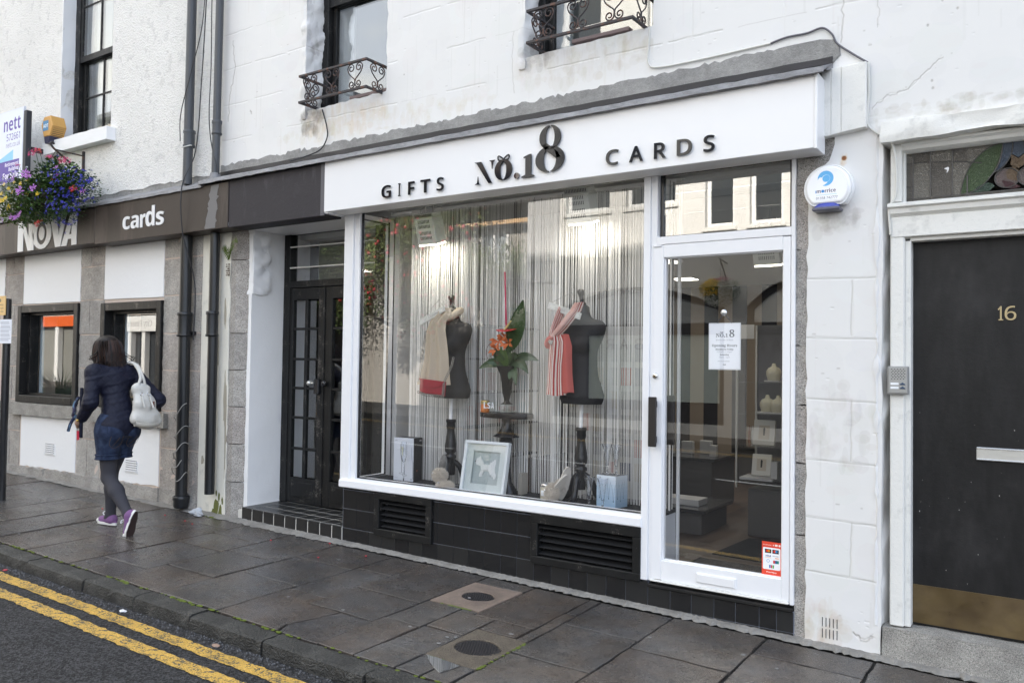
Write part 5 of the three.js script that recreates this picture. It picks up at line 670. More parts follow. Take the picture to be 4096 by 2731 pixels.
  part(al, 'casing', [ext(disc(0.132), 0, 0.05, 0.004), ext(disc(0.126), 0.05, 0.075, 0.016)], M.gloss); const fg = ext(disc(0.105, 40, -0.075), 0.075, 0.0765); { const p = fg.attributes.position, uv = []; for (let i = 0; i < p.count; i++) uv.push((p.getX(i) - c[0]) / 0.235 + 0.5, (p.getY(i) - c[1]) / 0.235 + 0.5); fg.setAttribute('uv', new THREE.Float32BufferAttribute(uv, 2)); fg.userData.uv = true; } part(al, 'printed_face', fg, printMat(tex, 0.35));
  part(al, 'blue_lens', lathe([[0.0, 0.06], [0.045, 0.052], [0.07, 0.02], [0.074, 0]], [0, 0, 0], 24).scale(0.92, 0.42, 0.5).rotateX(0.5).translate(c[0] - 0.004, c[1] - 0.104, 0.052), phys(rgb(0.10, 0.13, 0.60), 0.15, { transmission: 0.4, ior: 1.5 })); part(al, 'lens_base', box(c[0] - 0.077, c[0] + 0.07, c[1] - 0.132, c[1] - 0.112, 0.0, 0.095, 0.006), std(rgb(0.10, 0.10, 0.14), 0.3));
  // yellow hexagonal alarm sounder on the roughcast
  const ad = thing('alarm_sounder', 'yellow hexagonal alarm box on the roughcast wall by the upper window', 'alarm box', [-9.56, 4.15, 0]), Y = phys(rgb(0.66, 0.36, 0.10), 0.4);
  const hex = [[-9.63, 4.29], [-9.495, 4.29], [-9.437, 4.17], [-9.503, 4.062], [-9.63, 4.064], [-9.69, 4.2]]; part(ad, 'casing', ext(hex.map(([x, y]) => [x, y]), 0, 0.16, 0.006), Y);
  part(ad, 'dark_base', ext([[-9.632, 4.062], [-9.502, 4.062], [-9.53, 3.985], [-9.61, 3.985]], 0, 0.155, 0.004), std(rgb(0.03, 0.03, 0.07), 0.4)); for (let k = 0; k < 6; k++) part(ad, 'vent_slot', box(lerp(-9.445, -9.5, k / 5) - 0.003, lerp(-9.445, -9.5, k / 5) + 0.004, 4.163 - k * 0.019, 4.169 - k * 0.019, 0.02, 0.14, 0), M.dark);
  part(ad, 'print', flatPrint(0.12, 0.115, [-9.585, 4.185, 0.1615]), printMat(canvasTex(128, 128, (g) => { g.fillStyle = '#5f93bb'; g.fillRect(0, 0, 128, 128); g.fillStyle = '#fff'; g.font = 'bold 62px sans-serif'; g.textAlign = 'center'; g.fillText('ADT', 64, 88); }), 0.4));
  // estate agent's board, seen at its right end
  const bd = thing('estate_board', 'white and purple letting board cut off by the left edge of the picture', 'sign board', [-10.2, 3.6, 0.3]);
  part(bd, 'board', box(-11.6, -9.805, 3.565, 4.41, 0.27, 0.298, 0.002), std(rgb(0.7, 0.72, 0.78), 0.5)); part(bd, 'post', box(-9.80, -9.735, 3.5, 4.355, 0.24, 0.30, 0.004), std(rgb(0.03, 0.032, 0.04), 0.6)); part(bd, 'bracket', box(-9.79, -9.745, 3.9, 3.95, 0, 0.24, 0.002), M.iron);
  part(bd, 'print', flatPrint(1.78, 0.83, [-10.70, 3.987, 0.2995]), printMat(canvasTex(1024, 462, (g, w, h) => { g.fillStyle = '#e3e8f2'; g.fillRect(0, 0, w, h); g.fillStyle = '#56409f'; g.font = 'bold 118px sans-serif'; g.textAlign = 'right'; g.fillText('nett', 992, 128); g.font = '60px sans-serif'; g.fillText('572661', 998, 192); g.fillStyle = '#8d86b0'; g.font = '44px sans-serif'; g.fillText('nett.co.uk', 992, 236); g.fillStyle = '#8ccbea'; g.beginPath(); g.moveTo(600, 330); g.lineTo(900, 256); g.lineTo(900, 330); g.fill(); g.fillStyle = '#56409f'; g.fillRect(300, 322, 684, 140); g.fillStyle = '#f1eef8'; g.font = 'bold 34px sans-serif'; g.fillText('Retirement', 976, 358); g.fillText('Building', 976, 390); g.font = 'bold 56px sans-serif'; g.fillText('For Sale', 976, 438); }), 0.5));
  // small post with waiting plate and a paper notice, at the kerb
  const ps = thing('sign_post', 'black street post with yellow waiting plate near the left shop', 'sign post', [-8.72, gy(-8.7, 0.9), 0.9]);
  part(ps, 'post', rod([-8.705, gy(-8.7, 0.9) - 0.05, 0.9], [-8.705, 2.14, 0.9], 0.036, 0.036, 18), M.blackGloss);
  part(ps, 'plate', box(-8.86, -8.645, 1.975, 2.165, 0.94, 0.946, 0.001), std(rgb(0.62, 0.42, 0.18), 0.5)); part(ps, 'print', flatPrint(0.212, 0.186, [-8.7525, 2.07, 0.9468]), printMat(canvasTex(256, 224, (g, w, h) => { g.fillStyle = '#dcb878'; g.fillRect(0, 0, w, h); g.fillStyle = '#80674e'; g.beginPath(); g.arc(128, 50, 22, 0, 7); g.fill(); g.font = 'bold 30px sans-serif'; g.textAlign = 'center'; g.fillText('No waiting', 128, 112); g.fillText('Except taxis', 128, 152); g.fillText('At any time', 128, 192); }), 0.5));
  const pn = part(scene, 'paper_notice', flatPrint(0.185, 0.235, [-8.63, 1.815, 0.945], 0, 0.15), printMat(canvasTex(192, 256, (g, w, h) => { g.fillStyle = '#e6e9f0'; g.fillRect(0, 0, w, h); g.fillStyle = '#8f939e'; for (let i = 0; i < 26; i++) if (i % 5) g.fillRect(14, 14 + i * 8.8, 130 + ((i * 37) % 34), 3); }), 0.7, { side: THREE.DoubleSide }), { label: 'white typed paper notice tied to the black street post', category: 'notice' });
  // five-slot air brick low in the pier
  const ab = []; for (let j = 0; j < 2; j++) for (let i = 0; i < 5; i++) ab.push(box(-1.147 + i * 0.0195, -1.1435 + i * 0.0195, 0.075 + j * 0.062, 0.125 + j * 0.062, 0.0005, 0.0022, 0)); solo('air_brick', 'painted cast air brick with dark slots low in the white pier', 'air brick', ab, M.dark);
}
// ---------------------------------------------------------------- window guards of scrolled iron
{
  const guard = (t, x0, x1, y0, y1, zf, mat) => {
    const rr = 0.0095, zb = -0.16, rail = (y) => [box(x0 - rr, x1 + rr, y - rr, y + rr, zf - rr, zf + rr, 0.002), box(x0 - rr, x0 + rr, y - rr, y + rr, zb, zf - rr, 0.002), box(x1 - rr, x1 + rr, y - rr, y + rr, zb, zf - rr, 0.002)];
    part(t, 'rail', rail(y1), mat); part(t, 'rail', rail(y0), mat);
    const h = y1 - y0 - 0.02, ym = (y0 + y1) / 2;
    const lyre = (cx, put) => { for (const m of [-1, 1]) { // a curl over the top, a slanting stem to the middle, a smaller curl at the foot
      const R = h * 0.19, R2 = h * 0.165, C = [];
      for (let i = 20; i >= 0; i--) { const u = i / 20, a = u * 8.6, q = R * (1 - 0.72 * u); C.push([R * 1.12 + Math.cos(a) * q, h / 2 - R + Math.sin(a) * q]); }
      C.push([R * 1.75, h * 0.13], [R * 0.95, -h * 0.02], [0.004, -h * 0.17]);
      for (let i = 0; i <= 20; i++) { const u = i / 20, a = Math.PI + u * 8.6, q = R2 * (1 - 0.72 * u); C.push([R2 * 1.1 + Math.cos(a) * q, -h / 2 + R2 + Math.sin(a) * q]); }
      part(t, 'scroll', tube(C.map(([u, v]) => put(cx + m * u, ym + v)), 0.0052, 5, 120), mat); } };
    for (const u of [0.16, 0.5, 0.84]) lyre(lerp(x0, x1, u), (a, b) => [a, b, zf]); for (const x of [x0, x1]) lyre(zf - 0.13, (a, b) => [x, b, a]);
  };
  guard(thing('window_guard', 'black scrolled iron guard at the upper window nearer the drainpipes', 'window guard', [-4.95, 3.72, 0.1], 'scrolled iron window guards'), -5.33, -4.565, 3.728, 3.948, 0.18, M.wrought);
  guard(thing('window_guard', 'rusty black scrolled iron guard at the upper window above the sign lettering', 'window guard', [-2.66, 3.74, 0.1], 'scrolled iron window guards'), -3.05, -2.265, 3.755, 3.972, 0.18, M.wrought);
}
// ---------------------------------------------------------------- flowers
const leafGeo = (list, x, y, z, s, r) => { // a folded leaf of four triangles, turned at random
  const a = r() * 6.28, t = (r() - 0.3) * 1.4, w = s * (0.35 + r() * 0.25), ca = Math.cos(a), sa = Math.sin(a), ct = Math.cos(t), st = Math.sin(t), P = (u, v, h) => { const fx = u * ct - h * st, fy = u * st + h * ct; return [x + fx * ca - v * sa, y + fy, z + fx * sa + v * ca]; };
  const A = P(0, 0, 0), B = P(s * 0.5, w, s * 0.12), C = P(s, 0, -s * 0.1), D = P(s * 0.5, -w, s * 0.12), E = P(s * 0.5, 0, 0); list.push(A, B, E, B, C, E, A, E, D, E, C, D);
};
const bloom = (list, x, y, z, s, n, r, dir) => { const N = V(dir[0] + (r() - 0.5) * 0.8, dir[1] + (r() - 0.5) * 0.8, dir[2] + (r() - 0.5) * 0.8).normalize(), U = V(0.3, 1, 0.2).cross(N).normalize(), W2 = N.clone().cross(U); const P = (a, q, h) => [x + (U.x * Math.cos(a) + W2.x * Math.sin(a)) * q + N.x * h, y + (U.y * Math.cos(a) + W2.y * Math.sin(a)) * q + N.y * h, z + (U.z * Math.cos(a) + W2.z * Math.sin(a)) * q + N.z * h]; for (let i = 0; i < n; i++) { const a = (i / n) * 6.283 + r(), d = 2.6 / n; list.push(P(a, 0, 0), P(a - d * 0.5, s * 0.75, s * 0.15), P(a + d * 0.5, s * 0.75, s * 0.15), P(a - d * 0.5, s * 0.75, s * 0.15), P(a, s, s * 0.1), P(a + d * 0.5, s * 0.75, s * 0.15)); } };
const petal = (c) => std(c, 0.6, { side: THREE.DoubleSide });
const geoOf = (pts) => { const g = new THREE.BufferGeometry(); g.setAttribute('position', new THREE.Float32BufferAttribute(pts.flat(), 3)); g.computeVertexNormals(); return g; };
{
  const r = rngOf(101), C = [-9.03, 3.30, 0.36];
  const bk = thing('hanging_basket', 'hanging basket overflowing with blue, yellow, pink and white flowers on iron bracket', 'flower basket', C);
  part(bk, 'bracket', [tube([[-9.06, 3.80, 0.02], [-9.06, 3.80, 0.15], [-9.06, 3.805, 0.31]], 0.008, 6, 20), tube([[-9.06, 3.60, 0.02], [-9.06, 3.67, 0.12], [-9.06, 3.77, 0.27], [-9.06, 3.82, 0.34], [-9.06, 3.86, 0.37], [-9.06, 3.88, 0.35], [-9.06, 3.86, 0.33]], 0.011, 6, 60), box(-9.073, -9.047, 3.52, 3.85, 0, 0.025, 0.003)], M.wrought);
  part(bk, 'basket', (() => { const o = []; for (let k = 0; k < 10; k++) { const a = (k / 10) * 6.283, P = []; for (let i = 0; i <= 8; i++) { const t = (i / 8) * 1.57; P.push([C[0] + Math.cos(a) * 0.26 * Math.cos(t), 3.30 - 0.2 * Math.sin(t), C[2] + Math.sin(a) * 0.2 * Math.cos(t)]); } o.push(tube(P, 0.005, 4, 12)); } for (let k = 0; k < 3; k++) { const a = k * 2.09; o.push(rod([C[0] + Math.cos(a) * 0.25, 3.30, C[2] + Math.sin(a) * 0.19], [-9.03, 3.80, 0.32], 0.003, 0.003, 4)); } o.push(ball(C[0], 3.28, C[2], 0.2, 14, 1.2, 0.9, 0.9)); return o; })(), std(rgb(0.03, 0.025, 0.015), 0.9));
  // clumps that make the outline: centre offset, radii
  const cl = [[0.3, 0.1, 0.04, 0.34, 0.2, 0.2, 'g'], [0.58, 0.05, 0.03, 0.3, 0.16, 0.17, 'b'], [-0.62, 0.06, 0.02, 0.36, 0.27, 0.2, 'w'], [-0.35, -0.03, 0.05, 0.36, 0.24, 0.24, 'y'], [-0.05, 0.1, 0.02, 0.36, 0.22, 0.24, 'g'], [0.1, -0.06, 0.08, 0.36, 0.2, 0.24, 'g'], [0.36, 0.02, 0.06, 0.34, 0.22, 0.22, 'b'], [0.44, -0.19, 0.06, 0.24, 0.2, 0.18, 'b'], [0.66, -0.02, -0.02, 0.24, 0.15, 0.15, 'b'], [-0.15, -0.2, 0.05, 0.32, 0.12, 0.17, 'g'], [0.02, 0.3, 0.0, 0.13, 0.12, 0.1, 'g'], [-0.6, -0.14, 0.04, 0.28, 0.16, 0.18, 'y']];
  const lv = [[], [], [], []], fl = { white: [], yellow: [], blue: [], purple: [], magenta: [], red: [] }, stems = [];
  cl.forEach(([dx, dy, dz, rx, ryy, rz, k], ci) => { const n = Math.round(6500 * rx * ryy * 2.2);
    for (let i = 0; i < n; i++) { const u = r() * 2 - 1, a = r() * 6.283, q = Math.pow(r(), 0.4) * (1 + (r() < 0.12 ? r() * 0.35 : 0)), s = Math.sqrt(1 - u * u), nx = s * Math.cos(a), ny = u, nz = s * Math.sin(a), p = [C[0] + dx + nx * rx * q, C[1] + dy + ny * ryy * q, C[2] + dz + nz * rz * q];
      leafGeo(lv[k === 'y' ? (r() < 0.55 ? 3 : 1) : k === 'b' ? (r() < 0.7 ? 2 : 0) : (r() * 3) | 0], ...p, k === 'w' || k === 'b' ? 0.014 + r() * 0.014 : 0.022 + r() * 0.03, r);
      if (q > 0.72 && nz > -0.2) { const f = r(); const put = (l, s2, m) => bloom(fl[l], p[0] + nx * 0.012, p[1] + ny * 0.012, p[2] + nz * 0.012 + 0.008, s2, m, r, [nx, ny * 0.7 + 0.2, nz + 0.5]);
        if (k === 'w' && f < 0.28) put('white', 0.016, 5); else if (k === 'b' && f < (ci === 7 ? 0.5 : 0.3)) put('blue', 0.016, 5); else if (k === 'y' && f < 0.03) put('yellow', 0.026, 7); else if (k === 'g' && f < 0.035) put('blue', 0.015, 5); else if (f > 0.9975) put('purple', 0.034, 5); } } });
  for (const [x, y, q, col, n] of [[-9.14, 3.75, 0.08, 'magenta', 26], [-9.06, 3.76, 0.05, 'red', 12], [-9.5, 3.66, 0.035, 'magenta', 8], [-8.83, 3.66, 0.05, 'magenta', 14], [-8.53, 3.585, 0.065, 'magenta', 26], [-8.72, 3.41, 0.035, 'red', 9], [-8.35, 3.27, 0.05, 'red', 12], [-9.02, 2.99, 0.05, 'red', 12], [-9.06, 2.96, 0.035, 'red', 6], [-8.63, 3.44, 0.03, 'red', 5]]) { for (let i = 0; i < n; i++) bloom(fl[col], x + (r() - 0.5) * q * 2, y + (r() - 0.5) * q * 0.8, C[2] + 0.13 + (r() - 0.5) * q, 0.017, 5, r, [0.2, 0.4, 0.8]); stems.push(tube([[x, y, C[2] + 0.12], [x + 0.02, (y + 3.4) / 2, C[2] + 0.08], [x * 0.6 - 9.03 * 0.4, 3.36, C[2]]], 0.003, 4, 12)); }
  for (const [x, y, s] of [[-9.05, 3.47, 0.05], [-8.98, 3.45, 0.045], [-9.18, 3.32, 0.045], [-9.15, 3.29, 0.045], [-8.88, 3.30, 0.04], [-9.3, 3.45, 0.03], [-9.32, 3.04, 0.03], [-9.25, 3.03, 0.03], [-9.18, 3.04, 0.03], [-9.13, 3.06, 0.03], [-9.66, 3.06, 0.03]]) for (let i = 0; i < 2; i++) bloom(fl.purple, x + r() * 0.03, y + r() * 0.02, C[2] + 0.27, s, 5, r, [0.3, 0.1, 0.9]);
  for (const [x, y] of [[-9.47, 3.40], [-9.37, 3.35], [-9.62, 3.30], [-9.53, 3.31], [-9.55, 3.25], [-9.52, 3.23], [-9.47, 3.235], [-9.43, 3.25], [-9.11, 3.37], [-8.75, 3.23]]) for (let i = 0; i < 2; i++) bloom(fl.yellow, x + r() * 0.02, y + r() * 0.015, C[2] + 0.28, 0.024, 7, r, [0.3, 0.1, 0.9]);
  for (let i = 0; i < 46; i++) { const x = -9.5 + r() * 1.0, y = 3.1 - r() * 0.14; stems.push(tube([[x, 3.2, C[2] + 0.06], [x + 0.02, y + 0.04, C[2] + 0.12], [x + (r() - 0.5) * 0.08, y, C[2] + 0.1]], 0.002, 3, 8)); leafGeo(lv[(r() * 3) | 0], x, y, C[2] + 0.1, 0.03, r); }
  lv.forEach((l, i) => part(bk, 'foliage', geoOf(l), M.leaf[i], { kind: 'stuff' })); part(bk, 'stems', stems, M.leaf[2], { kind: 'stuff' });
  const cols = { white: rgb(0.75, 0.77, 0.8), yellow: rgb(0.80, 0.55, 0.02), blue: rgb(0.035, 0.03, 0.42), purple: rgb(0.40, 0.14, 0.48), magenta: rgb(0.50, 0.015, 0.13), red: rgb(0.55, 0.02, 0.025) }; for (const k of Object.keys(fl)) part(bk, k + '_flowers', geoOf(fl[k]), petal(cols[k]), { kind: 'stuff' });
  bk.position.x += 0.02;
  // polypody fern rooted in the joint of the quoin
  const f = thing('wall_fern', 'small green fern growing out of the granite quoin', 'fern', [-6.44, 2.47, 0.01]), fr = [], dry = [];
  for (let i = 0; i < 9; i++) { const a = -2.7 + i * 0.33 + r() * 0.2, L = 0.16 + r() * 0.13, dz = 0.03 + r() * 0.12; const P = (t) => [-6.44 + Math.cos(a + 1.2) * L * t * 0.9, 2.475 + Math.sin(t * 1.9) * L * 0.7 - t * t * 0.03, 0.012 + dz * t]; for (let k = 1; k < 11; k++) { const p = P(k / 11), w = 0.045 * Math.sin((k / 11) * 3) + 0.004; for (const s of [-1, 1]) fr.push(p, [p[0] + s * w * 0.6, p[1] + w * 0.7 * s + 0.004, p[2] + 0.006], P((k + 0.75) / 11)); } }
  for (let i = 0; i < 5; i++) { const x = -6.47 + r() * 0.06; for (let k = 0; k < 6; k++) dry.push([x, 2.46 - k * 0.02, 0.02], [x + (r() - 0.5) * 0.03, 2.45 - k * 0.02, 0.03], [x + 0.006, 2.44 - k * 0.02, 0.025]); }
  part(f, 'fronds', geoOf(fr), petal(rgb(0.13, 0.20, 0.025))); part(f, 'dead_fronds', geoOf(dry), petal(rgb(0.08, 0.045, 0.02)));
}
// ---------------------------------------------------------------- covers, puddle and litter on the pavement
{
  const r = rngOf(111), sq = (x0, x1, z0, z1) => [[x0, z0], [x1, z0], [x1, z1], [x0, z1]];
  const cover = (name, label, x0, x1, z0, z1, cx, cz, rad, mat, lumps) => {
    const t = thing(name, label, 'utility cover', [cx, gy(cx, cz), cz]); const D = []; for (let i = 0; i < 30; i++) { const a = (i / 30) * 6.2832; const rr = Math.cos(a) > 0.82 ? rad * 1.12 : rad; D.push([cx + Math.cos(a) * rr * 1.15, cz + Math.sin(a) * rr]); }
    const g = prismY(worn(sq(x0, x1, z0, z1), 0.1, 0.004, r), -0.05, 0.002, 0.003, [D.map(([x, z]) => [x, z])]); const p = g.attributes.position; for (let i = 0; i < p.count; i++) p.setY(i, p.getY(i) + gy(p.getX(i), p.getZ(i))); g.computeVertexNormals(); part(t, 'surround', g, mat);
    const lid = prismY(D.map(([x, z]) => [lerp(cx, x, 0.965), lerp(cz, z, 0.965)]), -0.03, -0.004, 0.002); const q = lid.attributes.position; for (let i = 0; i < q.count; i++) q.setY(i, q.getY(i) + gy(q.getX(i), q.getZ(i))); const l = part(t, 'iron_lid', lid, M.iron);
    const st = []; for (let i = -6; i <= 6; i++) for (let j = -6; j <= 6; j++) { const x = cx + i * 0.017 + (j % 2) * 0.008, z = cz + j * 0.015; if (((x - cx) / (rad * 1.05)) ** 2 + ((z - cz) / (rad * 0.9)) ** 2 < 1) st.push(box(x - 0.0055, x + 0.0055, gy(x, z) - 0.006, gy(x, z) - 0.0005, z - 0.004, z + 0.004, 0.001)); } part(l, 'studs', st, M.iron, { kind: 'stuff' });
    if (lumps) { const pb = []; for (let i = 0; i < 900; i++) { const x = lerp(x0 + 0.01, x1 - 0.01, r()), z = lerp(z0 + 0.01, z1 - 0.01, r()); if (((x - cx) / (rad * 1.22)) ** 2 + ((z - cz) / (rad * 1.06)) ** 2 < 1) continue; pb.push(ball(x, gy(x, z) + 0.001, z, 0.003 + r() * 0.004, 5, 1, 0.5, 1)); } part(t, 'pebbles', pb, M.pebble, { kind: 'stuff' }); } };
  cover('toby_cover', 'smooth pinkish slab with round iron cover nearer the shop wall', -3.39, -3.0, 0.225, 0.705, -3.19, 0.465, 0.095, M.manSlab, false);
  cover('toby_cover', 'pebbly square slab with round iron cover nearer the kerb', -2.83, -2.492, 0.953, 1.42, -2.665, 1.18, 0.112, M.pebble, true);
  // rain water left in the sunk corner of one flag
  const pd = [[-2.815, 1.43], [-2.70, 1.435], [-2.575, 1.447], [-2.585, 1.52], [-2.6, 1.575], [-2.66, 1.545], [-2.73, 1.50]], cy = 0.0072; part(scene, 'puddle', polySlab(worn(pd, 0.04, 0.004, r), (x, z) => gy(x, z) + cy, 0.012, 0.001), phys(rgb(0.02, 0.02, 0.02), 0.0, { ior: 2.3, clearcoat: 1, clearcoatRoughness: 0 }), { label: 'shallow puddle beside the pebbly cover slab', category: 'puddle' });
  const cr = rough(new THREE.IcosahedronGeometry(0.042, 4), 0.055, 34, 112, 0.3); cr.scale(1.5, 0.8, 0.9); solo('crumpled_paper', 'crumpled white and grey paper lying at the foot of the drainpipes', 'litter', cr.translate(-6.66, gy(-6.66, 0.13) + 0.024, 0.13), std(rgb(0.42, 0.44, 0.47), 0.7));
  const bit = (x, z, s, col, label, rd) => solo('litter_scrap', label, 'litter', rough(new THREE.IcosahedronGeometry(s, 2), s * 0.9, 60, (x * -1000) | 0, 0.4).scale(1.4, 0.4, 1).translate(x, (rd ? ry(x, z) : gy(x, z)) + s * 0.3, z), std(col, 0.7));
  bit(-4.93, 1.86, 0.02, rgb(0.7, 0.7, 0.72), 'white scrap of litter in the gutter below the kerb joint', true); bit(-3.98, 1.87, 0.016, rgb(0.3, 0.2, 0.15), 'small brown scrap of litter in the gutter', true); bit(-6.45, 1.87, 0.014, rgb(0.4, 0.04, 0.06), 'red petal scrap in the gutter at the far left', true); bit(-3.05, 1.865, 0.016, rgb(0.65, 0.65, 0.66), 'white scrap of litter in the gutter near the bottom', true);
  const pe = []; for (const [x, z] of [[-6.9, 0.3], [-6.55, 0.33], [-6.4, 0.36], [-5.4, 0.32], [-4.7, 0.45], [-4.45, 0.2], [-4.95, 0.1], [-7.6, 0.5]]) pe.push(ball(x, gy(x, z) + 0.004, z, 0.008, 6, 1.3, 0.5, 1)); part(scene, 'fallen_petals', pe, std(rgb(0.55, 0.03, 0.05), 0.7), { kind: 'stuff', label: 'red flower petals scattered on the pavement', category: 'petals' });
  const gm = []; for (let i = 0; i < 34; i++) { const x = -7.2 + r() * 7, z = 0.25 + r() * 1.3, n = 8, P = []; for (let k = 0; k < n; k++) { const a = (k / n) * 6.283; P.push([x + Math.cos(a) * (0.006 + r() * 0.012), z + Math.sin(a) * (0.006 + r() * 0.009)]); } gm.push(polySlab(P, (a, b) => gy(a, b) + 0.0035, 0.003, 0.001)); } part(scene, 'chewing_gum', gm, std(rgb(0.19, 0.185, 0.18), 0.8), { kind: 'stuff', label: 'pale spots of trodden gum on the paving flags', category: 'gum' });
  const gr = []; for (let i = 0; i < 900; i++) { const x = -8.5 + r() * 7, z = 1.815 + r() * r() * 0.14, s = 0.002 + r() * 0.005; gr.push(ball(x, ry(x, z) + s * 0.3, z, s, 5)); } part(scene, 'gutter_grit', gr, std(rgb(0.10, 0.10, 0.105), 0.8), { kind: 'stuff', label: 'loose grit lying in the gutter along the kerb', category: 'grit' });
}
// ---------------------------------------------------------------- the woman walking away along the pavement
{
  const r = rngOf(121), X0 = -6.76, Y0 = gy(-6.76, 0.86), Z0 = 0.86, W = (f, u, l) => [X0 - f, Y0 + u, Z0 + l];   // forward, up, to her left
  const p = thing('person', 'woman seen from behind in navy quilted jacket, denim shorts, grey tights and purple canvas shoes', 'person', [X0, Y0, Z0]);
  const J = { hipL: W(0, 0.83, 0.085), hipR: W(0.02, 0.83, -0.085), kneeL: W(0.015, 0.44, 0.06), kneeR: W(0.17, 0.45, -0.045), ankL: W(-0.27, 0.165, 0.05), ankR: W(0.155, 0.085, -0.045), heelL: W(-0.335, 0.15, 0.055), toeL: W(-0.375, 0.022, 0.055), footR: W(0.33, 0.035, -0.03),
    pel: W(0.01, 0.87, 0), waist: W(0.03, 1.04, 0), chest: W(0.09, 1.22, 0), neck: W(0.135, 1.37, 0), head: W(0.20, 1.515, 0.0), shL: W(0.10, 1.33, 0.165), shR: W(0.09, 1.335, -0.165), elL: W(0.04, 1.08, 0.222), elR: W(-0.11, 1.09, -0.30), wrL: W(0.2, 0.93, 0.21), wrR: W(0.10, 0.97, -0.22) };
  const bone = (a, b, ra, rb, s) => ({ a, b, ra, rb, s });
  const bb = (L, m = 0.2) => { const lo = [1e9, 1e9, 1e9], hi = [-1e9, -1e9, -1e9]; for (const b of L) for (const q of [b.a, b.b]) for (let i = 0; i < 3; i++) { lo[i] = Math.min(lo[i], q[i] - m); hi[i] = Math.max(hi[i], q[i] + m); } return [lo, hi]; };
  const fl = (L, res, k, m) => flesh(L, ...bb(L, m), res, k);
  // body: head to feet in one surface, with hands of five fingers
  const body = [bone(J.hipL, J.kneeL, 0.082, 0.052), bone(J.hipR, J.kneeR, 0.082, 0.052), bone(J.kneeL, W(-0.09, 0.34, 0.056), 0.05, 0.054), bone(W(-0.09, 0.34, 0.056), J.ankL, 0.054, 0.033), bone(J.kneeR, W(0.145, 0.32, -0.045), 0.05, 0.053), bone(W(0.145, 0.32, -0.045), J.ankR, 0.053, 0.034), bone(J.ankL, W(-0.345, 0.07, 0.06), 0.028, 0.016), bone(J.ankR, W(0.27, 0.045, -0.035), 0.028, 0.016),
    bone(J.pel, J.waist, 0.115, 0.1, [1.25, 1, 1]), bone(J.waist, J.chest, 0.1, 0.115, [1.25, 1, 1]), bone(J.chest, J.neck, 0.11, 0.055, [1.25, 1, 1]), bone(J.neck, J.head, 0.05, 0.055), bone(J.head, W(0.215, 1.52, 0.0), 0.088, 0.085), bone(W(0.25, 1.47, 0), W(0.265, 1.455, 0), 0.055, 0.045), bone(W(0.295, 1.50, 0), W(0.305, 1.49, 0), 0.014, 0.014),
    bone(J.shL, J.elL, 0.045, 0.036), bone(J.elL, J.wrL, 0.036, 0.025), bone(J.shR, J.elR, 0.045, 0.036), bone(J.elR, J.wrR, 0.036, 0.025), bone(W(0.09, 1.32, -0.13), W(0.1, 1.32, 0.13), 0.06, 0.06)];
  const skin = std(rgb(0.42, 0.26, 0.19), 0.6), tight = std(rgb(0.042, 0.041, 0.05), 0.85, bumped(T.fine, 0.05, 0.0006));
  const hand = (w, dir, side) => { const L = [], f = V(...dir).normalize(), o = V(...w), at = (a, b, c) => o.clone().addScaledVector(f, a).add(V(0, b, c)).toArray(); L.push(bone(at(0, 0, 0), at(0.07, -0.01, 0), 0.024, 0.03, [1, 1, 1.3])); for (let i = 0; i < 4; i++) { const y = 0.024 - i * 0.016, len = [0.03, 0.035, 0.032, 0.024][i]; L.push(bone(at(0.075, y - 0.01, 0), at(0.075 + len, y - 0.012, side * 0.006), 0.0095, 0.0085), bone(at(0.075 + len, y - 0.012, side * 0.006), at(0.08 + len, y - 0.016, side * 0.035), 0.0085, 0.0075)); } L.push(bone(at(0.02, 0.02, 0), at(0.055, 0.045, side * 0.012), 0.012, 0.009)); return L; };
  const hl = hand(J.wrL, [-0.9, -0.35, -0.1], -1), hr = hand(J.wrR, [-0.95, -0.2, 0.2], 1);
  part(p, 'body', [fl(body, 128, 0.035, 0.12), fl(hl, 44, 0.008, 0.03), fl(hr, 44, 0.008, 0.03)], skin);
  // tights drawn over the legs
  part(p, 'tights', fl([bone(J.hipL, J.kneeL, 0.088, 0.058), bone(J.hipR, J.kneeR, 0.088, 0.057), bone(J.kneeL, W(-0.10, 0.335, 0.056), 0.055, 0.06), bone(W(-0.10, 0.335, 0.056), J.ankL, 0.059, 0.038), bone(J.kneeR, W(0.14, 0.32, -0.045), 0.055, 0.059), bone(W(0.14, 0.32, -0.045), J.ankR, 0.058, 0.039), bone(J.ankL, W(-0.30, 0.11, 0.055), 0.037, 0.034), bone(J.ankR, W(0.19, 0.06, -0.042), 0.038, 0.034)], 110, 0.03, 0.12), tight);
  // denim shorts with turned hems, pockets and stitching
  const dn = fbmTile(256, 6, 5, 122), denim = dataTex(256, (x, y) => { const v = (dn[y * 256 + x] - 0.5) * 0.3, w = ((x + y) % 4 < 2 ? 0.02 : -0.02); return [0.14 + v + w, 0.20 + v + w, 0.31 + v + w]; }), dm = std(rgb(0.74, 0.74, 0.76), 0.9, { map: rep(denim, 0.22), ...bumped(T.fine, 0.08, 0.003) });
  const sh = [bone(J.hipL, W(0.005, 0.67, 0.078), 0.11, 0.094), bone(J.hipR, W(0.065, 0.675, -0.07), 0.11, 0.094), bone(W(0.0, 0.90, 0.05), W(0.01, 0.90, -0.05), 0.122, 0.122), bone(W(-0.055, 0.82, 0.075), W(-0.055, 0.82, 0.07), 0.098, 0.098), bone(W(-0.045, 0.83, -0.075), W(-0.045, 0.83, -0.07), 0.096, 0.096)];
  const sg = (() => { const g = fl(sh, 90, 0.04, 0.15), q = g.attributes.position; for (let i = 0; i < q.count; i++) { const u = q.getY(i) - Y0; if (u < 0.615) q.setY(i, Y0 + 0.615 + (u - 0.615) * 0.06); } g.computeVertexNormals(); return g; })(); const st = part(p, 'shorts', sg, dm);
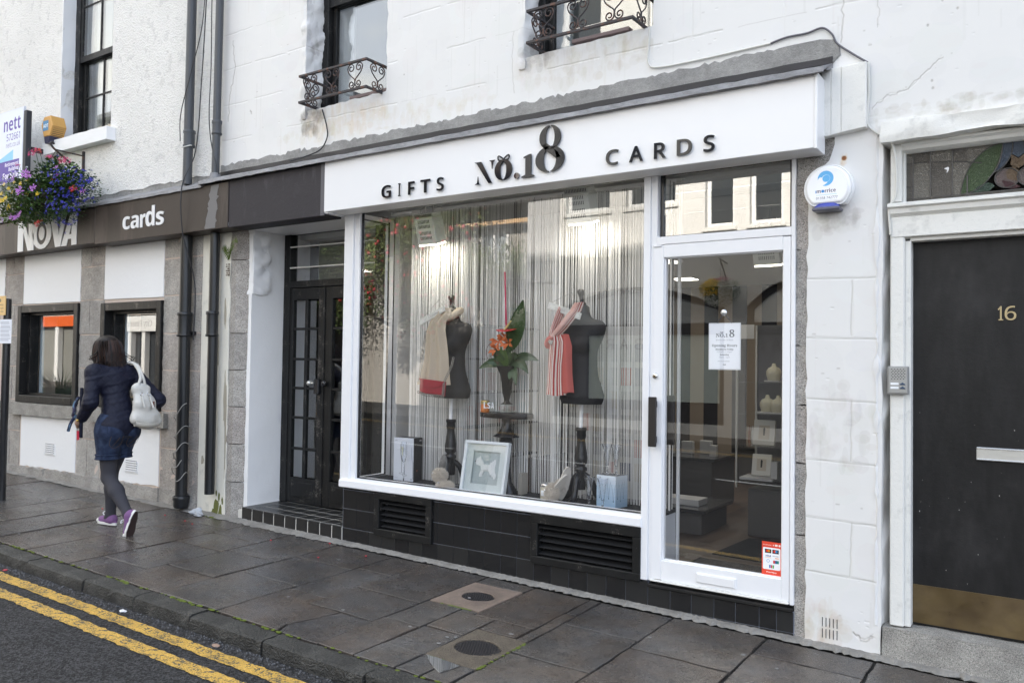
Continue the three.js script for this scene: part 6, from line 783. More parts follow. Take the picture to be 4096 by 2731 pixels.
  for (const [f, l, rad, tilt] of [[0.005, 0.078, 0.097, 0], [0.072, -0.07, 0.097, 0]]) { const P = []; for (let i = 0; i < 20; i++) { const a = (i / 20) * 6.2832; P.push(W(f + Math.cos(a) * rad, 0.637, l + Math.sin(a) * rad)); } const P2 = P.map(([x, y, z]) => [x, y - 0.035, z]); const o = []; for (let i = 0; i < 20; i++) { const j = (i + 1) % 20; o.push(...quadT(P[i], P[j], P2[j], P2[i])); } part(st, 'turn_up', [tris(o), tube(P, 0.006, 5, 40, true), tube(P2, 0.006, 5, 40, true)], dm); }
  const thread = std(rgb(0.12, 0.075, 0.04), 0.8), seam = (pts) => part(st, 'stitching', tube(pts, 0.0016, 4, pts.length * 6), thread);
  const onSeat = (u, l) => { const q = sg.attributes.position, y = Y0 + u, z = Z0 + l; let b = -1e9; for (let i = 0; i < q.count; i++) if (Math.abs(q.getY(i) - y) < 0.014 && Math.abs(q.getZ(i) - z) < 0.014) b = Math.max(b, q.getX(i)); return [b + 0.001, y, z]; };
  for (const l of [0.085, -0.08]) { seam([[0.80, -0.05], [0.73, -0.046], [0.695, 0], [0.73, 0.046], [0.80, 0.05]].map(([u, d]) => onSeat(u, l + d))); seam([[0.79, -0.02], [0.74, 0.005], [0.71, 0.02]].map(([u, d]) => onSeat(u, l + d))); }
  // quilted jacket with sleeves
  const qN = 256, quilt = heightTex(qN, Float32Array.from({ length: qN * qN }, (_, i) => { const x = (i % qN) / qN, y = Math.floor(i / qN) / qN, a = Math.abs(Math.sin((x + y) * Math.PI * 2)), b = Math.abs(Math.sin((x - y) * Math.PI * 2)); return Math.pow(Math.min(a, b), 0.35) * 0.8 + 0.15 * nB[(y * 511 | 0) * N5 + (x * 511 | 0)]; }));
  const jm = phys(rgb(0.0068, 0.0082, 0.022), 0.6, { specularIntensity: 0.6, bumpMap: rep(quilt, 0.15), bumpScale: 0.004 });
  const tor = [bone(W(-0.01, 0.845, 0.05), W(0.02, 0.845, -0.05), 0.135, 0.135), bone(W(-0.03, 0.88, 0.04), W(0.025, 1.04, 0.02), 0.122, 0.1, [1.12, 1, 1]), bone(W(-0.03, 0.88, -0.04), W(0.025, 1.04, -0.02), 0.122, 0.1, [1.12, 1, 1]), bone(W(0.025, 1.04, 0), W(0.085, 1.24, 0), 0.112, 0.128, [1.12, 1, 1]), bone(W(0.09, 1.27, -0.085), W(0.1, 1.27, 0.085), 0.105, 0.105), bone(J.shR, J.shL, 0.068, 0.068), bone(W(0.10, 1.31, 0), W(0.13, 1.385, 0), 0.095, 0.072),
    bone(J.shL, J.elL, 0.068, 0.058), bone(J.elL, W(0.17, 0.95, 0.215), 0.058, 0.046), bone(J.shR, J.elR, 0.068, 0.06), bone(J.elR, W(0.06, 0.985, -0.235), 0.06, 0.047)];
  const jg = (() => { const g = fl(tor, 128, 0.035, 0.16), q = g.attributes.position, n = noiseOf(123); for (let i = 0; i < q.count; i++) { const x = q.getX(i), y = q.getY(i), z = q.getZ(i), u = y - Y0, f = X0 - x, l = z - Z0; let d = (n(x * 5 + 90, y * 46 + z * 12 + 90, 4000) - 0.5) * 0.008 * sstep(0.86, 0.98, u); const arm = Math.abs(l) > 0.19; if (u < 0.785 && !arm) q.setY(i, Y0 + 0.785 + (u - 0.785) * 0.1); q.setX(i, x + d); q.setZ(i, z + d * 0.7); } g.computeVertexNormals(); return g; })();
  const jk = part(p, 'jacket', jg, jm);
  part(jk, 'collar', (() => { const P = (rr, y) => Array.from({ length: 20 }, (_, i) => { const a = (i / 20) * 6.2832; return W(0.135 + Math.cos(a) * rr + y * 0.15, 1.36 + y, Math.sin(a) * rr * 1.05); }); const a = P(0.082, 0), b = P(0.072, 0.055), o = []; for (let i = 0; i < 20; i++) { const j = (i + 1) % 20; o.push(...quadT(a[i], a[j], b[j], b[i])); } return [tris(o), tube(b, 0.008, 6, 40, true)]; })(), jm);
  part(jk, 'hem_binding', (() => { const P = Array.from({ length: 28 }, (_, i) => { const a = (i / 28) * 6.2832; return W(0.0 + Math.cos(a) * 0.13, 0.788, Math.sin(a) * 0.168); }); return tube(P, 0.009, 6, 80, true); })(), std(rgb(0.01, 0.011, 0.02), 0.6));
  for (const q of [W(-0.128, 0.885, 0.075), W(-0.128, 0.89, -0.10), W(0.16, 0.925, 0.262)]) part(jk, 'brass_popper', ball(...q, 0.0125, 10), std(rgb(0.5, 0.33, 0.1), 0.3, { metalness: 0.9 }));
  part(jk, 'open_front', [rough(ext([[-0.02, -0.02], [0.03, 0.0], [0.04, -0.16], [0.0, -0.42], [-0.035, -0.43], [-0.05, -0.2]], -0.012, 0.012, 0.004).rotateY(-0.6).translate(...W(0.18, 1.2, 0.22)), 0.01, 20, 125)], jm);
  part(p, 'patterned_scarf', [tube([W(0.2, 1.12, 0.235), W(0.24, 1.05, 0.25), W(0.22, 1.0, 0.26), W(0.26, 0.96, 0.25)], 0.014, 7, 24), tube([W(0.23, 0.97, 0.24), W(0.25, 0.90, 0.27), W(0.28, 0.83, 0.275)], 0.013, 7, 20)], std(rgb(1, 1, 1), 0.9, { map: dataTex(128, (x, y) => { const v = nB[(y * 4) * N5 + x * 4] > 0.5, w = nA[(x * 4) * N5 + y * 4] > 0.52; return v ? [0.36, 0.46, 0.55] : w ? [0.10, 0.15, 0.26] : [0.20, 0.19, 0.28]; }) }));
  part(p, 'red_lining', ext([[-0.015, 0], [0.012, 0], [0.02, -0.075], [-0.01, -0.08]], -0.004, 0.004, 0.001).translate(...W(0.2, 0.835, 0.235)), std(rgb(0.5, 0.02, 0.05), 0.7));
  // hair: many locks over a full cap, blown out at the sides
  const hm = [[0.012, 0.008, 0.007], [0.026, 0.015, 0.012], [0.007, 0.005, 0.005], [0.048, 0.024, 0.017]].map((c) => phys(rgb(...c), 0.5, { specularIntensity: 0.6 })), H = J.head, locks = [[], [], [], []];
  const hair = part(p, 'hair', fl([bone(W(0.195, 1.54, 0), W(0.165, 1.46, 0), 0.114, 0.116), bone(W(0.165, 1.45, 0.04), W(0.13, 1.37, 0.05), 0.092, 0.06), bone(W(0.165, 1.45, -0.04), W(0.13, 1.37, -0.05), 0.092, 0.06)], 48, 0.03, 0.14), hm[0]);
  for (let i = 0; i < 620; i++) { const a = r() * 6.2832, f0 = Math.cos(a), l0 = Math.sin(a); if (f0 > 0.62) continue; const t = 0.25 + r() * 0.75, out = r() < 0.1 ? 0.045 : r() * 0.012, end = 1.345 + r() * 0.085 + (f0 > 0.2 ? 0.05 : 0), k = 0.116;
    const top = W(0.2 + f0 * 0.02 * t, 1.645 - t * 0.02, l0 * 0.03 * t), m1 = W(0.19 + f0 * k * 0.8, 1.60 - r() * 0.03, l0 * k * 0.82), m2 = W(0.175 + f0 * (k + 0.004), 1.50, l0 * (k + 0.008)), m3 = W(0.15 + f0 * (k - 0.01), 1.425, l0 * (k + 0.004 + out * 0.4)), e = W(0.12 + f0 * (k - 0.02 - out * 0.4) - out * 0.3, end, l0 * (k - 0.012 + out * 1.4) + (r() - 0.5) * 0.02);
    const g = new THREE.TubeGeometry(new THREE.CatmullRomCurve3([top, m1, m2, m3, e].map((q) => V(...q))), 12, 0.0062, 4), q = g.attributes.position; for (let s = 0; s <= 12; s++) { const w = s > 8 ? 1 - (s - 8) / 4.3 : 1, c = V(0, 0, 0); for (let j = 0; j <= 4; j++) c.add(V(q.getX(s * 5 + j), q.getY(s * 5 + j), q.getZ(s * 5 + j))); c.multiplyScalar(0.2); for (let j = 0; j <= 4; j++) { const x = s * 5 + j; q.setXYZ(x, lerp(c.x, q.getX(x), w), lerp(c.y, q.getY(x), w), lerp(c.z, q.getZ(x), w)); } } g.computeVertexNormals(); locks[i % 4].push(flat(g)); }
  for (const [s, n] of [[1, 5], [-1, 5]]) for (let i = 0; i < n; i++) { const y = 1.44 + r() * 0.06; locks[i % 4].push(tube([W(0.16, y + 0.05, s * 0.105), W(0.13, y + 0.01, s * 0.13), W(0.11, y - 0.03 + r() * 0.03, s * (0.16 + r() * 0.05)), W(0.10, y - 0.05 + r() * 0.03, s * (0.16 + r() * 0.03))], 0.0035, 4, 12)); }
  locks.forEach((l, i) => part(hair, 'locks', l, hm[i], { kind: 'stuff' }));
  // face, turned away: eyes, mouth, ears
  part(p, 'eye', ball(...W(0.283, 1.525, 0.032), 0.012, 8), M.paper); part(p, 'eye', ball(...W(0.283, 1.525, -0.032), 0.012, 8), M.paper); part(p, 'mouth', ball(...W(0.302, 1.452, 0), 0.016, 8, 0.5, 0.4, 1.2), std(rgb(0.4, 0.12, 0.11), 0.5)); for (const s of [-1, 1]) part(p, 'ear', ball(...W(0.19, 1.505, s * 0.092), 0.028, 8, 0.7, 1.1, 0.35), skin);
  // canvas shoes: the left one pushing off on its toe, the right one flat
  const purple = std(rgb(0.19, 0.09, 0.22), 0.85, bumped(T.fine, 0.04, 0.001)), rub = std(rgb(0.72, 0.71, 0.68), 0.6), soleM = std(rgb(0.035, 0.02, 0.018), 0.8);
  const OUT = []; for (let i = 0; i < 28; i++) { const a = (i / 28) * 6.2832, u = Math.cos(a), w = 0.041 + 0.006 * u - (u > -0.4 && u < 0.25 ? 0.006 : 0); OUT.push([0.11 + u * 0.128, Math.sin(a) * w * (1 - 0.1 * (u < 0))]); }
  const shoe = (name, M4) => { const g = part(p, name, merge([prismY(OUT.map(([a, b]) => [a * 0.98, b * 0.95]), 0.014, 0.05, 0.012), flesh([bone([0.03, 0.055, 0], [0.06, 0.075, 0], 0.036, 0.036), bone([0.05, 0.055, 0], [0.19, 0.04, 0], 0.042, 0.032)], [-0.06, -0.02, -0.09], [0.28, 0.15, 0.09], 44, 0.02)]).applyMatrix4(M4), purple);
    part(g, 'rubber_band', prismY(OUT, 0.006, 0.034, 0.004).applyMatrix4(M4), rub); part(g, 'sole', prismY(OUT.map(([a, b]) => [lerp(0.11, a, 0.97), b * 0.97]), -0.002, 0.007, 0.001).applyMatrix4(M4), soleM); part(g, 'toe_cap', ball(0.205, 0.036, 0, 0.034, 12, 1, 0.7, 1.1).applyMatrix4(M4), rub);
    const lc = []; for (let i = 0; i < 5; i++) lc.push(rod([0.10 + i * 0.018, 0.088 - i * 0.008, -0.02], [0.105 + i * 0.018, 0.088 - i * 0.008, 0.02], 0.004, 0.004, 5)); lc.push(tube([[0.09, 0.092, 0], [0.10, 0.12, 0.02], [0.12, 0.115, 0.035], [0.10, 0.095, 0.03]], 0.0035, 5, 16), tube([[0.09, 0.092, 0], [0.11, 0.12, -0.02], [0.13, 0.11, -0.03], [0.11, 0.09, -0.03]], 0.0035, 5, 16)); part(g, 'laces', lc.map((q) => q.applyMatrix4(M4)), M.paper); };
  const frame = (heel, toe, upHint) => { const f = V(...toe).sub(V(...heel)).normalize(), u = V(...upHint), s = f.clone().cross(u).normalize(), u2 = s.clone().cross(f).normalize(); return new THREE.Matrix4().makeBasis(f, u2, s).setPosition(V(...heel)); };
  shoe('right_shoe', frame(W(0.085, 0.0, -0.05), W(0.325, 0.0, -0.035), [0, 1, 0])); shoe('left_shoe', frame(W(-0.40, 0.185, 0.055), W(-0.345, -0.015, 0.075), [-0.9, 0.5, 0.05]));
  // shoulder bag of soft white leather
  const bg = thing('shoulder_bag', 'soft white leather bag hanging from the walking woman\'s right shoulder', 'handbag', W(-0.1, 0.9, -0.2)), bl = phys(rgb(0.62, 0.60, 0.55), 0.5, bumped(T.fine, 0.15, 0.004));
  const ctr = [W(-0.13, 1.17, -0.115), W(-0.16, 1.06, -0.135), W(-0.165, 0.95, -0.165), W(-0.15, 0.91, -0.17)];
  const bagG = (() => { const g = flesh([bone(ctr[0], ctr[1], 0.062, 0.09, [1.7, 1, 1]), bone(ctr[1], ctr[2], 0.09, 0.105, [1.6, 1, 1]), bone(W(-0.165, 0.945, -0.06), W(-0.16, 0.93, -0.25), 0.05, 0.05, [1.2, 1.0, 1]), bone(W(-0.14, 1.21, -0.07), W(-0.14, 1.205, -0.16), 0.03, 0.03, [1.3, 1, 1])], W(0.05, 0.75, -0.42), W(-0.35, 1.35, 0.08).map((v, i) => v), 84, 0.05); return g; })();
  const bagG2 = rough(bagG, 0.016, 17, 127, 1.2); const bgm = part(bg, 'bag_body', bagG2, bl);
  part(bg, 'strap', [tube([W(-0.15, 1.20, -0.075), W(-0.135, 1.29, -0.115), W(-0.02, 1.405, -0.125), W(0.09, 1.405, -0.125), W(0.13, 1.30, -0.13)], 0.014, 8, 40), tube([W(-0.15, 1.20, -0.155), W(-0.14, 1.29, -0.135), W(-0.03, 1.40, -0.14), W(0.09, 1.40, -0.14)], 0.012, 8, 40)], bl);
  part(bg, 'base_panel', tube([W(-0.205, 0.90, -0.03), W(-0.215, 0.885, -0.12), W(-0.2, 0.885, -0.22), W(-0.17, 0.90, -0.28)], 0.022, 8, 24), phys(rgb(0.45, 0.42, 0.36), 0.5)); for (const l of [-0.085, -0.15]) part(bg, 'ring', tube([W(-0.205, 1.165, l), W(-0.21, 1.15, l + 0.014), W(-0.212, 1.135, l), W(-0.21, 1.15, l - 0.014)], 0.0035, 6, 20, true), M.chrome);
  part(bg, 'tassel', [rod(W(-0.225, 1.13, -0.15), W(-0.262, 1.03, -0.165), 0.006, 0.009, 6), rod(W(-0.225, 1.14, -0.08), W(-0.258, 1.04, -0.085), 0.006, 0.009, 6)], bl); part(bg, 'beads', [0, 1, 2].map((i) => ball(...W(-0.245, 1.08 - i * 0.016, -0.175), 0.009, 8)), std(rgb(0.12, 0.035, 0.02), 0.3));
}
// ---------------------------------------------------------------- inside the shop
{
  const r = rngOf(131), t = structure('shop_interior', [-3, 0.25, -3]);
  const wp = canvasTex(512, 32, (g) => { for (let i = 0; i < 16; i++) { g.fillStyle = i % 2 ? '#1b1b22' : '#94887a'; g.fillRect(i * 32, 0, 32, 32); } }); wp.wrapS = wp.wrapT = THREE.RepeatWrapping; const wall = std(rgb(1, 1, 1), 0.85, { map: rep(wp, 3.4) }), pale = std(rgb(0.55, 0.54, 0.52), 0.85);
  const fl = dataTex(256, (x, y) => { const b = ((x / 16) | 0), k = nA[((b * 97 + ((y + b * 83) >> 7) * 31) * 411) % (N5 * N5)] - 0.5, v = 0.30 + k * 0.16 + (nB[y * N5 + x] - 0.5) * 0.1; return [v * 1.05, v * 0.82, v * 0.64]; });
  part(t, 'floor', [box(-4.85, -1.2, 0.15, 0.25, -2.08, -0.12, 0), box(-6.4, -1.2, 0.15, 0.25, -6.9, -2.08, 0)], std(rgb(0.75, 0.75, 0.75), 0.55, { map: rep(fl, 1.7) }));
  part(t, 'back_wall', box(-6.4, -1.2, 0.25, 2.8, -6.9, -6.8, 0), wall); part(t, 'side_wall', box(-1.24, -1.15, 0.25, 2.95, -6.8, -0.13, 0), wall); part(t, 'side_wall', [box(-4.85, -4.80, 0.25, 2.95, -2.05, -0.5, 0), box(-6.4, -6.35, 0.25, 2.8, -6.8, -2.05, 0), box(-6.35, -4.85, 0.25, 2.8, -2.1, -2.05, 0)], pale);
  part(t, 'ceiling', [box(-6.4, -1.2, 2.74, 2.80, -6.8, -0.62, 0), box(-4.9, -1.24, 2.875, 2.92, -0.62, -0.09, 0), box(-4.9, -1.24, 2.74, 2.875, -0.66, -0.62, 0)], std(rgb(0.72, 0.73, 0.70), 0.8));
  for (const y of [2.845, 2.86]) part(t, 'ceiling_batten', box(-4.85, -2.2, y - 0.01, y + 0.01, -0.5 - (y - 2.845) * 3, -0.47 - (y - 2.845) * 3), std(rgb(0.66, 0.67, 0.64), 0.7));
  part(t, 'curtain_rail', box(-4.80, -2.22, 2.835, 2.85, -0.445, -0.425, 0.002), M.white); const hk = []; for (let x = -4.7; x < -2.3; x += 0.28) hk.push(tube([[x, 2.872, -0.2], [x, 2.85, -0.2], [x + 0.014, 2.838, -0.2], [x + 0.024, 2.85, -0.2]], 0.003, 5, 14)); part(t, 'ceiling_hook', hk, M.alu);
  part(t, 'platform', [box(-4.86, -2.21, 0.25, 0.585, -0.45, -0.10, 0.003)], std(rgb(0.72, 0.73, 0.75), 0.6)); part(t, 'platform_carpet', box(-4.86, -2.205, 0.585, 0.602, -0.46, -0.09, 0.004), std(rgb(0.06, 0.062, 0.068), 1, { map: rep(T.carpet, 0.25), ...bumped(T.graniteBump, 0.1, 0.004) }));
  part(t, 'door_mat', polySlab([[-2.09, -0.82], [-1.35, -0.75], [-1.35, -1.55], [-2.05, -1.5]], () => 0.258, 0.01, 0.002), std(rgb(0.04, 0.042, 0.046), 1, { map: rep(T.carpet, 0.2) })); part(t, 'door_mat', box(-2.12, -1.33, 0.248, 0.256, -0.66, -0.13, 0.002), std(rgb(0.05, 0.05, 0.052), 1, { map: rep(T.carpet, 0.2) }));
  // string curtain: black and white cords hanging behind the display
  const cu = thing('string_curtain', 'black and white string curtain hanging behind the window display', 'curtain', [-3.5, 2.83, -0.43]), wS = [], bS = [], gS = [];
  const cord = (x, z, yb, yt, w, k) => { const dx = (r() - 0.5) * 0.012, o = (k === 0 ? wS : k === 1 ? bS : gS); o.push(box(x - w / 2, x + w / 2, yb, yt, z - w / 2, z + w / 2, 0)); const q = o[o.length - 1].attributes.position; for (let i = 0; i < q.count; i++) if (q.getY(i) < 1.6) q.setX(i, q.getX(i) + dx); };
  for (let x = -4.60; x < -2.235;) { const dense = noiseOf(7)(x * 7 + 100, 0, 4096); const gap = 0.0023 + 0.0042 * Math.pow(1 - dense, 1.5) + r() * 0.0022; x += gap; const k = r(); cord(x, -0.43 + (r() - 0.5) * 0.016, 0.604, 2.836, 0.0022 + r() * 0.001, k < 0.80 ? 0 : k < 0.88 ? 1 : 2); }
  for (let i = 0; i < 30; i++) { const x = -2.226 + (r() - 0.5) * 0.012, z = -0.12 - Math.pow(r(), 0.8) * 0.32; cord(x, z, 0.604, 2.82, 0.0045, r() < 0.8 ? 0 : 1); }
  for (let i = 0; i < 14; i++) cord(-2.195 + (r() - 0.5) * 0.016, -0.45 + (r() - 0.5) * 0.03, 0.262, 2.82, 0.007, 0); for (let i = 0; i < 12; i++) cord(-3.18 + r() * 0.14, -0.42, 0.604, 2.836, 0.005, r() < 0.3 ? 1 : 0);
  part(cu, 'white_strings', wS, std(rgb(0.88, 0.88, 0.865), 0.8), { kind: 'stuff' }); part(cu, 'black_strings', bS, std(rgb(0.02, 0.02, 0.022), 0.7), { kind: 'stuff' }); part(cu, 'grey_strings', gS, std(rgb(0.52, 0.52, 0.51), 0.8), { kind: 'stuff' });
  part(cu, 'heading_tape', box(-4.6, -2.22, 2.822, 2.838, -0.437, -0.423, 0.001), M.white);
  // lamps in the window and in the room
  const lit = std(rgb(0.9, 0.9, 0.85), 0.5, { emissive: rgb(1, 0.95, 0.8), emissiveIntensity: 2.2 });
  const lampBox = (label, x, y, z, tilt, I) => { I *= 1.8; const t2 = thing('display_lamp', label, 'lamp', [x, y, z], 'white slotted display lamps'); const h = 0.215, w = 0.20, d = 0.13, R2 = (g) => { g.rotateX(tilt); g.translate(x, y, z); return g; };
    part(t2, 'housing', [R2(box(-w / 2, w / 2, 0, h, -d / 2, d / 2, 0.008)), R2(box(-w / 2 + 0.004, w / 2 - 0.004, h, h + 0.03, -d / 2 + 0.01, d / 2 - 0.01, 0.004))], std(rgb(0.6, 0.62, 0.58), 0.5)); const sl = []; for (const v of [0.04, 0.078, 0.13, 0.168]) for (let k = 0; k < 9; k++) sl.push(R2(box(-0.056 + k * 0.0135, -0.0505 + k * 0.0135, v, v + 0.026, d / 2 - 0.001, d / 2 + 0.0012, 0))); part(t2, 'vent_slots', sl, M.dark); const cp = []; for (let k = 0; k < 14; k++) cp.push(R2(box(-0.085 + k * 0.0125, -0.08 + k * 0.0125, h + 0.003, h + 0.025, d / 2 - 0.011, d / 2 - 0.006, 0))); part(t2, 'vent_slots', cp, M.dark);
    part(t2, 'yoke', [tube([[x - 0.09, y + 0.24, z], [x - 0.085, y + 0.285, z], [x - 0.06, y + 0.3, z], [x + 0.06, y + 0.3, z], [x + 0.095, y + 0.28, z]], 0.005, 6, 30), rod([x, y + 0.24, z], [x, Math.max(y + 0.345, 2.85), z], 0.008, 0.008, 8), box(x - 0.05, x + 0.05, y + 0.325, y + 0.345, z - 0.015, z + 0.015, 0.004), tube([[x - 0.1, y + 0.30, z], [x - 0.115, y + 0.27, z + 0.02], [x - 0.095, y + 0.24, z + 0.03], [x - 0.08, y + 0.27, z + 0.02], [x - 0.07, y + 0.32, z]], 0.004, 6, 30)], M.alu);
    part(t2, 'lens', R2(box(-w / 2 + 0.006, w / 2 - 0.006, -0.012, -0.001, -d / 2 + 0.006, d / 2 - 0.006, 0.002)), lit);
    const L = new THREE.RectAreaLight(new THREE.Color(1, 0.93, 0.78), I, w - 0.02, d - 0.02); L.position.set(x, y - 0.018, z); L.rotation.x = -Math.PI / 2 + tilt; L.name = 'lamp_light'; scene.add(L); };
  lampBox('white slotted display lamp hanging in the left half of the window', -4.245, 2.53, -0.28, 0.3, 14); lampBox('tilted white slotted display lamp hanging in the right half of the window', -2.85, 2.58, -0.27, 0.3, 8);
  lampBox('white slotted lamp hanging inside above the glass shop door', -1.83, 2.33, -1.25, 0.2, 6);
  for (const [x, z, l] of [[-3.7, -3.6, 'round recessed ceiling light deepest behind the string curtain'], [-2.35, -2.6, 'square ceiling light seen through the top of the glass door'], [-2.0, -4.6, 'ceiling light far back over the shop floor'], [-4.2, -5.4, 'ceiling light in the far left corner of the shop']]) { const c = thing('ceiling_light', l, 'ceiling light', [x, 2.73, z]); part(c, 'frame', box(x - 0.16, x + 0.16, 2.715, 2.742, z - 0.16, z + 0.16, 0.006), M.white); part(c, 'diffuser', box(x - 0.14, x + 0.14, 2.708, 2.716, z - 0.14, z + 0.14, 0.002), lit); const L = new THREE.RectAreaLight(new THREE.Color(1, 0.95, 0.85), 13, 0.28, 0.28); L.position.set(x, 2.70, z); L.rotation.x = -Math.PI / 2; L.name = 'ceiling_lamp_light'; scene.add(L); }
}
// ---------------------------------------------------------------- the window display
{
  const r = rngOf(141), blackG = phys(rgb(0.012, 0.012, 0.013), 0.3), velvet = std(rgb(0.012, 0.012, 0.014), 0.8);
  const bust = (name, label, x, z, dx) => {
    const t = thing(name, label, 'mannequin', [x, 0.602, z]);
    const tor = flesh([{ a: [x - 0.07, 1.79, z], b: [x + 0.07, 1.79, z], ra: 0.085, s: [1, 1, 1.15] }, { a: [x - 0.13, 1.835, z], b: [x + 0.13, 1.835, z], ra: 0.05 }, { a: [x, 1.76, z], b: [x, 1.56, z], ra: 0.118, rb: 0.088, s: [0.88, 1, 1.25] }, { a: [x, 1.56, z], b: [x, 1.36, z], ra: 0.088, rb: 0.145, s: [0.86, 1, 1.2] }, { a: [x, 1.86, z], b: [x, 1.955, z], ra: 0.062, rb: 0.05 }, { a: [x - 0.055, 1.72, z + 0.07], b: [x - 0.055, 1.72, z + 0.075], ra: 0.055 }, { a: [x + 0.055, 1.72, z + 0.07], b: [x + 0.055, 1.72, z + 0.075], ra: 0.055 }], [x - 0.27, 1.2, z - 0.25], [x + 0.27, 2.02, z + 0.25], 72, 0.05);
    const q = tor.attributes.position; for (let i = 0; i < q.count; i++) if (q.getY(i) < 1.295) q.setY(i, 1.295 + (q.getY(i) - 1.295) * 0.03); tor.computeVertexNormals(); part(t, 'torso', tor, velvet);
    part(t, 'neck_cap', [lathe([[0, 0.155], [0.012, 0.154], [0.027, 0.145], [0.026, 0.13], [0.016, 0.10], [0.014, 0.065], [0.03, 0.05], [0.034, 0.03], [0.052, 0.02], [0.05, -0.02]], [0, 0, 0], 24).rotateZ(0.12).translate(x, 1.955, z)], blackG);
    part(t, 'pole', rod([x - 0.003, 1.10, z], [x, 1.31, z], 0.015, 0.015, 14), M.gloss);
    part(t, 'stand', lathe([[0.014, 0.525], [0.038, 0.525], [0.041, 0.51], [0.034, 0.495], [0.036, 0.47], [0.03, 0.44], [0.034, 0.40], [0.048, 0.31], [0.046, 0.275], [0.03, 0.255], [0.046, 0.24], [0.046, 0.222], [0.034, 0.215], [0.04, 0.15], [0.036, 0.09]], [x, 0.602, z], 26), blackG);
    for (let k = 0; k < 3; k++) { const a = 1.18 + k * 2.094 + dx, P = []; for (const [d, y, w] of [[0.02, 0.20, 0.03], [0.07, 0.165, 0.028], [0.10, 0.11, 0.024], [0.115, 0.06, 0.022], [0.15, 0.025, 0.02], [0.19, 0.014, 0.018]]) P.push([x + Math.cos(a) * d, 0.602 + y, z + Math.sin(a) * d * 0.8]); const g = new THREE.TubeGeometry(new THREE.CatmullRomCurve3(P.map((p) => V(...p))), 26, 0.022, 8); part(t, 'leg', flat(g), blackG); }
    return t;
  };
  const b1 = bust('bust_form', 'black tailor\'s bust on turned stand wearing the beige scarf', -4.04, -0.30, 0.15), b2 = bust('bust_form', 'black tailor\'s bust on turned stand wearing the striped scarf', -2.865, -0.30, 0.35);
  // cloth hanging in folds: rows of x offset and half width down the height
  const cloth = (rows, z0, folds, depth, seed, mat, parent, name, uvStripe) => { const n = 44, rr = rngOf(seed), ph = rr() * 6, pts = [], uv = [], o = [], ou = []; for (let j = 0; j < rows.length; j++) { const [y, xa, xb, zz] = rows[j]; for (let i = 0; i <= n; i++) { const u = i / n, d = Math.sin(u * folds * 6.283 + ph + y * 0.8) * depth * (0.5 + 0.5 * Math.sin(u * 3.1)) + Math.sin(u * 3.14) * 0.05; pts.push([lerp(xa, xb, u), y + Math.sin(u * 9 + ph) * 0.004, z0 + (zz || 0) + d]); uv.push([u, j / rows.length]); } }
    for (let j = 0; j < rows.length - 1; j++) for (let i = 0; i < n; i++) { const a = j * (n + 1) + i, b = a + 1, c = a + n + 1, d = c + 1; for (const k of [a, c, b, b, c, d]) { o.push(pts[k]); ou.push(...uv[k]); } }
    const g = new THREE.BufferGeometry(); g.setAttribute('position', new THREE.Float32BufferAttribute(o.flat(), 3)); g.setAttribute('uv', new THREE.Float32BufferAttribute(ou, 2)); const m = mergeVertices(g, 1e-5); m.computeVertexNormals(); const k = flat(m); k.userData.uv = true; return part(parent, name, k, mat); };
  const beige = std(rgb(0.50, 0.42, 0.32), 0.9, { side: THREE.DoubleSide, ...bumped(T.fine, 0.05, 0.001) });
  const s1 = thing('beige_scarf', 'plain beige scarf draped over the left bust form', 'scarf', [-4.1, 1.7, -0.15]);
  cloth([[2.0, -4.09, -3.99, 0.0], [1.95, -4.12, -3.97, 0.02], [1.89, -4.16, -4.0, 0.045], [1.82, -4.185, -4.0, 0.055], [1.72, -4.2, -3.985, 0.05], [1.62, -4.21, -3.97, 0.05], [1.52, -4.235, -3.96, 0.05], [1.44, -4.27, -3.95, 0.05], [1.40, -4.285, -3.945, 0.05]], -0.21, 3, 0.014, 142, beige, s1, 'scarf_fall'); part(s1, 'neck_loop', [tube([[-4.11, 1.93, -0.25], [-4.06, 1.915, -0.2], [-3.99, 1.93, -0.215], [-3.97, 1.975, -0.29], [-4.02, 1.985, -0.36], [-4.09, 1.97, -0.34]], 0.03, 8, 50, true)], beige);
  const stripes = canvasTex(512, 16, (g) => { g.fillStyle = '#b0483f'; g.fillRect(0, 0, 512, 16); for (let i = 0; i < 9; i++) { g.fillStyle = '#e4dbd0'; g.fillRect(i * 58 + 14, 0, 26, 16); g.fillStyle = '#c98078'; g.fillRect(i * 58 + 40, 0, 9, 16); } });
  const sm = std(rgb(0.9, 0.9, 0.9), 0.9, { map: stripes, side: THREE.DoubleSide }), coral = std(rgb(0.50, 0.115, 0.095), 0.9, { side: THREE.DoubleSide });
  const s2 = thing('striped_scarf', 'red and white striped scarf knotted on the right bust form', 'scarf', [-2.95, 1.7, -0.15]);
  cloth([[1.78, -3.02, -2.93, 0.05], [1.73, -3.035, -2.90, 0.055], [1.66, -3.045, -2.90, 0.055], [1.56, -3.05, -2.91, 0.055], [1.46, -3.055, -2.91, 0.055], [1.355, -3.065, -2.90, 0.055]], -0.2, 2.5, 0.012, 143, sm, s2, 'striped_fall'); cloth([[2.0, -2.85, -2.775, 0.03], [1.94, -2.885, -2.79, 0.045], [1.88, -2.935, -2.84, 0.055], [1.82, -2.985, -2.89, 0.06], [1.765, -3.03, -2.95, 0.062]], -0.195, 1, 0.008, 144, sm, s2, 'striped_loop'); cloth([[1.97, -2.98, -2.92, 0.03], [1.9, -3.005, -2.94, 0.045], [1.82, -3.03, -2.975, 0.05], [1.77, -3.045, -2.99, 0.05]], -0.2, 1, 0.006, 145, sm, s2, 'striped_loop');
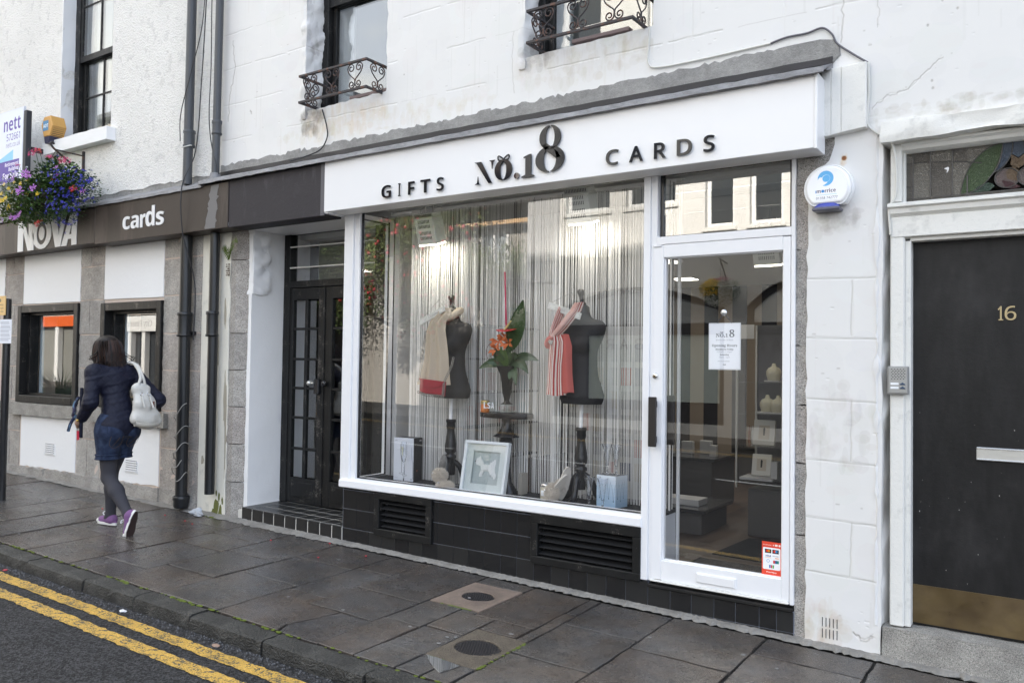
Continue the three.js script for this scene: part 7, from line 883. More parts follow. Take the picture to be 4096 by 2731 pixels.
  cloth([[1.78, -2.955, -2.90, 0.02], [1.7, -2.955, -2.87, 0.025], [1.6, -2.955, -2.865, 0.03], [1.5, -2.95, -2.86, 0.03], [1.375, -2.945, -2.845, 0.03]], -0.19, 1.2, 0.01, 146, coral, s2, 'coral_fall'); part(s2, 'knot', tube([[-3.06, 1.70, -0.15], [-3.04, 1.74, -0.125], [-2.99, 1.765, -0.12], [-2.96, 1.77, -0.14], [-3.0, 1.72, -0.17]], 0.022, 8, 30, true), coral);
  part(s2, 'heart_charm', ext(Array.from({ length: 24 }, (_, i) => { const a = (i / 24) * 6.2832; return [-3.005 + 0.0013 * 16 * Math.sin(a) ** 3, 1.725 + 0.0013 * (13 * Math.cos(a) - 5 * Math.cos(2 * a) - 2 * Math.cos(3 * a) - Math.cos(4 * a))]; }), -0.105, -0.099, 0.001), M.chrome);
  // plaques on strings
  const plaque = (label, text, cx, cy, z, ang) => { const t = thing('hanging_plaque', label, 'plaque', [cx, cy, z]); const g = box(-0.138, 0.138, -0.023, 0.023, -0.005, 0.005, 0.002); g.rotateZ(ang); g.translate(cx, cy, z); part(t, 'board', g, std(rgb(0.6, 0.6, 0.57), 0.7)); const f = flatPrint(0.266, 0.038, [0, 0, 0]); f.rotateZ(ang); f.translate(cx, cy, z + 0.0056); part(t, 'print', f, printMat(canvasTex(512, 74, (g2) => { g2.fillStyle = '#d2d2cc'; g2.fillRect(0, 0, 512, 74); g2.strokeStyle = '#8b8b88'; g2.lineWidth = 3; g2.strokeRect(10, 8, 492, 58); g2.fillStyle = '#6f6f70'; g2.font = '38px sans-serif'; g2.textAlign = 'center'; g2.fillText(text, 256, 51); }), 0.7));
    part(t, 'string', [rod([cx - 0.12 * Math.cos(ang), cy - 0.12 * Math.sin(ang) + 0.02, z], [cx + 0.03, cy + 0.13, z - 0.05], 0.0015, 0.0015, 4), rod([cx + 0.12 * Math.cos(ang), cy + 0.12 * Math.sin(ang) + 0.02, z], [cx + 0.03, cy + 0.13, z - 0.05], 0.0015, 0.0015, 4)], M.cableGrey); };
  plaque('grey worded plaque hung from the left bust form over the beige scarf', 'LIFE IS A JOURNEY', -4.12, 1.935, -0.14, 0.42); plaque('white plaque reading LIVE LOVE LAUGH hung on the right bust form', 'LIVE LOVE LAUGH', -2.915, 1.945, -0.13, -0.32);
  // red clutch on a chain
  const cl = thing('red_clutch', 'small red clutch bag on a heavy chain hung on the left bust form', 'handbag', [-4.07, 1.37, -0.1]); const rm = phys(rgb(0.30, 0.012, 0.03), 0.35);
  part(cl, 'pouch', ext([[-4.195, 1.445], [-3.945, 1.425], [-3.955, 1.315], [-4.2, 1.33]], -0.125, -0.09, 0.01), rm); part(cl, 'flap', ext([[-4.197, 1.447], [-3.943, 1.427], [-3.99, 1.385], [-4.07, 1.37], [-4.15, 1.39]], -0.09, -0.084, 0.002), rm);
  const ch = []; const link = (a, b) => { const n = Math.max(2, Math.round(Math.hypot(b[0] - a[0], b[1] - a[1], b[2] - a[2]) / 0.016)); for (let i = 0; i < n; i++) { const u = i / n, p = [0, 1, 2].map((k) => lerp(a[k], b[k], u)); const g = new THREE.TorusGeometry(0.0085, 0.0032, 5, 9).toNonIndexed(); g.rotateY(i % 2 ? 1.2 : 0.2); g.translate(...p); ch.push(g); } }; const C1 = [[-4.195, 1.43, -0.09], [-4.21, 1.6, -0.13], [-4.205, 1.8, -0.17], [-4.15, 1.92, -0.2]], C2 = [[-3.95, 1.42, -0.09], [-3.915, 1.55, -0.14], [-3.93, 1.62, -0.18]], C3 = [[-4.2, 1.34, -0.085], [-4.12, 1.32, -0.082], [-3.955, 1.312, -0.085], [-3.945, 1.42, -0.088]]; for (const C of [C1, C2, C3]) for (let i = 0; i < C.length - 1; i++) link(C[i], C[i + 1]); part(cl, 'chain', ch, std(rgb(0.3, 0.29, 0.27), 0.3, { metalness: 1 }), { kind: 'stuff' });
  // little round table with trumpet vase of flowers
  const tx = -3.52, tz = -0.315, tb = thing('pedestal_table', 'round dark table on a flared black pedestal between the bust forms', 'table', [tx, 0.602, tz]);
  part(tb, 'table_top', lathe([[0, 0.6], [0.225, 0.6], [0.232, 0.595], [0.232, 0.565], [0.225, 0.56], [0, 0.56]], [0, 0, 0], 48).scale(1, 1, 0.5).translate(tx, 0.602, tz), phys(rgb(0.035, 0.03, 0.028), 0.25, bumped(T.fine, 0.3, 0.002)));
  part(tb, 'pedestal', [lathe([[0.04, 0.56], [0.035, 0.52], [0.045, 0.48], [0.07, 0.445], [0.104, 0.425], [0.106, 0.418], [0.05, 0.41], [0.055, 0.37], [0.045, 0.31], [0.04, 0.2], [0.05, 0.08], [0.095, 0.02], [0.1, 0]], [0, 0, 0], 32).scale(1, 1, 0.75).translate(tx, 0.602, tz)], M.blackGloss);
  const vs = thing('trumpet_vase', 'tall black trumpet vase of tropical flowers on the pedestal table', 'vase', [tx, 1.205, tz]), V0 = 1.205;
  part(vs, 'vase', lathe([[0.05, 0.06], [0.024, 0.075], [0.02, 0.09], [0.033, 0.14], [0.042, 0.22], [0.052, 0.28], [0.078, 0.335], [0.086, 0.347], [0.08, 0.345], [0.045, 0.28], [0.0, 0.26]], [tx, V0, tz], 32), phys(rgb(0.008, 0.008, 0.009), 0.12)); part(vs, 'glass_foot', [lathe([[0.0, 0.002], [0.075, 0.002], [0.078, 0.007], [0.03, 0.02], [0.014, 0.04], [0.02, 0.075], [0, 0.08]], [tx, V0, tz], 28)], M.glassStill);
  const blade = (p0, p1, p2, w, m, name) => { const n = 9, L = [], R2 = [], Mi = []; for (let i = 0; i <= n; i++) { const u = i / n, q = [0, 1, 2].map((k) => (1 - u) ** 2 * p0[k] + 2 * u * (1 - u) * p1[k] + u * u * p2[k]), e = [0, 1, 2].map((k) => 2 * (1 - u) * (p1[k] - p0[k]) + 2 * u * (p2[k] - p1[k])), s = V(...e).cross(V(0.15, 0.1, 1)).normalize().multiplyScalar(w * Math.pow(Math.sin(Math.PI * Math.min(0.999, Math.pow(u, 0.85) * 0.97 + 0.02)), 0.8)); Mi.push(q); L.push([q[0] + s.x, q[1] + s.y, q[2] + s.z + w * 0.15]); R2.push([q[0] - s.x, q[1] - s.y, q[2] - s.z + w * 0.15]); } const o = []; for (let i = 0; i < n; i++) o.push(...quadT(L[i], L[i + 1], Mi[i + 1], Mi[i]), ...quadT(Mi[i], Mi[i + 1], R2[i + 1], R2[i])); const g = geoOf(o); return part(vs, name || 'leaf', g, m); };
  const top = [tx, V0 + 0.345, tz], lf = M.leaf, dk = [phys(rgb(0.02, 0.055, 0.02), 0.35, { side: 2 }), phys(rgb(0.035, 0.075, 0.028), 0.35, { side: 2 })];
  blade([tx + 0.01, V0 + 0.45, tz], [tx + 0.09, V0 + 0.62, tz + 0.0], [tx + 0.155, V0 + 0.84, tz + 0.02], 0.072, dk[1], 'large_leaf');
  for (const [a, b, c, w] of [[[0, 0, 0], [-0.09, 0.06, 0.05], [-0.215, -0.02, 0.06], 0.034], [[0.02, 0, 0], [0.14, 0.09, 0.05], [0.24, -0.05, 0.07], 0.04], [[0.02, 0.01, 0], [0.16, 0.12, 0.02], [0.28, 0.045, 0.0], 0.035], [[0.05, 0, 0], [0.1, -0.02, 0.05], [0.125, -0.14, 0.06], 0.028], [[0.03, 0.03, 0], [0.09, 0.1, 0.03], [0.13, 0.06, 0.06], 0.035], [[-0.02, 0, 0], [-0.06, 0.09, 0.04], [-0.1, 0.1, 0.05], 0.03], [[-0.02, 0, 0.02], [-0.06, 0.05, 0.08], [-0.12, 0.03, 0.1], 0.03], [[0.02, 0.02, 0.02], [0.03, 0.1, 0.06], [0.07, 0.16, 0.05], 0.03], [[-0.01, 0.02, 0.02], [-0.03, 0.1, 0.07], [-0.06, 0.13, 0.08], 0.03], [[0.05, -0.02, 0.03], [0.075, -0.06, 0.06], [0.06, -0.1, 0.06], 0.02]]) blade([0, 1, 2].map((k) => top[k] + a[k]), [0, 1, 2].map((k) => top[k] + b[k]), [0, 1, 2].map((k) => top[k] + c[k]), w, dk[(r() * 2) | 0]);
  for (let i = 0; i < 26; i++) { const a = r() * 6.283, d = 0.02 + r() * 0.07; blade([top[0] + Math.cos(a) * 0.02, top[1], top[2] + Math.sin(a) * 0.02], [top[0] + Math.cos(a) * d, top[1] + 0.05 + r() * 0.06, top[2] + Math.sin(a) * d], [top[0] + Math.cos(a) * d * 1.3, top[1] + 0.05 + r() * 0.1, top[2] + Math.sin(a) * d * 1.2], 0.018 + r() * 0.012, lf[(r() * 3) | 0], 'small_leaf'); }
  const palm = []; for (let i = 0; i < 22; i++) { const u = i / 22, p = [tx + 0.02 + u * 0.025, V0 + 0.55 + u * 0.27, tz - 0.01], l = 0.09 * Math.sin(u * 2.6 + 0.4); for (const s of [-1, 1]) palm.push(p, [p[0] + s * l * 0.55 + 0.01, p[1] + l * 0.8, p[2] + 0.01], [p[0] + s * 0.002, p[1] + 0.008, p[2]]); } part(vs, 'palm_frond', geoOf(palm), dk[0]);
  part(vs, 'pink_cane', tube([[tx + 0.01, V0 + 0.4, tz + 0.02], [tx - 0.005, V0 + 0.75, tz + 0.02], [tx - 0.02, V0 + 1.06, tz + 0.02]], 0.0065, 7, 20), std(rgb(0.50, 0.03, 0.10), 0.5));
  const sp = []; for (let i = 0; i < 26; i++) { const a = (i / 26) * 6.2832, q = 1 - 0.28 * Math.pow(Math.abs(Math.sin((a - 1.57) / 2)), 8) * 2; sp.push([Math.cos(a) * 0.09 * q, Math.sin(a) * 0.062 * q]); } const sg = prismY(sp, -0.0015, 0.0015, 0.0008); { const p = sg.attributes.position; for (let i = 0; i < p.count; i++) p.setY(i, p.getY(i) + (p.getX(i) ** 2) * 1.2 + p.getZ(i) * 0.25); } sg.rotateX(0.45); sg.translate(tx + 0.028, V0 + 0.615, tz + 0.05); sg.computeVertexNormals(); part(vs, 'red_spathe', sg, phys(rgb(0.42, 0.008, 0.02), 0.25)); part(vs, 'spadix', rod([tx + 0.02, V0 + 0.62, tz + 0.07], [tx + 0.085, V0 + 0.685, tz + 0.08], 0.009, 0.005, 8), std(rgb(0.65, 0.55, 0.22), 0.6));
  const lil = []; for (const [x, y, z, s] of [[-0.035, 0.53, 0.06, 0.07], [0.055, 0.515, 0.06, 0.065], [-0.05, 0.47, 0.07, 0.06], [-0.01, 0.56, 0.03, 0.05]]) for (let k = 0; k < 6; k++) { const a = k * 1.047 + r(), c = [tx + x, V0 + y, tz + z], e = [c[0] + Math.cos(a) * s, c[1] + Math.sin(a) * s * 0.9, c[2] + 0.03 + 0.02 * r()], m = [lerp(c[0], e[0], 0.55), lerp(c[1], e[1], 0.55) + 0.006, c[2] + 0.035], n = [-Math.sin(a) * 0.014, Math.cos(a) * 0.014]; lil.push(c, [m[0] + n[0], m[1] + n[1], m[2]], [m[0] - n[0], m[1] - n[1], m[2]], [m[0] + n[0], m[1] + n[1], m[2]], e, [m[0] - n[0], m[1] - n[1], m[2]]); } part(vs, 'orange_lilies', geoOf(lil), petal(rgb(0.52, 0.13, 0.035)), { kind: 'stuff' });
  part(vs, 'twisted_vine', [tube(Array.from({ length: 18 }, (_, i) => { const a = 0.7 + (i / 17) * 4.6; return [tx - 0.07 + Math.cos(a) * 0.085, V0 + 0.45 + Math.sin(a) * 0.08, tz + 0.06]; }), 0.002, 5, 60), tube([[tx - 0.03, V0 + 0.36, tz + 0.07], [tx - 0.1, V0 + 0.42, tz + 0.08], [tx - 0.02, V0 + 0.43, tz + 0.09]], 0.002, 5, 20)], std(rgb(0.12, 0.015, 0.02), 0.5)); part(vs, 'stems', [[0.01, 0.3], [0.03, 0.5], [-0.03, 0.5], [0.05, 0.5], [0.02, 0.62]].map(([x, y]) => rod([tx, V0 + 0.3, tz], [tx + x, V0 + y, tz + 0.045], 0.004, 0.004, 6)), lf[0]);
  const cj = thing('candle_jar', 'small orange candle jar with gold lid on the pedestal table', 'candle', [-3.652, 1.203, -0.22]); part(cj, 'jar', lathe([[0, 0], [0.031, 0], [0.033, 0.005], [0.033, 0.058], [0.028, 0.062]], [-3.652, 1.203, -0.22], 24), phys(rgb(0.60, 0.17, 0.03), 0.3)); part(cj, 'lid', lathe([[0.028, 0.06], [0.034, 0.064], [0.034, 0.086], [0.03, 0.09], [0, 0.09]], [-3.652, 1.203, -0.22], 24), std(rgb(0.55, 0.42, 0.18), 0.3, { metalness: 0.8 }));
  const ac = thing('acrylic_block', 'clear display block with white brand letters on the pedestal table', 'display block', [-3.56, 1.203, -0.14]); part(ac, 'block', box(-3.615, -3.505, 1.203, 1.29, -0.17, -0.14, 0.002), M.glassStill); [...'LSA'].forEach((c, i) => part(ac, 'letter', glyph(c, font, -3.605 + i * 0.033, -3.578 + i * 0.033, 1.238, 1.283, -0.1395, -0.138), M.paper));
  // boxed and loose glassware
  const flute = (g, x, y, s, fill) => { g.strokeStyle = 'rgba(90,95,105,.8)'; g.lineWidth = 2 * s; g.beginPath(); g.moveTo(x - 12 * s, y); g.quadraticCurveTo(x - 15 * s, y + 60 * s, x - 2 * s, y + 105 * s); g.lineTo(x - 1 * s, y + 205 * s); g.moveTo(x + 12 * s, y); g.quadraticCurveTo(x + 15 * s, y + 60 * s, x + 2 * s, y + 105 * s); g.lineTo(x + 1 * s, y + 205 * s); g.stroke(); g.beginPath(); g.ellipse(x, y + 210 * s, 20 * s, 5 * s, 0, 0, 7); g.stroke(); if (fill) { g.fillStyle = fill; g.beginPath(); g.moveTo(x - 12 * s, y + 18 * s); g.lineTo(x + 12 * s, y + 18 * s); g.quadraticCurveTo(x + 13 * s, y + 60 * s, x, y + 100 * s); g.quadraticCurveTo(x - 13 * s, y + 60 * s, x - 12 * s, y + 18 * s); g.fill(); } };
  const gb = thing('glassware_box', 'tall white and black boxed champagne flutes at the left end of the display', 'gift box', [-4.47, 0.603, -0.3]);
  const faceQ = (a, b, y0, y1, tex) => { const o = quadT([a[0], y0, a[1]], [b[0], y0, b[1]], [b[0], y1, b[1]], [a[0], y1, a[1]]), g = geoOf(o); g.setAttribute('uv', new THREE.Float32BufferAttribute([0, 0, 1, 0, 1, 1, 0, 0, 1, 1, 0, 1], 2)); g.userData.uv = true; return [g, printMat(tex, 0.45)]; };
  const A = [-4.60, -0.26], Bq = [-4.40, -0.275], Cq = [-4.405, -0.385], Dq = [-4.605, -0.37], sh = (p, d) => [p[0] + d[0], p[1] + d[1]];
  part(gb, 'carton', prismY([A, Bq, Cq, Dq], 0.604, 0.955, 0.001), std(rgb(0.05, 0.05, 0.055), 0.5));
  part(gb, 'front_print', ...faceQ(sh(A, [0.0, 0.0012]), sh(Bq, [0, 0.0012]), 0.605, 0.954, canvasTex(256, 448, (g) => { g.fillStyle = '#d6dae2'; g.fillRect(0, 0, 256, 448); g.fillStyle = '#70757f'; g.font = '17px sans-serif'; g.fillText('LSA', 16, 34); g.fillStyle = '#b2b7c0'; g.fillText('WINE', 16, 428); flute(g, 104, 68, 1.45, 'rgba(226,222,184,.8)'); flute(g, 142, 74, 1.5); flute(g, 250, 92, 1.6); })));
  part(gb, 'side_print', ...faceQ(sh(Bq, [0.0012, 0]), sh(Cq, [0.0012, 0]), 0.605, 0.954, canvasTex(128, 448, (g) => { g.fillStyle = '#17181b'; g.fillRect(0, 0, 128, 448); g.fillStyle = '#e8e8e8'; g.font = 'bold 19px sans-serif'; g.fillText('LSA', 82, 34); g.globalAlpha = 0.6; g.strokeStyle = '#fff'; flute(g, 20, 92, 1.6); g.fillStyle = '#c05a28'; g.fillRect(44, 330, 14, 20); })));
  const gb2 = thing('glassware_box', 'pale blue boxed glasses at the right end of the display', 'gift box', [-2.58, 0.603, -0.27]);
  const A2 = [-2.685, -0.205], B2 = [-2.535, -0.195], C2b = [-2.515, -0.33], D2 = [-2.665, -0.34]; part(gb2, 'carton', prismY([A2, B2, C2b, D2], 0.604, 0.822, 0.001), std(rgb(0.25, 0.25, 0.26), 0.5));
  const blueFace = (n) => canvasTex(256, 320, (g) => { for (let y = 0; y < 320; y += 40) { g.fillStyle = ['#dfe8f1', '#d8e3ee', '#cfdfec', '#c4d8e9', '#bfd4e7', '#b4cde4', '#a9c6e0', '#a4c3df'][y / 40]; g.fillRect(0, y, 256, 40); } for (let i = 0; i < n; i++) { const x = 40 + i * 62, b = 90 + (i % 2) * 26; g.strokeStyle = '#5e7894'; g.lineWidth = 3; g.beginPath(); g.moveTo(x - 24, b - 30); g.quadraticCurveTo(x - 6, b + 60, x - 4, b + 130); g.moveTo(x + 24, b - 30); g.quadraticCurveTo(x + 6, b + 60, x + 4, b + 130); g.stroke(); g.fillStyle = '#46586c'; g.fillRect(x - 5, b + 130, 10, 14); } if (n > 3) { g.fillStyle = '#4a5563'; g.font = '30px sans-serif'; g.fillText('LSA', 12, 36); g.fillStyle = '#8fb2d2'; g.font = '16px sans-serif'; g.fillText('PROSECCO', 16, 306); } });
  part(gb2, 'front_print', ...faceQ(sh(A2, [0, 0.0012]), sh(B2, [0, 0.0012]), 0.605, 0.821, blueFace(4))); part(gb2, 'side_print', ...faceQ(sh(B2, [0.0012, 0]), sh(C2b, [0.0012, 0]), 0.605, 0.821, blueFace(3)));
  const glassProf = [[0, 0], [0.034, 0.001], [0.036, 0.004], [0.008, 0.012], [0.007, 0.03], [0.012, 0.034], [0.006, 0.04], [0.01, 0.06], [0.017, 0.11], [0.024, 0.165], [0.038, 0.205], [0.0365, 0.2055], [0.0225, 0.165], [0.0155, 0.11], [0.008, 0.06], [0, 0.055]];
  for (const [x, y, z, l] of [[-2.642, 0.823, -0.27, 'clear flared flute standing on the blue box, left one'], [-2.572, 0.823, -0.27, 'clear flared flute standing on the blue box, right one'], [-2.715, 0.604, -0.15, 'clear flared flute on the carpet left of the blue box'], [-2.61, 0.604, -0.15, 'clear flared flute on the carpet in front of the blue box']]) part(thing('flute_glass', l, 'glass', [x, y, z], undefined), 'bowl_and_stem', lathe(glassProf, [x, y, z], 20), phys(rgb(0.95, 0.97, 1), 0.0, { transmission: 1, ior: 1.5, thickness: 0.01 }));
  for (const [x, l] of [[-4.43, 'clear champagne flute before the tall box']]) part(thing('flute_glass', l, 'glass', [x, 0.604, -0.19]), 'bowl_and_stem', lathe([[0, 0], [0.036, 0.001], [0.036, 0.003], [0.005, 0.008], [0.004, 0.14], [0.014, 0.17], [0.026, 0.23], [0.025, 0.29], [0.02, 0.33], [0.019, 0.33], [0.024, 0.29], [0.024, 0.23], [0.01, 0.175], [0, 0.165]], [x, 0.604, -0.19], 20), phys(rgb(0.95, 0.97, 1), 0.0, { transmission: 1, ior: 1.5, thickness: 0.01 }));
  // framed paper terrier
  const fr = thing('framed_picture', 'white box frame with a layered paper terrier leaning in the window', 'picture', [-3.58, 0.603, -0.2]), lean = (g) => { g.rotateX(-0.2); g.rotateY(0.04); g.translate(-3.60, 0.604, -0.115); return g; }, wf = phys(rgb(0.68, 0.72, 0.74), 0.35), FW = 0.196, FH = 0.392;
  part(fr, 'frame', [box(-FW, FW, 0, 0.022, -0.03, 0.012, 0.002), box(-FW, FW, FH - 0.022, FH, -0.03, 0.012, 0.002), box(-FW, -FW + 0.022, 0.022, FH - 0.022, -0.03, 0.0115, 0.002), box(FW - 0.022, FW, 0.022, FH - 0.022, -0.03, 0.0115, 0.002)].map(lean), wf);
  part(fr, 'mount', [box(-FW + 0.022, FW - 0.022, 0.022, 0.075, -0.014, -0.011), box(-FW + 0.022, FW - 0.022, FH - 0.075, FH - 0.022, -0.014, -0.011), box(-FW + 0.022, -0.118, 0.075, FH - 0.075, -0.014, -0.011), box(0.118, FW - 0.022, 0.075, FH - 0.075, -0.014, -0.011)].map(lean), std(rgb(0.62, 0.68, 0.68), 0.8)); part(fr, 'backing', lean(box(-0.16, 0.16, 0.04, FH - 0.04, -0.028, -0.025)), std(rgb(0.40, 0.46, 0.47), 0.9));
  const dog = [[-0.098, 0.245], [-0.09, 0.265], [-0.072, 0.272], [-0.06, 0.287], [-0.052, 0.262], [-0.035, 0.25], [-0.022, 0.225], [0.01, 0.22], [0.045, 0.222], [0.058, 0.235], [0.064, 0.262], [0.078, 0.262], [0.082, 0.235], [0.076, 0.2], [0.082, 0.17], [0.094, 0.15], [0.092, 0.125], [0.074, 0.118], [0.066, 0.14], [0.05, 0.16], [0.036, 0.175], [0.0, 0.172], [-0.02, 0.17], [-0.026, 0.14], [-0.034, 0.128], [-0.056, 0.128], [-0.055, 0.15], [-0.044, 0.18], [-0.05, 0.205], [-0.066, 0.22], [-0.085, 0.212], [-0.1, 0.225]], sc = (k) => dog.map(([x, y]) => [lerp(0.0, x, k) - (1 - k) * 0.01, lerp(0.2, y, k)]);
  for (let k = 0; k < 3; k++) part(fr, 'paper_terrier', lean(ext(sc(1 - k * 0.17), -0.025 + k * 0.004, -0.022 + k * 0.004, 0.0006)), std(rgb(0.72, 0.74, 0.74), 0.85)); part(fr, 'nose', lean(ball(-0.1, 0.24, -0.02, 0.0045, 8)), M.dark); part(fr, 'glazing', lean(flatPrint(0.35, 0.35, [0, FH / 2, 0.004])), M.glass);
  const bks = []; for (let i = 0; i < 6; i++) bks.push(box(-3.385 + i * 0.006, -3.381 + i * 0.006, 0.604, 0.76, -0.36, -0.28, 0.001)); solo('card_stack', 'small stack of cards standing behind the framed terrier', 'cards', bks, std(rgb(0.4, 0.37, 0.32), 0.8));
  // scented candle, furry slippers
  const cd = thing('candle_jar', 'cream candle jar with silver lid right of the framed terrier', 'candle', [-3.09, 0.603, -0.22]); part(cd, 'jar', lathe([[0, 0.002], [0.05, 0.002], [0.053, 0.008], [0.053, 0.092], [0.048, 0.097]], [-3.09, 0.602, -0.22], 30), phys(rgb(0.62, 0.57, 0.46), 0.15, { clearcoat: 1 })); part(cd, 'lid', lathe([[0.05, 0.097], [0.054, 0.099], [0.054, 0.116], [0.045, 0.122], [0, 0.123]], [-3.09, 0.602, -0.22], 30), M.chrome); part(cd, 'label', box(-3.112, -3.076, 0.638, 0.676, -0.1685, -0.1665, 0.0006), M.paper);
  const fur = std(rgb(0.68, 0.62, 0.54), 0.95), soleG = std(rgb(0.45, 0.45, 0.45), 0.5, { map: dataTex(128, (x, y) => { const v = 0.6 + (nB[(y * 3) * N5 + x * 3] - 0.5) * 1.1; return [v, v, v]; }), metalness: 0.3 });
  const furry = (c, s, n, seed) => { const rr = rngOf(seed), o = []; for (let i = 0; i < n; i++) { const a = rr() * 6.283, u = rr() * 2 - 1, k = Math.sqrt(1 - u * u), d = V(Math.cos(a) * k, u, Math.sin(a) * k), p = V(c[0] + d.x * s[0], c[1] + d.y * s[1], c[2] + d.z * s[2]), L = 0.012 + rr() * 0.012, t1 = d.clone().add(V((rr() - 0.5) * 0.9, (rr() - 0.5) * 0.9 - 0.25, (rr() - 0.5) * 0.9)).normalize().multiplyScalar(L), w = d.clone().cross(V(rr() - 0.5, rr() - 0.5, rr() - 0.5)).normalize().multiplyScalar(0.0022); o.push([p.x + w.x, p.y + w.y, p.z + w.z], [p.x - w.x, p.y - w.y, p.z - w.z], [p.x + t1.x, p.y + t1.y, p.z + t1.z]); } return geoOf(o); };
  const oval = (w, l) => Array.from({ length: 26 }, (_, i) => { const a = (i / 26) * 6.2832, u = Math.sin(a); return [Math.cos(a) * w * (1 - 0.12 * (1 - u) * 0.5), u * l]; });
  const slipper = (label, sc2, furC, furS, seed, M4, mat) => { const t = thing('fur_slipper', label, 'slipper', furC, undefined); part(t, 'sole', ext(oval(0.042, 0.125), -0.007, 0.007, 0.002).applyMatrix4(M4), mat || soleG); part(t, 'upper', [ball(...furC, 1, 16).translate(0, 0, 0)].map(() => { const g = ball(0, 0, 0, 1, 16); g.scale(...furS); g.translate(...furC); return g; }), fur); part(t, 'fur', furry(furC, furS, 2600, seed), flat2(std(rgb(0.70, 0.64, 0.56), 0.95)), { kind: 'stuff' }); part(t, 'buckle', ball(furC[0] - 0.035, furC[1] + 0.02, furC[2] + furS[2] * 0.95, 0.008, 8), M.chrome); return t; };
  slipper('cream fur slipper standing on its toe against the left bust stand', 1, [-4.03, 0.70, -0.16], [0.058, 0.048, 0.045], 147, new THREE.Matrix4().makeRotationX(-0.22).setPosition(-4.045, 0.735, -0.205)); slipper('cream fur slipper lying flat in front of the standing one', 1, [-3.955, 0.636, -0.135], [0.072, 0.026, 0.04], 148, new THREE.Matrix4().makeRotationX(-1.45).multiply(new THREE.Matrix4().makeRotationZ(-0.3)).setPosition(-3.955, 0.613, -0.14));
  slipper('cream fur slipper leaning on the right bust stand beside the candle', 1, [-3.0, 0.672, -0.135], [0.045, 0.06, 0.04], 149, new THREE.Matrix4().makeRotationZ(-0.62).multiply(new THREE.Matrix4().makeRotationY(1.25)).setPosition(-2.965, 0.705, -0.15), std(rgb(0.60, 0.56, 0.5), 0.7)); slipper('second fur slipper half hidden behind the one by the right stand', 1, [-2.985, 0.70, -0.22], [0.035, 0.05, 0.03], 150, new THREE.Matrix4().makeRotationZ(-0.25).multiply(new THREE.Matrix4().makeRotationY(1.0)).setPosition(-2.945, 0.735, -0.21), std(rgb(0.60, 0.56, 0.5), 0.7));
}
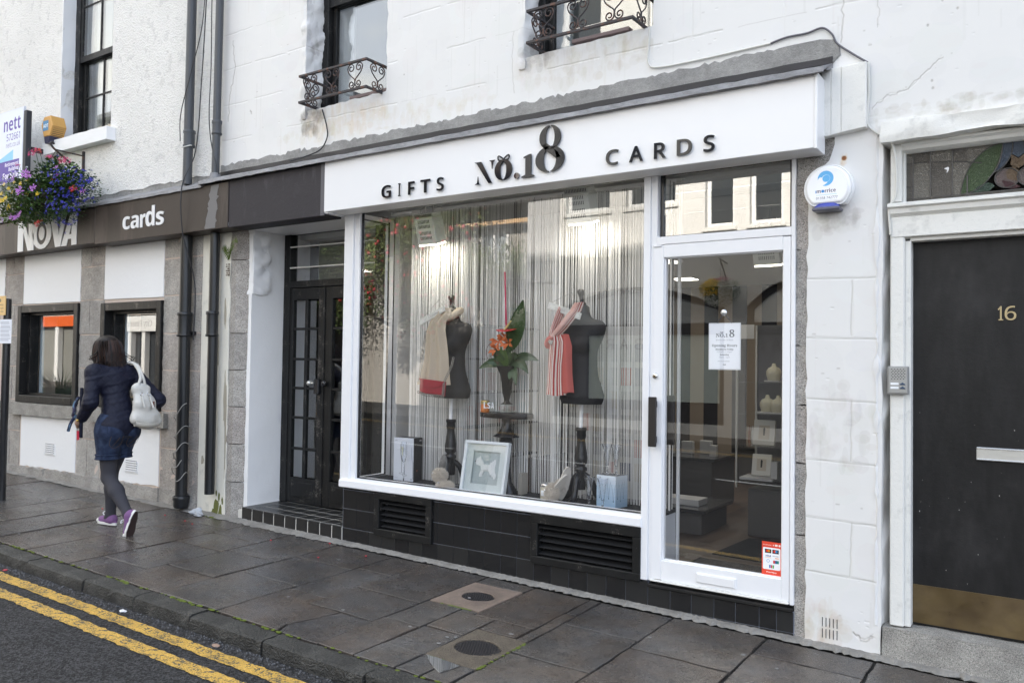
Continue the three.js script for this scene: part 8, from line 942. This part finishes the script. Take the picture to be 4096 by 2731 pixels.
// ---------------------------------------------------------------- goods seen through the door
{
  const r = rngOf(161), ivory = std(rgb(0.60, 0.57, 0.45), 0.5), wh = std(rgb(0.45, 0.45, 0.45), 0.6), dk = std(rgb(0.085, 0.08, 0.076), 0.7);
  const sh = thing('glass_shelves', 'glass shelf unit against the right wall inside the door', 'shelves', [-1.8, 0.25, -1.8]);
  part(sh, 'plinth', box(-2.1, -1.3, 0.25, 0.62, -2.15, -1.62, 0.004), dk); for (const y of [0.70, 0.955, 1.205, 1.455, 1.9]) part(sh, 'shelf', box(-2.19, -1.26, y - 0.008, y, -2.1, -1.6, 0.001), M.glassStill); for (const x of [-2.19, -1.28]) for (const z of [-2.1, -1.61]) part(sh, 'upright', box(x - 0.008, x + 0.008, 0.62, 1.92, z - 0.008, z + 0.008, 0.001), M.alu); part(sh, 'back_panel', box(-2.19, -1.27, 0.62, 1.92, -2.125, -2.115, 0.001), std(rgb(0.16, 0.16, 0.18), 0.6));
  const urn = (x, y, z, s, l) => { const t = thing('jewellery_bust', l, 'jewellery bust', [x, y, z]); part(t, 'bust', lathe([[0, 0], [0.045, 0], [0.05, 0.01], [0.062, 0.05], [0.062, 0.08], [0.045, 0.105], [0.02, 0.118], [0.016, 0.135], [0.012, 0.145], [0, 0.146]].map(([a, b]) => [a * s, b * s]), [x, y, z], 24), ivory); part(t, 'necklace', tube([[x - 0.035 * s, y + 0.11 * s, z + 0.03], [x - 0.02 * s, y + 0.075 * s, z + 0.06 * s], [x, y + 0.06 * s, z + 0.066 * s], [x + 0.02 * s, y + 0.075 * s, z + 0.06 * s], [x + 0.035 * s, y + 0.11 * s, z + 0.03]], 0.0015, 4, 20), M.alu); };
  urn(-1.94, 1.465, -1.75, 0.95, 'cream jewellery bust on the upper glass shelf'); urn(-1.99, 1.215, -1.75, 0.95, 'cream jewellery bust on the middle shelf, left of two'); urn(-1.89, 1.215, -1.7, 0.95, 'cream jewellery bust on the middle shelf, right of two');
  const bxs = (name, l, list, m) => { const t = thing(name, l, 'goods', list[0].slice(0, 3)); for (const q of list) part(t, 'carton', box(...q[3] ? [q[0] - q[3], q[0] + q[3], q[1], q[1] + q[4], q[2] - q[5], q[2] + q[5], 0.002] : q), m || wh); return t; };
  bxs('gift_stand', 'white display stand under the middle busts', [[-1.95, 1.207, -1.72, 0.1, 0.014, 0.08]]); bxs('gift_stand', 'white display stand under the upper bust', [[-1.94, 1.457, -1.75, 0.06, 0.012, 0.06]]);
  const album = (x, y, z, w, h, l) => { const t = thing('photo_album', l, 'album', [x, y, z]), ln = (g) => { g.rotateX(-0.22); g.translate(x, y, z); return g; }; part(t, 'cover', ln(box(-w, w, 0, h, -0.03, 0, 0.003)), std(rgb(0.55, 0.54, 0.5), 0.7)); part(t, 'print', ln(flatPrint(w * 1.0, h * 0.55, [0, h * 0.5, 0.0008])), std(rgb(0.45, 0.40, 0.33), 0.7)); part(t, 'motif', ln(ext([[-0.006, 0], [0.006, 0], [0.008, 0.05], [0, 0.065], [-0.008, 0.05]], 0.001, 0.002).translate(0, h * 0.38, 0)), M.dark); };
  album(-2.0, 0.96, -1.68, 0.085, 0.20, 'pale photo album with a small motif on the lower glass shelf'); album(-2.0, 0.725, -1.62, 0.075, 0.17, 'pale photo album with a small motif on the bottom shelf'); bxs('white_box', 'flat white box lying on the bottom glass shelf', [[-2.0, 0.70, -1.6, 0.13, 0.02, 0.1]]); bxs('white_box', 'small white box leaning beside the bottom album', [[-1.88, 0.715, -1.6, 0.025, 0.13, 0.04]]); bxs('red_box', 'dark red box on the upper shelf', [[-1.8, 1.46, -1.85, 0.06, 0.12, 0.04]], std(rgb(0.25, 0.01, 0.05), 0.5));
  for (let i = 0; i < 5; i++) part(thing('small_bottle', ['amber bottle on the lower shelf, first from the left', 'clear bottle on the lower shelf, second from the left', 'red bottle on the lower shelf, in the middle', 'clear bottle on the lower shelf, fourth from the left', 'amber bottle on the lower shelf, last'][i], 'bottle', [-2.15 + i * 0.028, 0.957, -1.8]), 'bottle', lathe([[0, 0], [0.011, 0], [0.011, 0.09], [0.004, 0.11], [0.004, 0.14], [0, 0.14]], [-2.15 + i * 0.028, 0.957, -1.8], 12), phys([rgb(0.2, 0.08, 0.04), rgb(0.5, 0.5, 0.5), rgb(0.2, 0.02, 0.03)][i % 3], 0.15));
  // low tables with gifts on the left
  const tab = (x0, x1, z0, z1, y, l) => { const t = thing('display_table', l, 'table', [(x0 + x1) / 2, 0.25, (z0 + z1) / 2]); part(t, 'base', box(x0 + 0.04, x1 - 0.04, 0.25, y - 0.03, z0 + 0.04, z1 - 0.04, 0.004), dk); part(t, 'table_top', box(x0, x1, y - 0.03, y, z0, z1, 0.004), std(rgb(0.03, 0.03, 0.032), 0.25)); };
  tab(-3.5, -2.35, -2.0, -1.35, 0.45, 'low dark display table nearest the door'); tab(-3.9, -2.7, -3.2, -2.5, 0.72, 'taller dark display table behind the low one'); tab(-3.2, -2.3, -5.2, -4.4, 0.66, 'dark display table at the back of the shop');
  bxs('gift_tray', 'white slab tray on the low table', [[-2.62, 0.45, -1.6, 0.16, 0.05, 0.1]]); bxs('open_book', 'open white book resting on the low table', [[-2.75, 0.45, -1.72, 0.12, 0.015, 0.09]]);
  for (let i = 0; i < 7; i++) bxs('white_gift', ['small white gift', 'tall white gift', 'square white gift', 'thin white gift', 'leaning white gift', 'double white gift', 'end white gift'][i] + ' standing on the taller dark table', [[-3.7 + i * 0.15, 0.72, -2.75 - (i % 3) * 0.1, 0.03 + r() * 0.03, 0.08 + r() * 0.16, 0.03]]);
  const cab = thing('wall_cabinet', 'pale cabinet with shelves of cards against the left wall', 'cabinet', [-4.6, 0.25, -1.4]); part(cab, 'carcass', box(-4.79, -4.45, 0.25, 2.3, -2.0, -0.75, 0.004), std(rgb(0.5, 0.5, 0.5), 0.6)); for (let k = 0; k < 5; k++) { part(cab, 'shelf', box(-4.45, -4.30, 0.7 + k * 0.3, 0.715 + k * 0.3, -2.0, -0.75, 0.002), M.dark); for (let i = 0; i < 7; i++) part(cab, 'card', box(-4.43, -4.425, 0.717 + k * 0.3, 0.717 + k * 0.3 + 0.14 + r() * 0.06, -1.96 + i * 0.17, -1.84 + i * 0.17, 0.001), [wh, std(rgb(0.5, 0.32, 0.3), 0.7), std(rgb(0.3, 0.4, 0.45), 0.7), wh][(r() * 4) | 0]); }
  const hb = thing('hanging_card', 'second white notice hanging further inside the door', 'notice', [-2.1, 1.84, -1.5]); part(hb, 'card', box(-2.17, -2.02, 1.79, 1.90, -1.502, -1.5, 0.0005), wh);
  const rk = thing('card_rack', 'tall card rack behind the string curtain in the middle of the shop', 'card rack', [-3.3, 0.25, -1.3]); part(rk, 'panel', box(-3.7, -2.9, 0.25, 1.9, -1.55, -1.5, 0.003), std(rgb(0.65, 0.65, 0.63), 0.7)); for (let k = 0; k < 6; k++) for (let i = 0; i < 6; i++) part(rk, 'card', box(-3.67 + i * 0.13, -3.57 + i * 0.13, 0.6 + k * 0.2, 0.75 + k * 0.2, -1.49, -1.485, 0.001), [wh, wh, std(rgb(0.5, 0.18, 0.15), 0.7), std(rgb(0.55, 0.5, 0.4), 0.7), std(rgb(0.2, 0.22, 0.28), 0.7)][(r() * 5) | 0]);
}
// ---------------------------------------------------------------- the other side of the street, mirrored in the glass
{
  const r = rngOf(171), ZF = 11.6, cream = M.whiteStucco, gran = std(rgb(1, 0.97, 0.93), 0.9, { map: rep(T.granite, 0.9) }), dkf = std(rgb(0.09, 0.09, 0.095), 0.6), wf = std(rgb(0.78, 0.78, 0.77), 0.5);
  const pv = structure('opposite_pavement', [-8, 0, 11]); part(pv, 'paving', polySlab([[-60, 10.3], [30, 10.3], [30, ZF + 0.2], [-60, ZF + 0.2]], (x) => ry(x, 10.3) + 0.12, 0.25, 0.02), std(rgb(0.8, 0.78, 0.74), 0.8, { map: rep(T.slabTint, 1.2) })); for (let x = -30; x < 3; x += 0.9) part(pv, 'kerb_stone', box(x + 0.01, x + 0.89, ry(x, 10.3) - 0.1, ry(x, 10.3) + 0.125, 10.18, 10.32, 0.012), M.kerb);
  // pale stucco house with segmental arches at street level
  const t = thing('stucco_building', 'white stucco building across the street with arched ground floor, seen only in reflection', 'building', [-4, 0, ZF]);
  const arch = (x0, x1, y0, ys, rise) => { const P = [[x0, y0], [x1, y0], [x1, ys]]; for (let i = 1; i < 14; i++) { const u = i / 14; P.push([lerp(x1, x0, u), ys + rise * Math.sin(u * Math.PI)]); } P.push([x0, ys]); return P; };
  const wins = [[-9.75, -8.6, 5.07, 6.9], [-8.2, -7.0, 5.07, 6.9], [-6.35, -5.72, 4.48, 6.9], [-5.4, -4.72, 4.48, 6.9]], w2 = [[-10.2, -9.1], [-7.9, -6.8], [-5.6, -4.6]].map(([a, b]) => [a, b, 8.9, 10.4]);
  const arches = [[-10.1, -5.9], [-5.45, -3.75]];
  const wall = ext(rect(-10.75, -3.6, -0.3, 11.3), 0, 0.4, 0, [...wins, ...w2].map((w) => rect(...w)).concat(arches.map(([a, b]) => arch(a, b, 0.35, 2.8, 0.5)))); wall.translate(0, 0, ZF); part(t, 'wall', wall, cream);
  part(t, 'corner_pilaster', box(-10.78, -9.92, 3.5, 11.3, ZF - 0.06, ZF, 0.004), std(rgb(0.5, 0.5, 0.5), 0.9)); part(t, 'string_course', box(-10.8, -3.55, 4.0, 4.09, ZF - 0.08, ZF, 0.01), cream);
  for (const [a, b, y0, y1] of [...wins, ...w2]) { const w = part(t, 'window', [box(a, a + 0.08, y0, y1, ZF + 0.14, ZF + 0.2), box(b - 0.08, b, y0, y1, ZF + 0.14, ZF + 0.2), box(a + 0.08, b - 0.08, y1 - 0.08, y1, ZF + 0.14, ZF + 0.2), box(a + 0.08, b - 0.08, y0, y0 + 0.09, ZF + 0.1, ZF + 0.2), box(a + 0.08, b - 0.08, (y0 + y1) / 2 - 0.03, (y0 + y1) / 2 + 0.03, ZF + 0.14, ZF + 0.19)], wf); part(w, 'pane', flatPrint(b - a - 0.16, y1 - y0 - 0.17, [(a + b) / 2, (y0 + y1) / 2, ZF + 0.175], 0, Math.PI), M.mirrorGlass); part(w, 'sill', box(a - 0.06, b + 0.06, y0 - 0.09, y0, ZF - 0.06, ZF + 0.1, 0.008), cream); }
  const frost = std(rgb(0.60, 0.68, 0.64), 0.45), drk = std(rgb(0.035, 0.035, 0.04), 0.4);
  arches.forEach(([a, b], i) => { const f = part(t, 'arched_window', [(() => { const g = ext(arch(a, b, 2.4, 2.8, 0.5), 0, 0.06, 0, [arch(a + 0.14, b - 0.14, 2.48, 2.74, 0.43)]); g.translate(0, 0, ZF + 0.08); return g; })(), box(a, b, 2.25, 2.40, ZF + 0.05, ZF + 0.16, 0.006), box(a, a + 0.12, 0.35, 2.25, ZF + 0.08, ZF + 0.16), box(b - 0.12, b, 0.35, 2.25, ZF + 0.08, ZF + 0.16), box(a + 0.12, b - 0.12, 0.35, 0.78, ZF + 0.08, ZF + 0.16), box(a + 0.9, a + 0.95, 0.78, 2.25, ZF + 0.08, ZF + 0.15)], drk);
    const g = ext(arch(a + 0.14, b - 0.14, 2.48, 2.74, 0.43), 0, 0.02); g.translate(0, 0, ZF + 0.12); part(f, 'fanlight_panel', g, std(i === 1 ? rgb(0.8, 0.79, 0.74) : rgb(0.42, 0.44, 0.45), 0.7)); part(f, 'frosted_pane', box(a + 0.95, b - 0.13, 0.8, 2.24, ZF + 0.11, ZF + 0.12, 0), frost); part(f, 'door_panel', box(a + 0.12, a + 0.94, 0.8, 2.24, ZF + 0.12, ZF + 0.13, 0), dkf);
    [...'BAR'].forEach((c, k) => { const q = glyph(c, fontThin, -0.1, 0.1, 0, 0.24, 0, 0.01); q.rotateY(Math.PI); q.translate((a + b) / 2 + 0.1 - k * 0.36, 1.92, ZF + 0.108); part(f, 'letter', q, drk); }); });
  part(t, 'interior_block', box(-10.7, -3.65, 0, 11.2, ZF + 0.42, ZF + 0.5, 0), std(rgb(0.06, 0.06, 0.065), 0.9)); part(t, 'side_wall', [box(-10.75, -10.4, -0.3, 11.3, ZF + 0.4, ZF + 9, 0), box(-3.95, -3.6, -0.3, 11.3, ZF + 0.4, ZF + 9, 0)], cream); part(t, 'roof', box(-10.9, -3.4, 11.3, 11.45, ZF - 0.2, ZF + 9.2, 0.01), M.slate);
  // hanging basket on that wall
  const hb = thing('hanging_basket', 'hanging basket of yellow and white flowers across the street, mirrored in the shop door', 'flower basket', [-5.85, 3.15, 11.2]), fl = { y: [], w: [], p: [], g: [] }; for (let i = 0; i < 2600; i++) { const a = r() * 6.283, u = r() * 2 - 1, k = Math.sqrt(1 - u * u), q = Math.pow(r(), 0.4), x = -5.85 + Math.cos(a) * k * q * 0.42, y = 3.12 + u * q * (u < 0 ? 0.36 : 0.24), z = 11.2 + Math.sin(a) * k * q * 0.3; leafGeo(fl.g, x, y, z, 0.04, r); if (q > 0.7 && r() < 0.5) bloom(y > 3.3 && x > -5.9 ? fl.p : x < -5.8 && y > 3.0 ? fl.y : fl.w, x, y, z - 0.02, 0.028, 5, r, [0, 0.2, -1]); }
  part(hb, 'foliage', geoOf(fl.g), M.leaf[1], { kind: 'stuff' }); part(hb, 'yellow_flowers', geoOf(fl.y), petal(rgb(0.8, 0.5, 0.02)), { kind: 'stuff' }); part(hb, 'white_flowers', geoOf(fl.w), petal(rgb(0.75, 0.75, 0.72)), { kind: 'stuff' }); part(hb, 'pink_flowers', geoOf(fl.p), petal(rgb(0.6, 0.08, 0.25)), { kind: 'stuff' }); part(hb, 'bracket', [rod([-5.85, 3.7, 11.6], [-5.85, 3.75, 11.1], 0.015, 0.015, 6), rod([-5.85, 3.35, 11.58], [-5.85, 3.72, 11.2], 0.012, 0.012, 6), rod([-5.85, 3.2, 11.2], [-5.85, 3.72, 11.2], 0.006, 0.006, 5)], M.iron);
  // low house with chimneys set back, then granite shops farther along
  const c = thing('slated_cottage', 'low house with terracotta chimney pots set back across the street, seen in reflection', 'building', [-15, 0, 15]); const cw = ext(rect(-21, -11.3, -0.3, 5.75), 0, 0.4, 0, [rect(-14.75, -13.7, 4.35, 5.55), rect(-18, -17, 4.35, 5.55)]); cw.translate(0, 0, 15); part(c, 'wall', cw, std(rgb(0.36, 0.34, 0.31), 0.9)); const rf = ext([[15 - 0.35, 5.6], [19, 8.3], [23.2, 5.6], [23.2, 5.75], [19, 8.48], [15 - 0.4, 5.76]], -21.2, -11.2); rf.applyMatrix4(new THREE.Matrix4().makeBasis(V(0, 0, 1), V(0, 1, 0), V(1, 0, 0))); part(c, 'roof', rf, std(rgb(0.20, 0.15, 0.12), 0.8)); part(c, 'gutter', box(-21.2, -11.2, 5.60, 5.72, 14.5, 14.64, 0.01), std(rgb(0.65, 0.42, 0.22), 0.7)); part(c, 'interior_block', box(-20.9, -11.4, 0, 5.7, 15.5, 22.5, 0), M.dark);
  for (const [a, b] of [[-14.75, -13.7], [-18, -17]]) { const w = part(c, 'window', [box(a, a + 0.1, 4.35, 5.55, 14.98, 15.1), box(b - 0.1, b, 4.35, 5.55, 14.98, 15.1), box(a + 0.1, b - 0.1, 5.43, 5.55, 14.98, 15.1), box(a + 0.1, b - 0.1, 4.35, 4.47, 14.95, 15.1), box((a + b) / 2 - 0.04, (a + b) / 2 + 0.04, 4.47, 5.43, 14.98, 15.1)], std(rgb(0.85, 0.85, 0.85), 0.4)); part(w, 'pane', flatPrint(b - a, 1.1, [(a + b) / 2, 4.95, 15.08], 0, Math.PI), std(rgb(0.4, 0.45, 0.48), 0.3)); }
  const ck = part(c, 'chimney_stack', box(-17.2, -14.2, 7.3, 8.55, 18.5, 19.4, 0.02), std(rgb(0.35, 0.28, 0.22), 0.9)); for (const x of [-16.9, -16.3, -15.7, -15.1, -14.6]) part(ck, 'chimney_pot', lathe([[0.16, 0], [0.13, 0.1], [0.12, 0.8], [0.15, 0.85], [0.14, 0.95], [0.1, 0.95]], [x, 8.55, 18.95], 16), std(x < -16 ? rgb(0.42, 0.24, 0.14) : rgb(0.55, 0.45, 0.33), 0.8));
  const g = thing('granite_building', 'grey granite building far along the other side with white and orange shopfronts, seen in reflection', 'building', [-32, 0, ZF]); const gh = []; for (let x = -44; x < -23; x += 3.4) gh.push(rect(x, x + 1.2, 4.6, 6.5)); const gw = ext(rect(-46, -20.2, 3.1, 10.5), 0, 0.4, 0, gh); gw.translate(0, 0, ZF); part(g, 'wall', gw, gran); gh.forEach((q) => { const w = part(g, 'window', [box(q[0][0], q[1][0], 5.5, 5.58, ZF + 0.12, ZF + 0.2), box(q[0][0], q[1][0], 4.6, 4.7, ZF + 0.12, ZF + 0.2)], wf); part(w, 'pane', flatPrint(1.2, 1.9, [q[0][0] + 0.6, 5.55, ZF + 0.18], 0, Math.PI), M.mirrorGlass); }); part(g, 'interior_block', box(-45.8, -20.4, 0, 10.3, ZF + 0.42, ZF + 8, 0), M.dark); part(g, 'roof', box(-46.2, -20, 10.5, 10.7, ZF - 0.3, ZF + 8.2, 0.02), M.slate);
  part(g, 'white_fascia', box(-30.4, -23.6, 2.5, 3.05, ZF - 0.15, ZF, 0.01), wf); part(g, 'print', flatPrint(3.2, 0.4, [-27.2, 2.78, ZF - 0.152], 0, Math.PI), printMat(canvasTex(512, 64, (q) => { q.fillStyle = '#e8e8e6'; q.fillRect(0, 0, 512, 64); q.fillStyle = '#8a8a8c'; q.font = '46px serif'; q.textAlign = 'center'; q.fillText('City Financial', 256, 48); }), 0.6));
  for (let x = -30.4; x < -23.4; x += 0.86) part(g, 'white_pilaster', box(x, x + 0.2, 0, 2.5, ZF - 0.1, ZF + 0.1, 0.01), wf); part(g, 'shop_panes', box(-30.2, -23.8, 0.2, 2.5, ZF + 0.12, ZF + 0.14, 0), M.mirrorGlass); part(g, 'stallriser', box(-30.2, -23.8, 0, 0.6, ZF - 0.02, ZF + 0.12, 0), wf); part(g, 'orange_fascia', box(-36.6, -31.0, 2.75, 3.15, ZF - 0.15, ZF, 0.01), std(rgb(0.70, 0.11, 0.01), 0.5)); part(g, 'cream_pier', [box(-31, -30.4, 0, 3.1, ZF - 0.02, ZF + 0.4, 0), box(-37.2, -36.6, 0, 3.1, ZF - 0.02, ZF + 0.4, 0), box(-46, -37.2, 0, 3.1, ZF, ZF + 0.3, 0), box(-23.4, -20.2, 0, 3.1, ZF, ZF + 0.3, 0)], gran); for (const x of [-36.4, -34.6, -32.9, -31.3]) part(g, 'white_pilaster', box(x, x + 0.25, 0, 2.75, ZF - 0.1, ZF + 0.1, 0.01), wf); part(g, 'shop_panes', box(-36.4, -31, 0.5, 2.75, ZF + 0.12, ZF + 0.14, 0), std(rgb(0.22, 0.22, 0.2), 0.4));
  // trees: tapered trunk with limbs, crown of many small leaves
  const tree = (x, z, h, cr, label, seed, dense, berries, col) => { const q = rngOf(seed), tr = thing('tree', label, 'tree', [x, ry(x, 10.3), z]), b0 = ry(x, 10.3), limbs = [rod([x, b0, z], [x + 0.1, b0 + h * 0.45, z], 0.16, 0.09, 10)], clumps = []; for (let i = 0; i < 13; i++) { const a = q() * 6.283, d = cr * (0.25 + q() * 0.6), y = b0 + h * (0.45 + q() * 0.45), p = [x + Math.cos(a) * d, y, z + Math.sin(a) * d * 0.8]; limbs.push(rod([x + 0.08, b0 + h * 0.38, z], p, 0.05, 0.012, 6)); clumps.push([p, cr * (0.3 + q() * 0.22)]); } part(tr, 'trunk', limbs, std(rgb(0.06, 0.05, 0.04), 0.9));
    const lg = geoOf([[0, 0, 0], [0.5, 0.1, 0.28], [1, 0, 0], [0, 0, 0], [1, 0, 0], [0.5, 0.1, -0.28]]), n = dense, im = new THREE.InstancedMesh(lg, flat2(std(rgb(...col), 0.7)), n), m = new THREE.Matrix4(), e = new THREE.Euler(), cl = new THREE.Color(); for (let i = 0; i < n; i++) { const [p, R] = clumps[(q() * clumps.length) | 0], a = q() * 6.283, u = q() * 2 - 1, k = Math.sqrt(1 - u * u), d = R * Math.pow(q(), 0.45) * (q() < 0.1 ? 1.3 : 1), s = 0.07 + q() * 0.06; m.compose(V(p[0] + Math.cos(a) * k * d, p[1] + u * d * 0.85, p[2] + Math.sin(a) * k * d), new THREE.Quaternion().setFromEuler(e.set(q() * 6, q() * 6, q() * 6)), V(s, s, s)); im.setMatrixAt(i, m); const v = 0.7 + q() * 0.7; im.setColorAt(i, cl.setRGB(v, v * (0.9 + q() * 0.2), v * 0.9)); } im.name = 'crown'; im.userData.kind = 'stuff'; im.position.set(-x, -b0, -z); tr.add(im);
    if (berries) { const bs = []; for (let i = 0; i < 420; i++) { const [p, R] = clumps[(q() * clumps.length) | 0], a = q() * 6.283, u = q() * 2 - 1, k = Math.sqrt(1 - u * u), d = R * (0.85 + q() * 0.25); bs.push(ball(p[0] + Math.cos(a) * k * d, p[1] + u * d * 0.85, p[2] + Math.sin(a) * k * d, 0.035 + q() * 0.03, 5)); } part(tr, 'berries', bs, std(rgb(0.5, 0.05, 0.06), 0.5), { kind: 'stuff' }); } };
  tree(-16.2, 12.7, 6.3, 2.3, 'rowan with red berries across the street, mirrored in the left half of the window', 181, 16000, true, [0.10, 0.13, 0.035]); tree(-20.5, 13.5, 6.6, 2.6, 'leafy tree left of the rowan across the street, seen in reflection', 182, 14000, false, [0.07, 0.11, 0.03]); tree(-12.6, 12.6, 4.6, 1.2, 'small tree before the low house across the street, seen in reflection', 183, 6000, false, [0.08, 0.11, 0.03]);
  // near buildings out of frame on this side, and a planter mirrored in the neighbour's window
  const n1 = thing('terrace_building', 'plain rendered terrace farther left on this side, outside the picture', 'building', [-27, 0, -4]); part(n1, 'wall', box(-40, -14.02, -0.3, 4.6, -8, 0, 0.01), M.roughcast); part(n1, 'roof', box(-40, -14.1, 4.6, 5.6, -6.5, -2.2, 0.02), M.slate);
  const n2 = thing('terrace_building', 'plain rendered terrace farther right on this side, outside the picture', 'building', [8, 0, -4]); part(n2, 'wall', box(4.02, 12, -0.3, 8.6, -9, 0, 0.01), M.plaster); part(n2, 'roof', box(4.02, 12, 8.6, 11.3, -6.5, -2.5, 0.02), M.slate);
  const pl = thing('street_planter', 'dark street planter with spiky grass plant, mirrored in the left shop window', 'planter', [-12.4, gy(-12.4, 1.3), 1.3]), sp = [], bush = []; part(pl, 'tub', lathe([[0.28, 0], [0.36, 0.5], [0.38, 0.5], [0.38, 0.54], [0.33, 0.54], [0, 0.5]], [-12.4, gy(-12.4, 1.3), 1.3], 24), std(rgb(0.03, 0.03, 0.03), 0.6)); for (let i = 0; i < 60; i++) { const a = r() * 6.283, L = 0.35 + r() * 0.35, b = [-12.4 + r() * 0.08, 0.85, 1.3 + r() * 0.06], e = [b[0] + Math.cos(a) * L, b[1] + L * (1.3 - r() * 0.6), b[2] + Math.sin(a) * L], m = [lerp(b[0], e[0], 0.4), lerp(b[1], e[1], 0.65), lerp(b[2], e[2], 0.4)]; sp.push(b, [m[0] + 0.012, m[1], m[2]], [m[0] - 0.012, m[1], m[2]], [m[0] + 0.012, m[1], m[2]], e, [m[0] - 0.012, m[1], m[2]]); } for (let i = 0; i < 1800; i++) { const a = r() * 6.283, d = Math.sqrt(r()) * 0.5; leafGeo(bush, -12.4 + Math.cos(a) * d, 0.75 + r() * 0.35, 1.3 + Math.sin(a) * d * 0.8, 0.05, r); } part(pl, 'spiky_leaves', geoOf(sp), M.leaf[0], { kind: 'stuff' }); part(pl, 'bedding_plants', geoOf(bush), M.leaf[2], { kind: 'stuff' });
}
renderer.render(scene, camera);
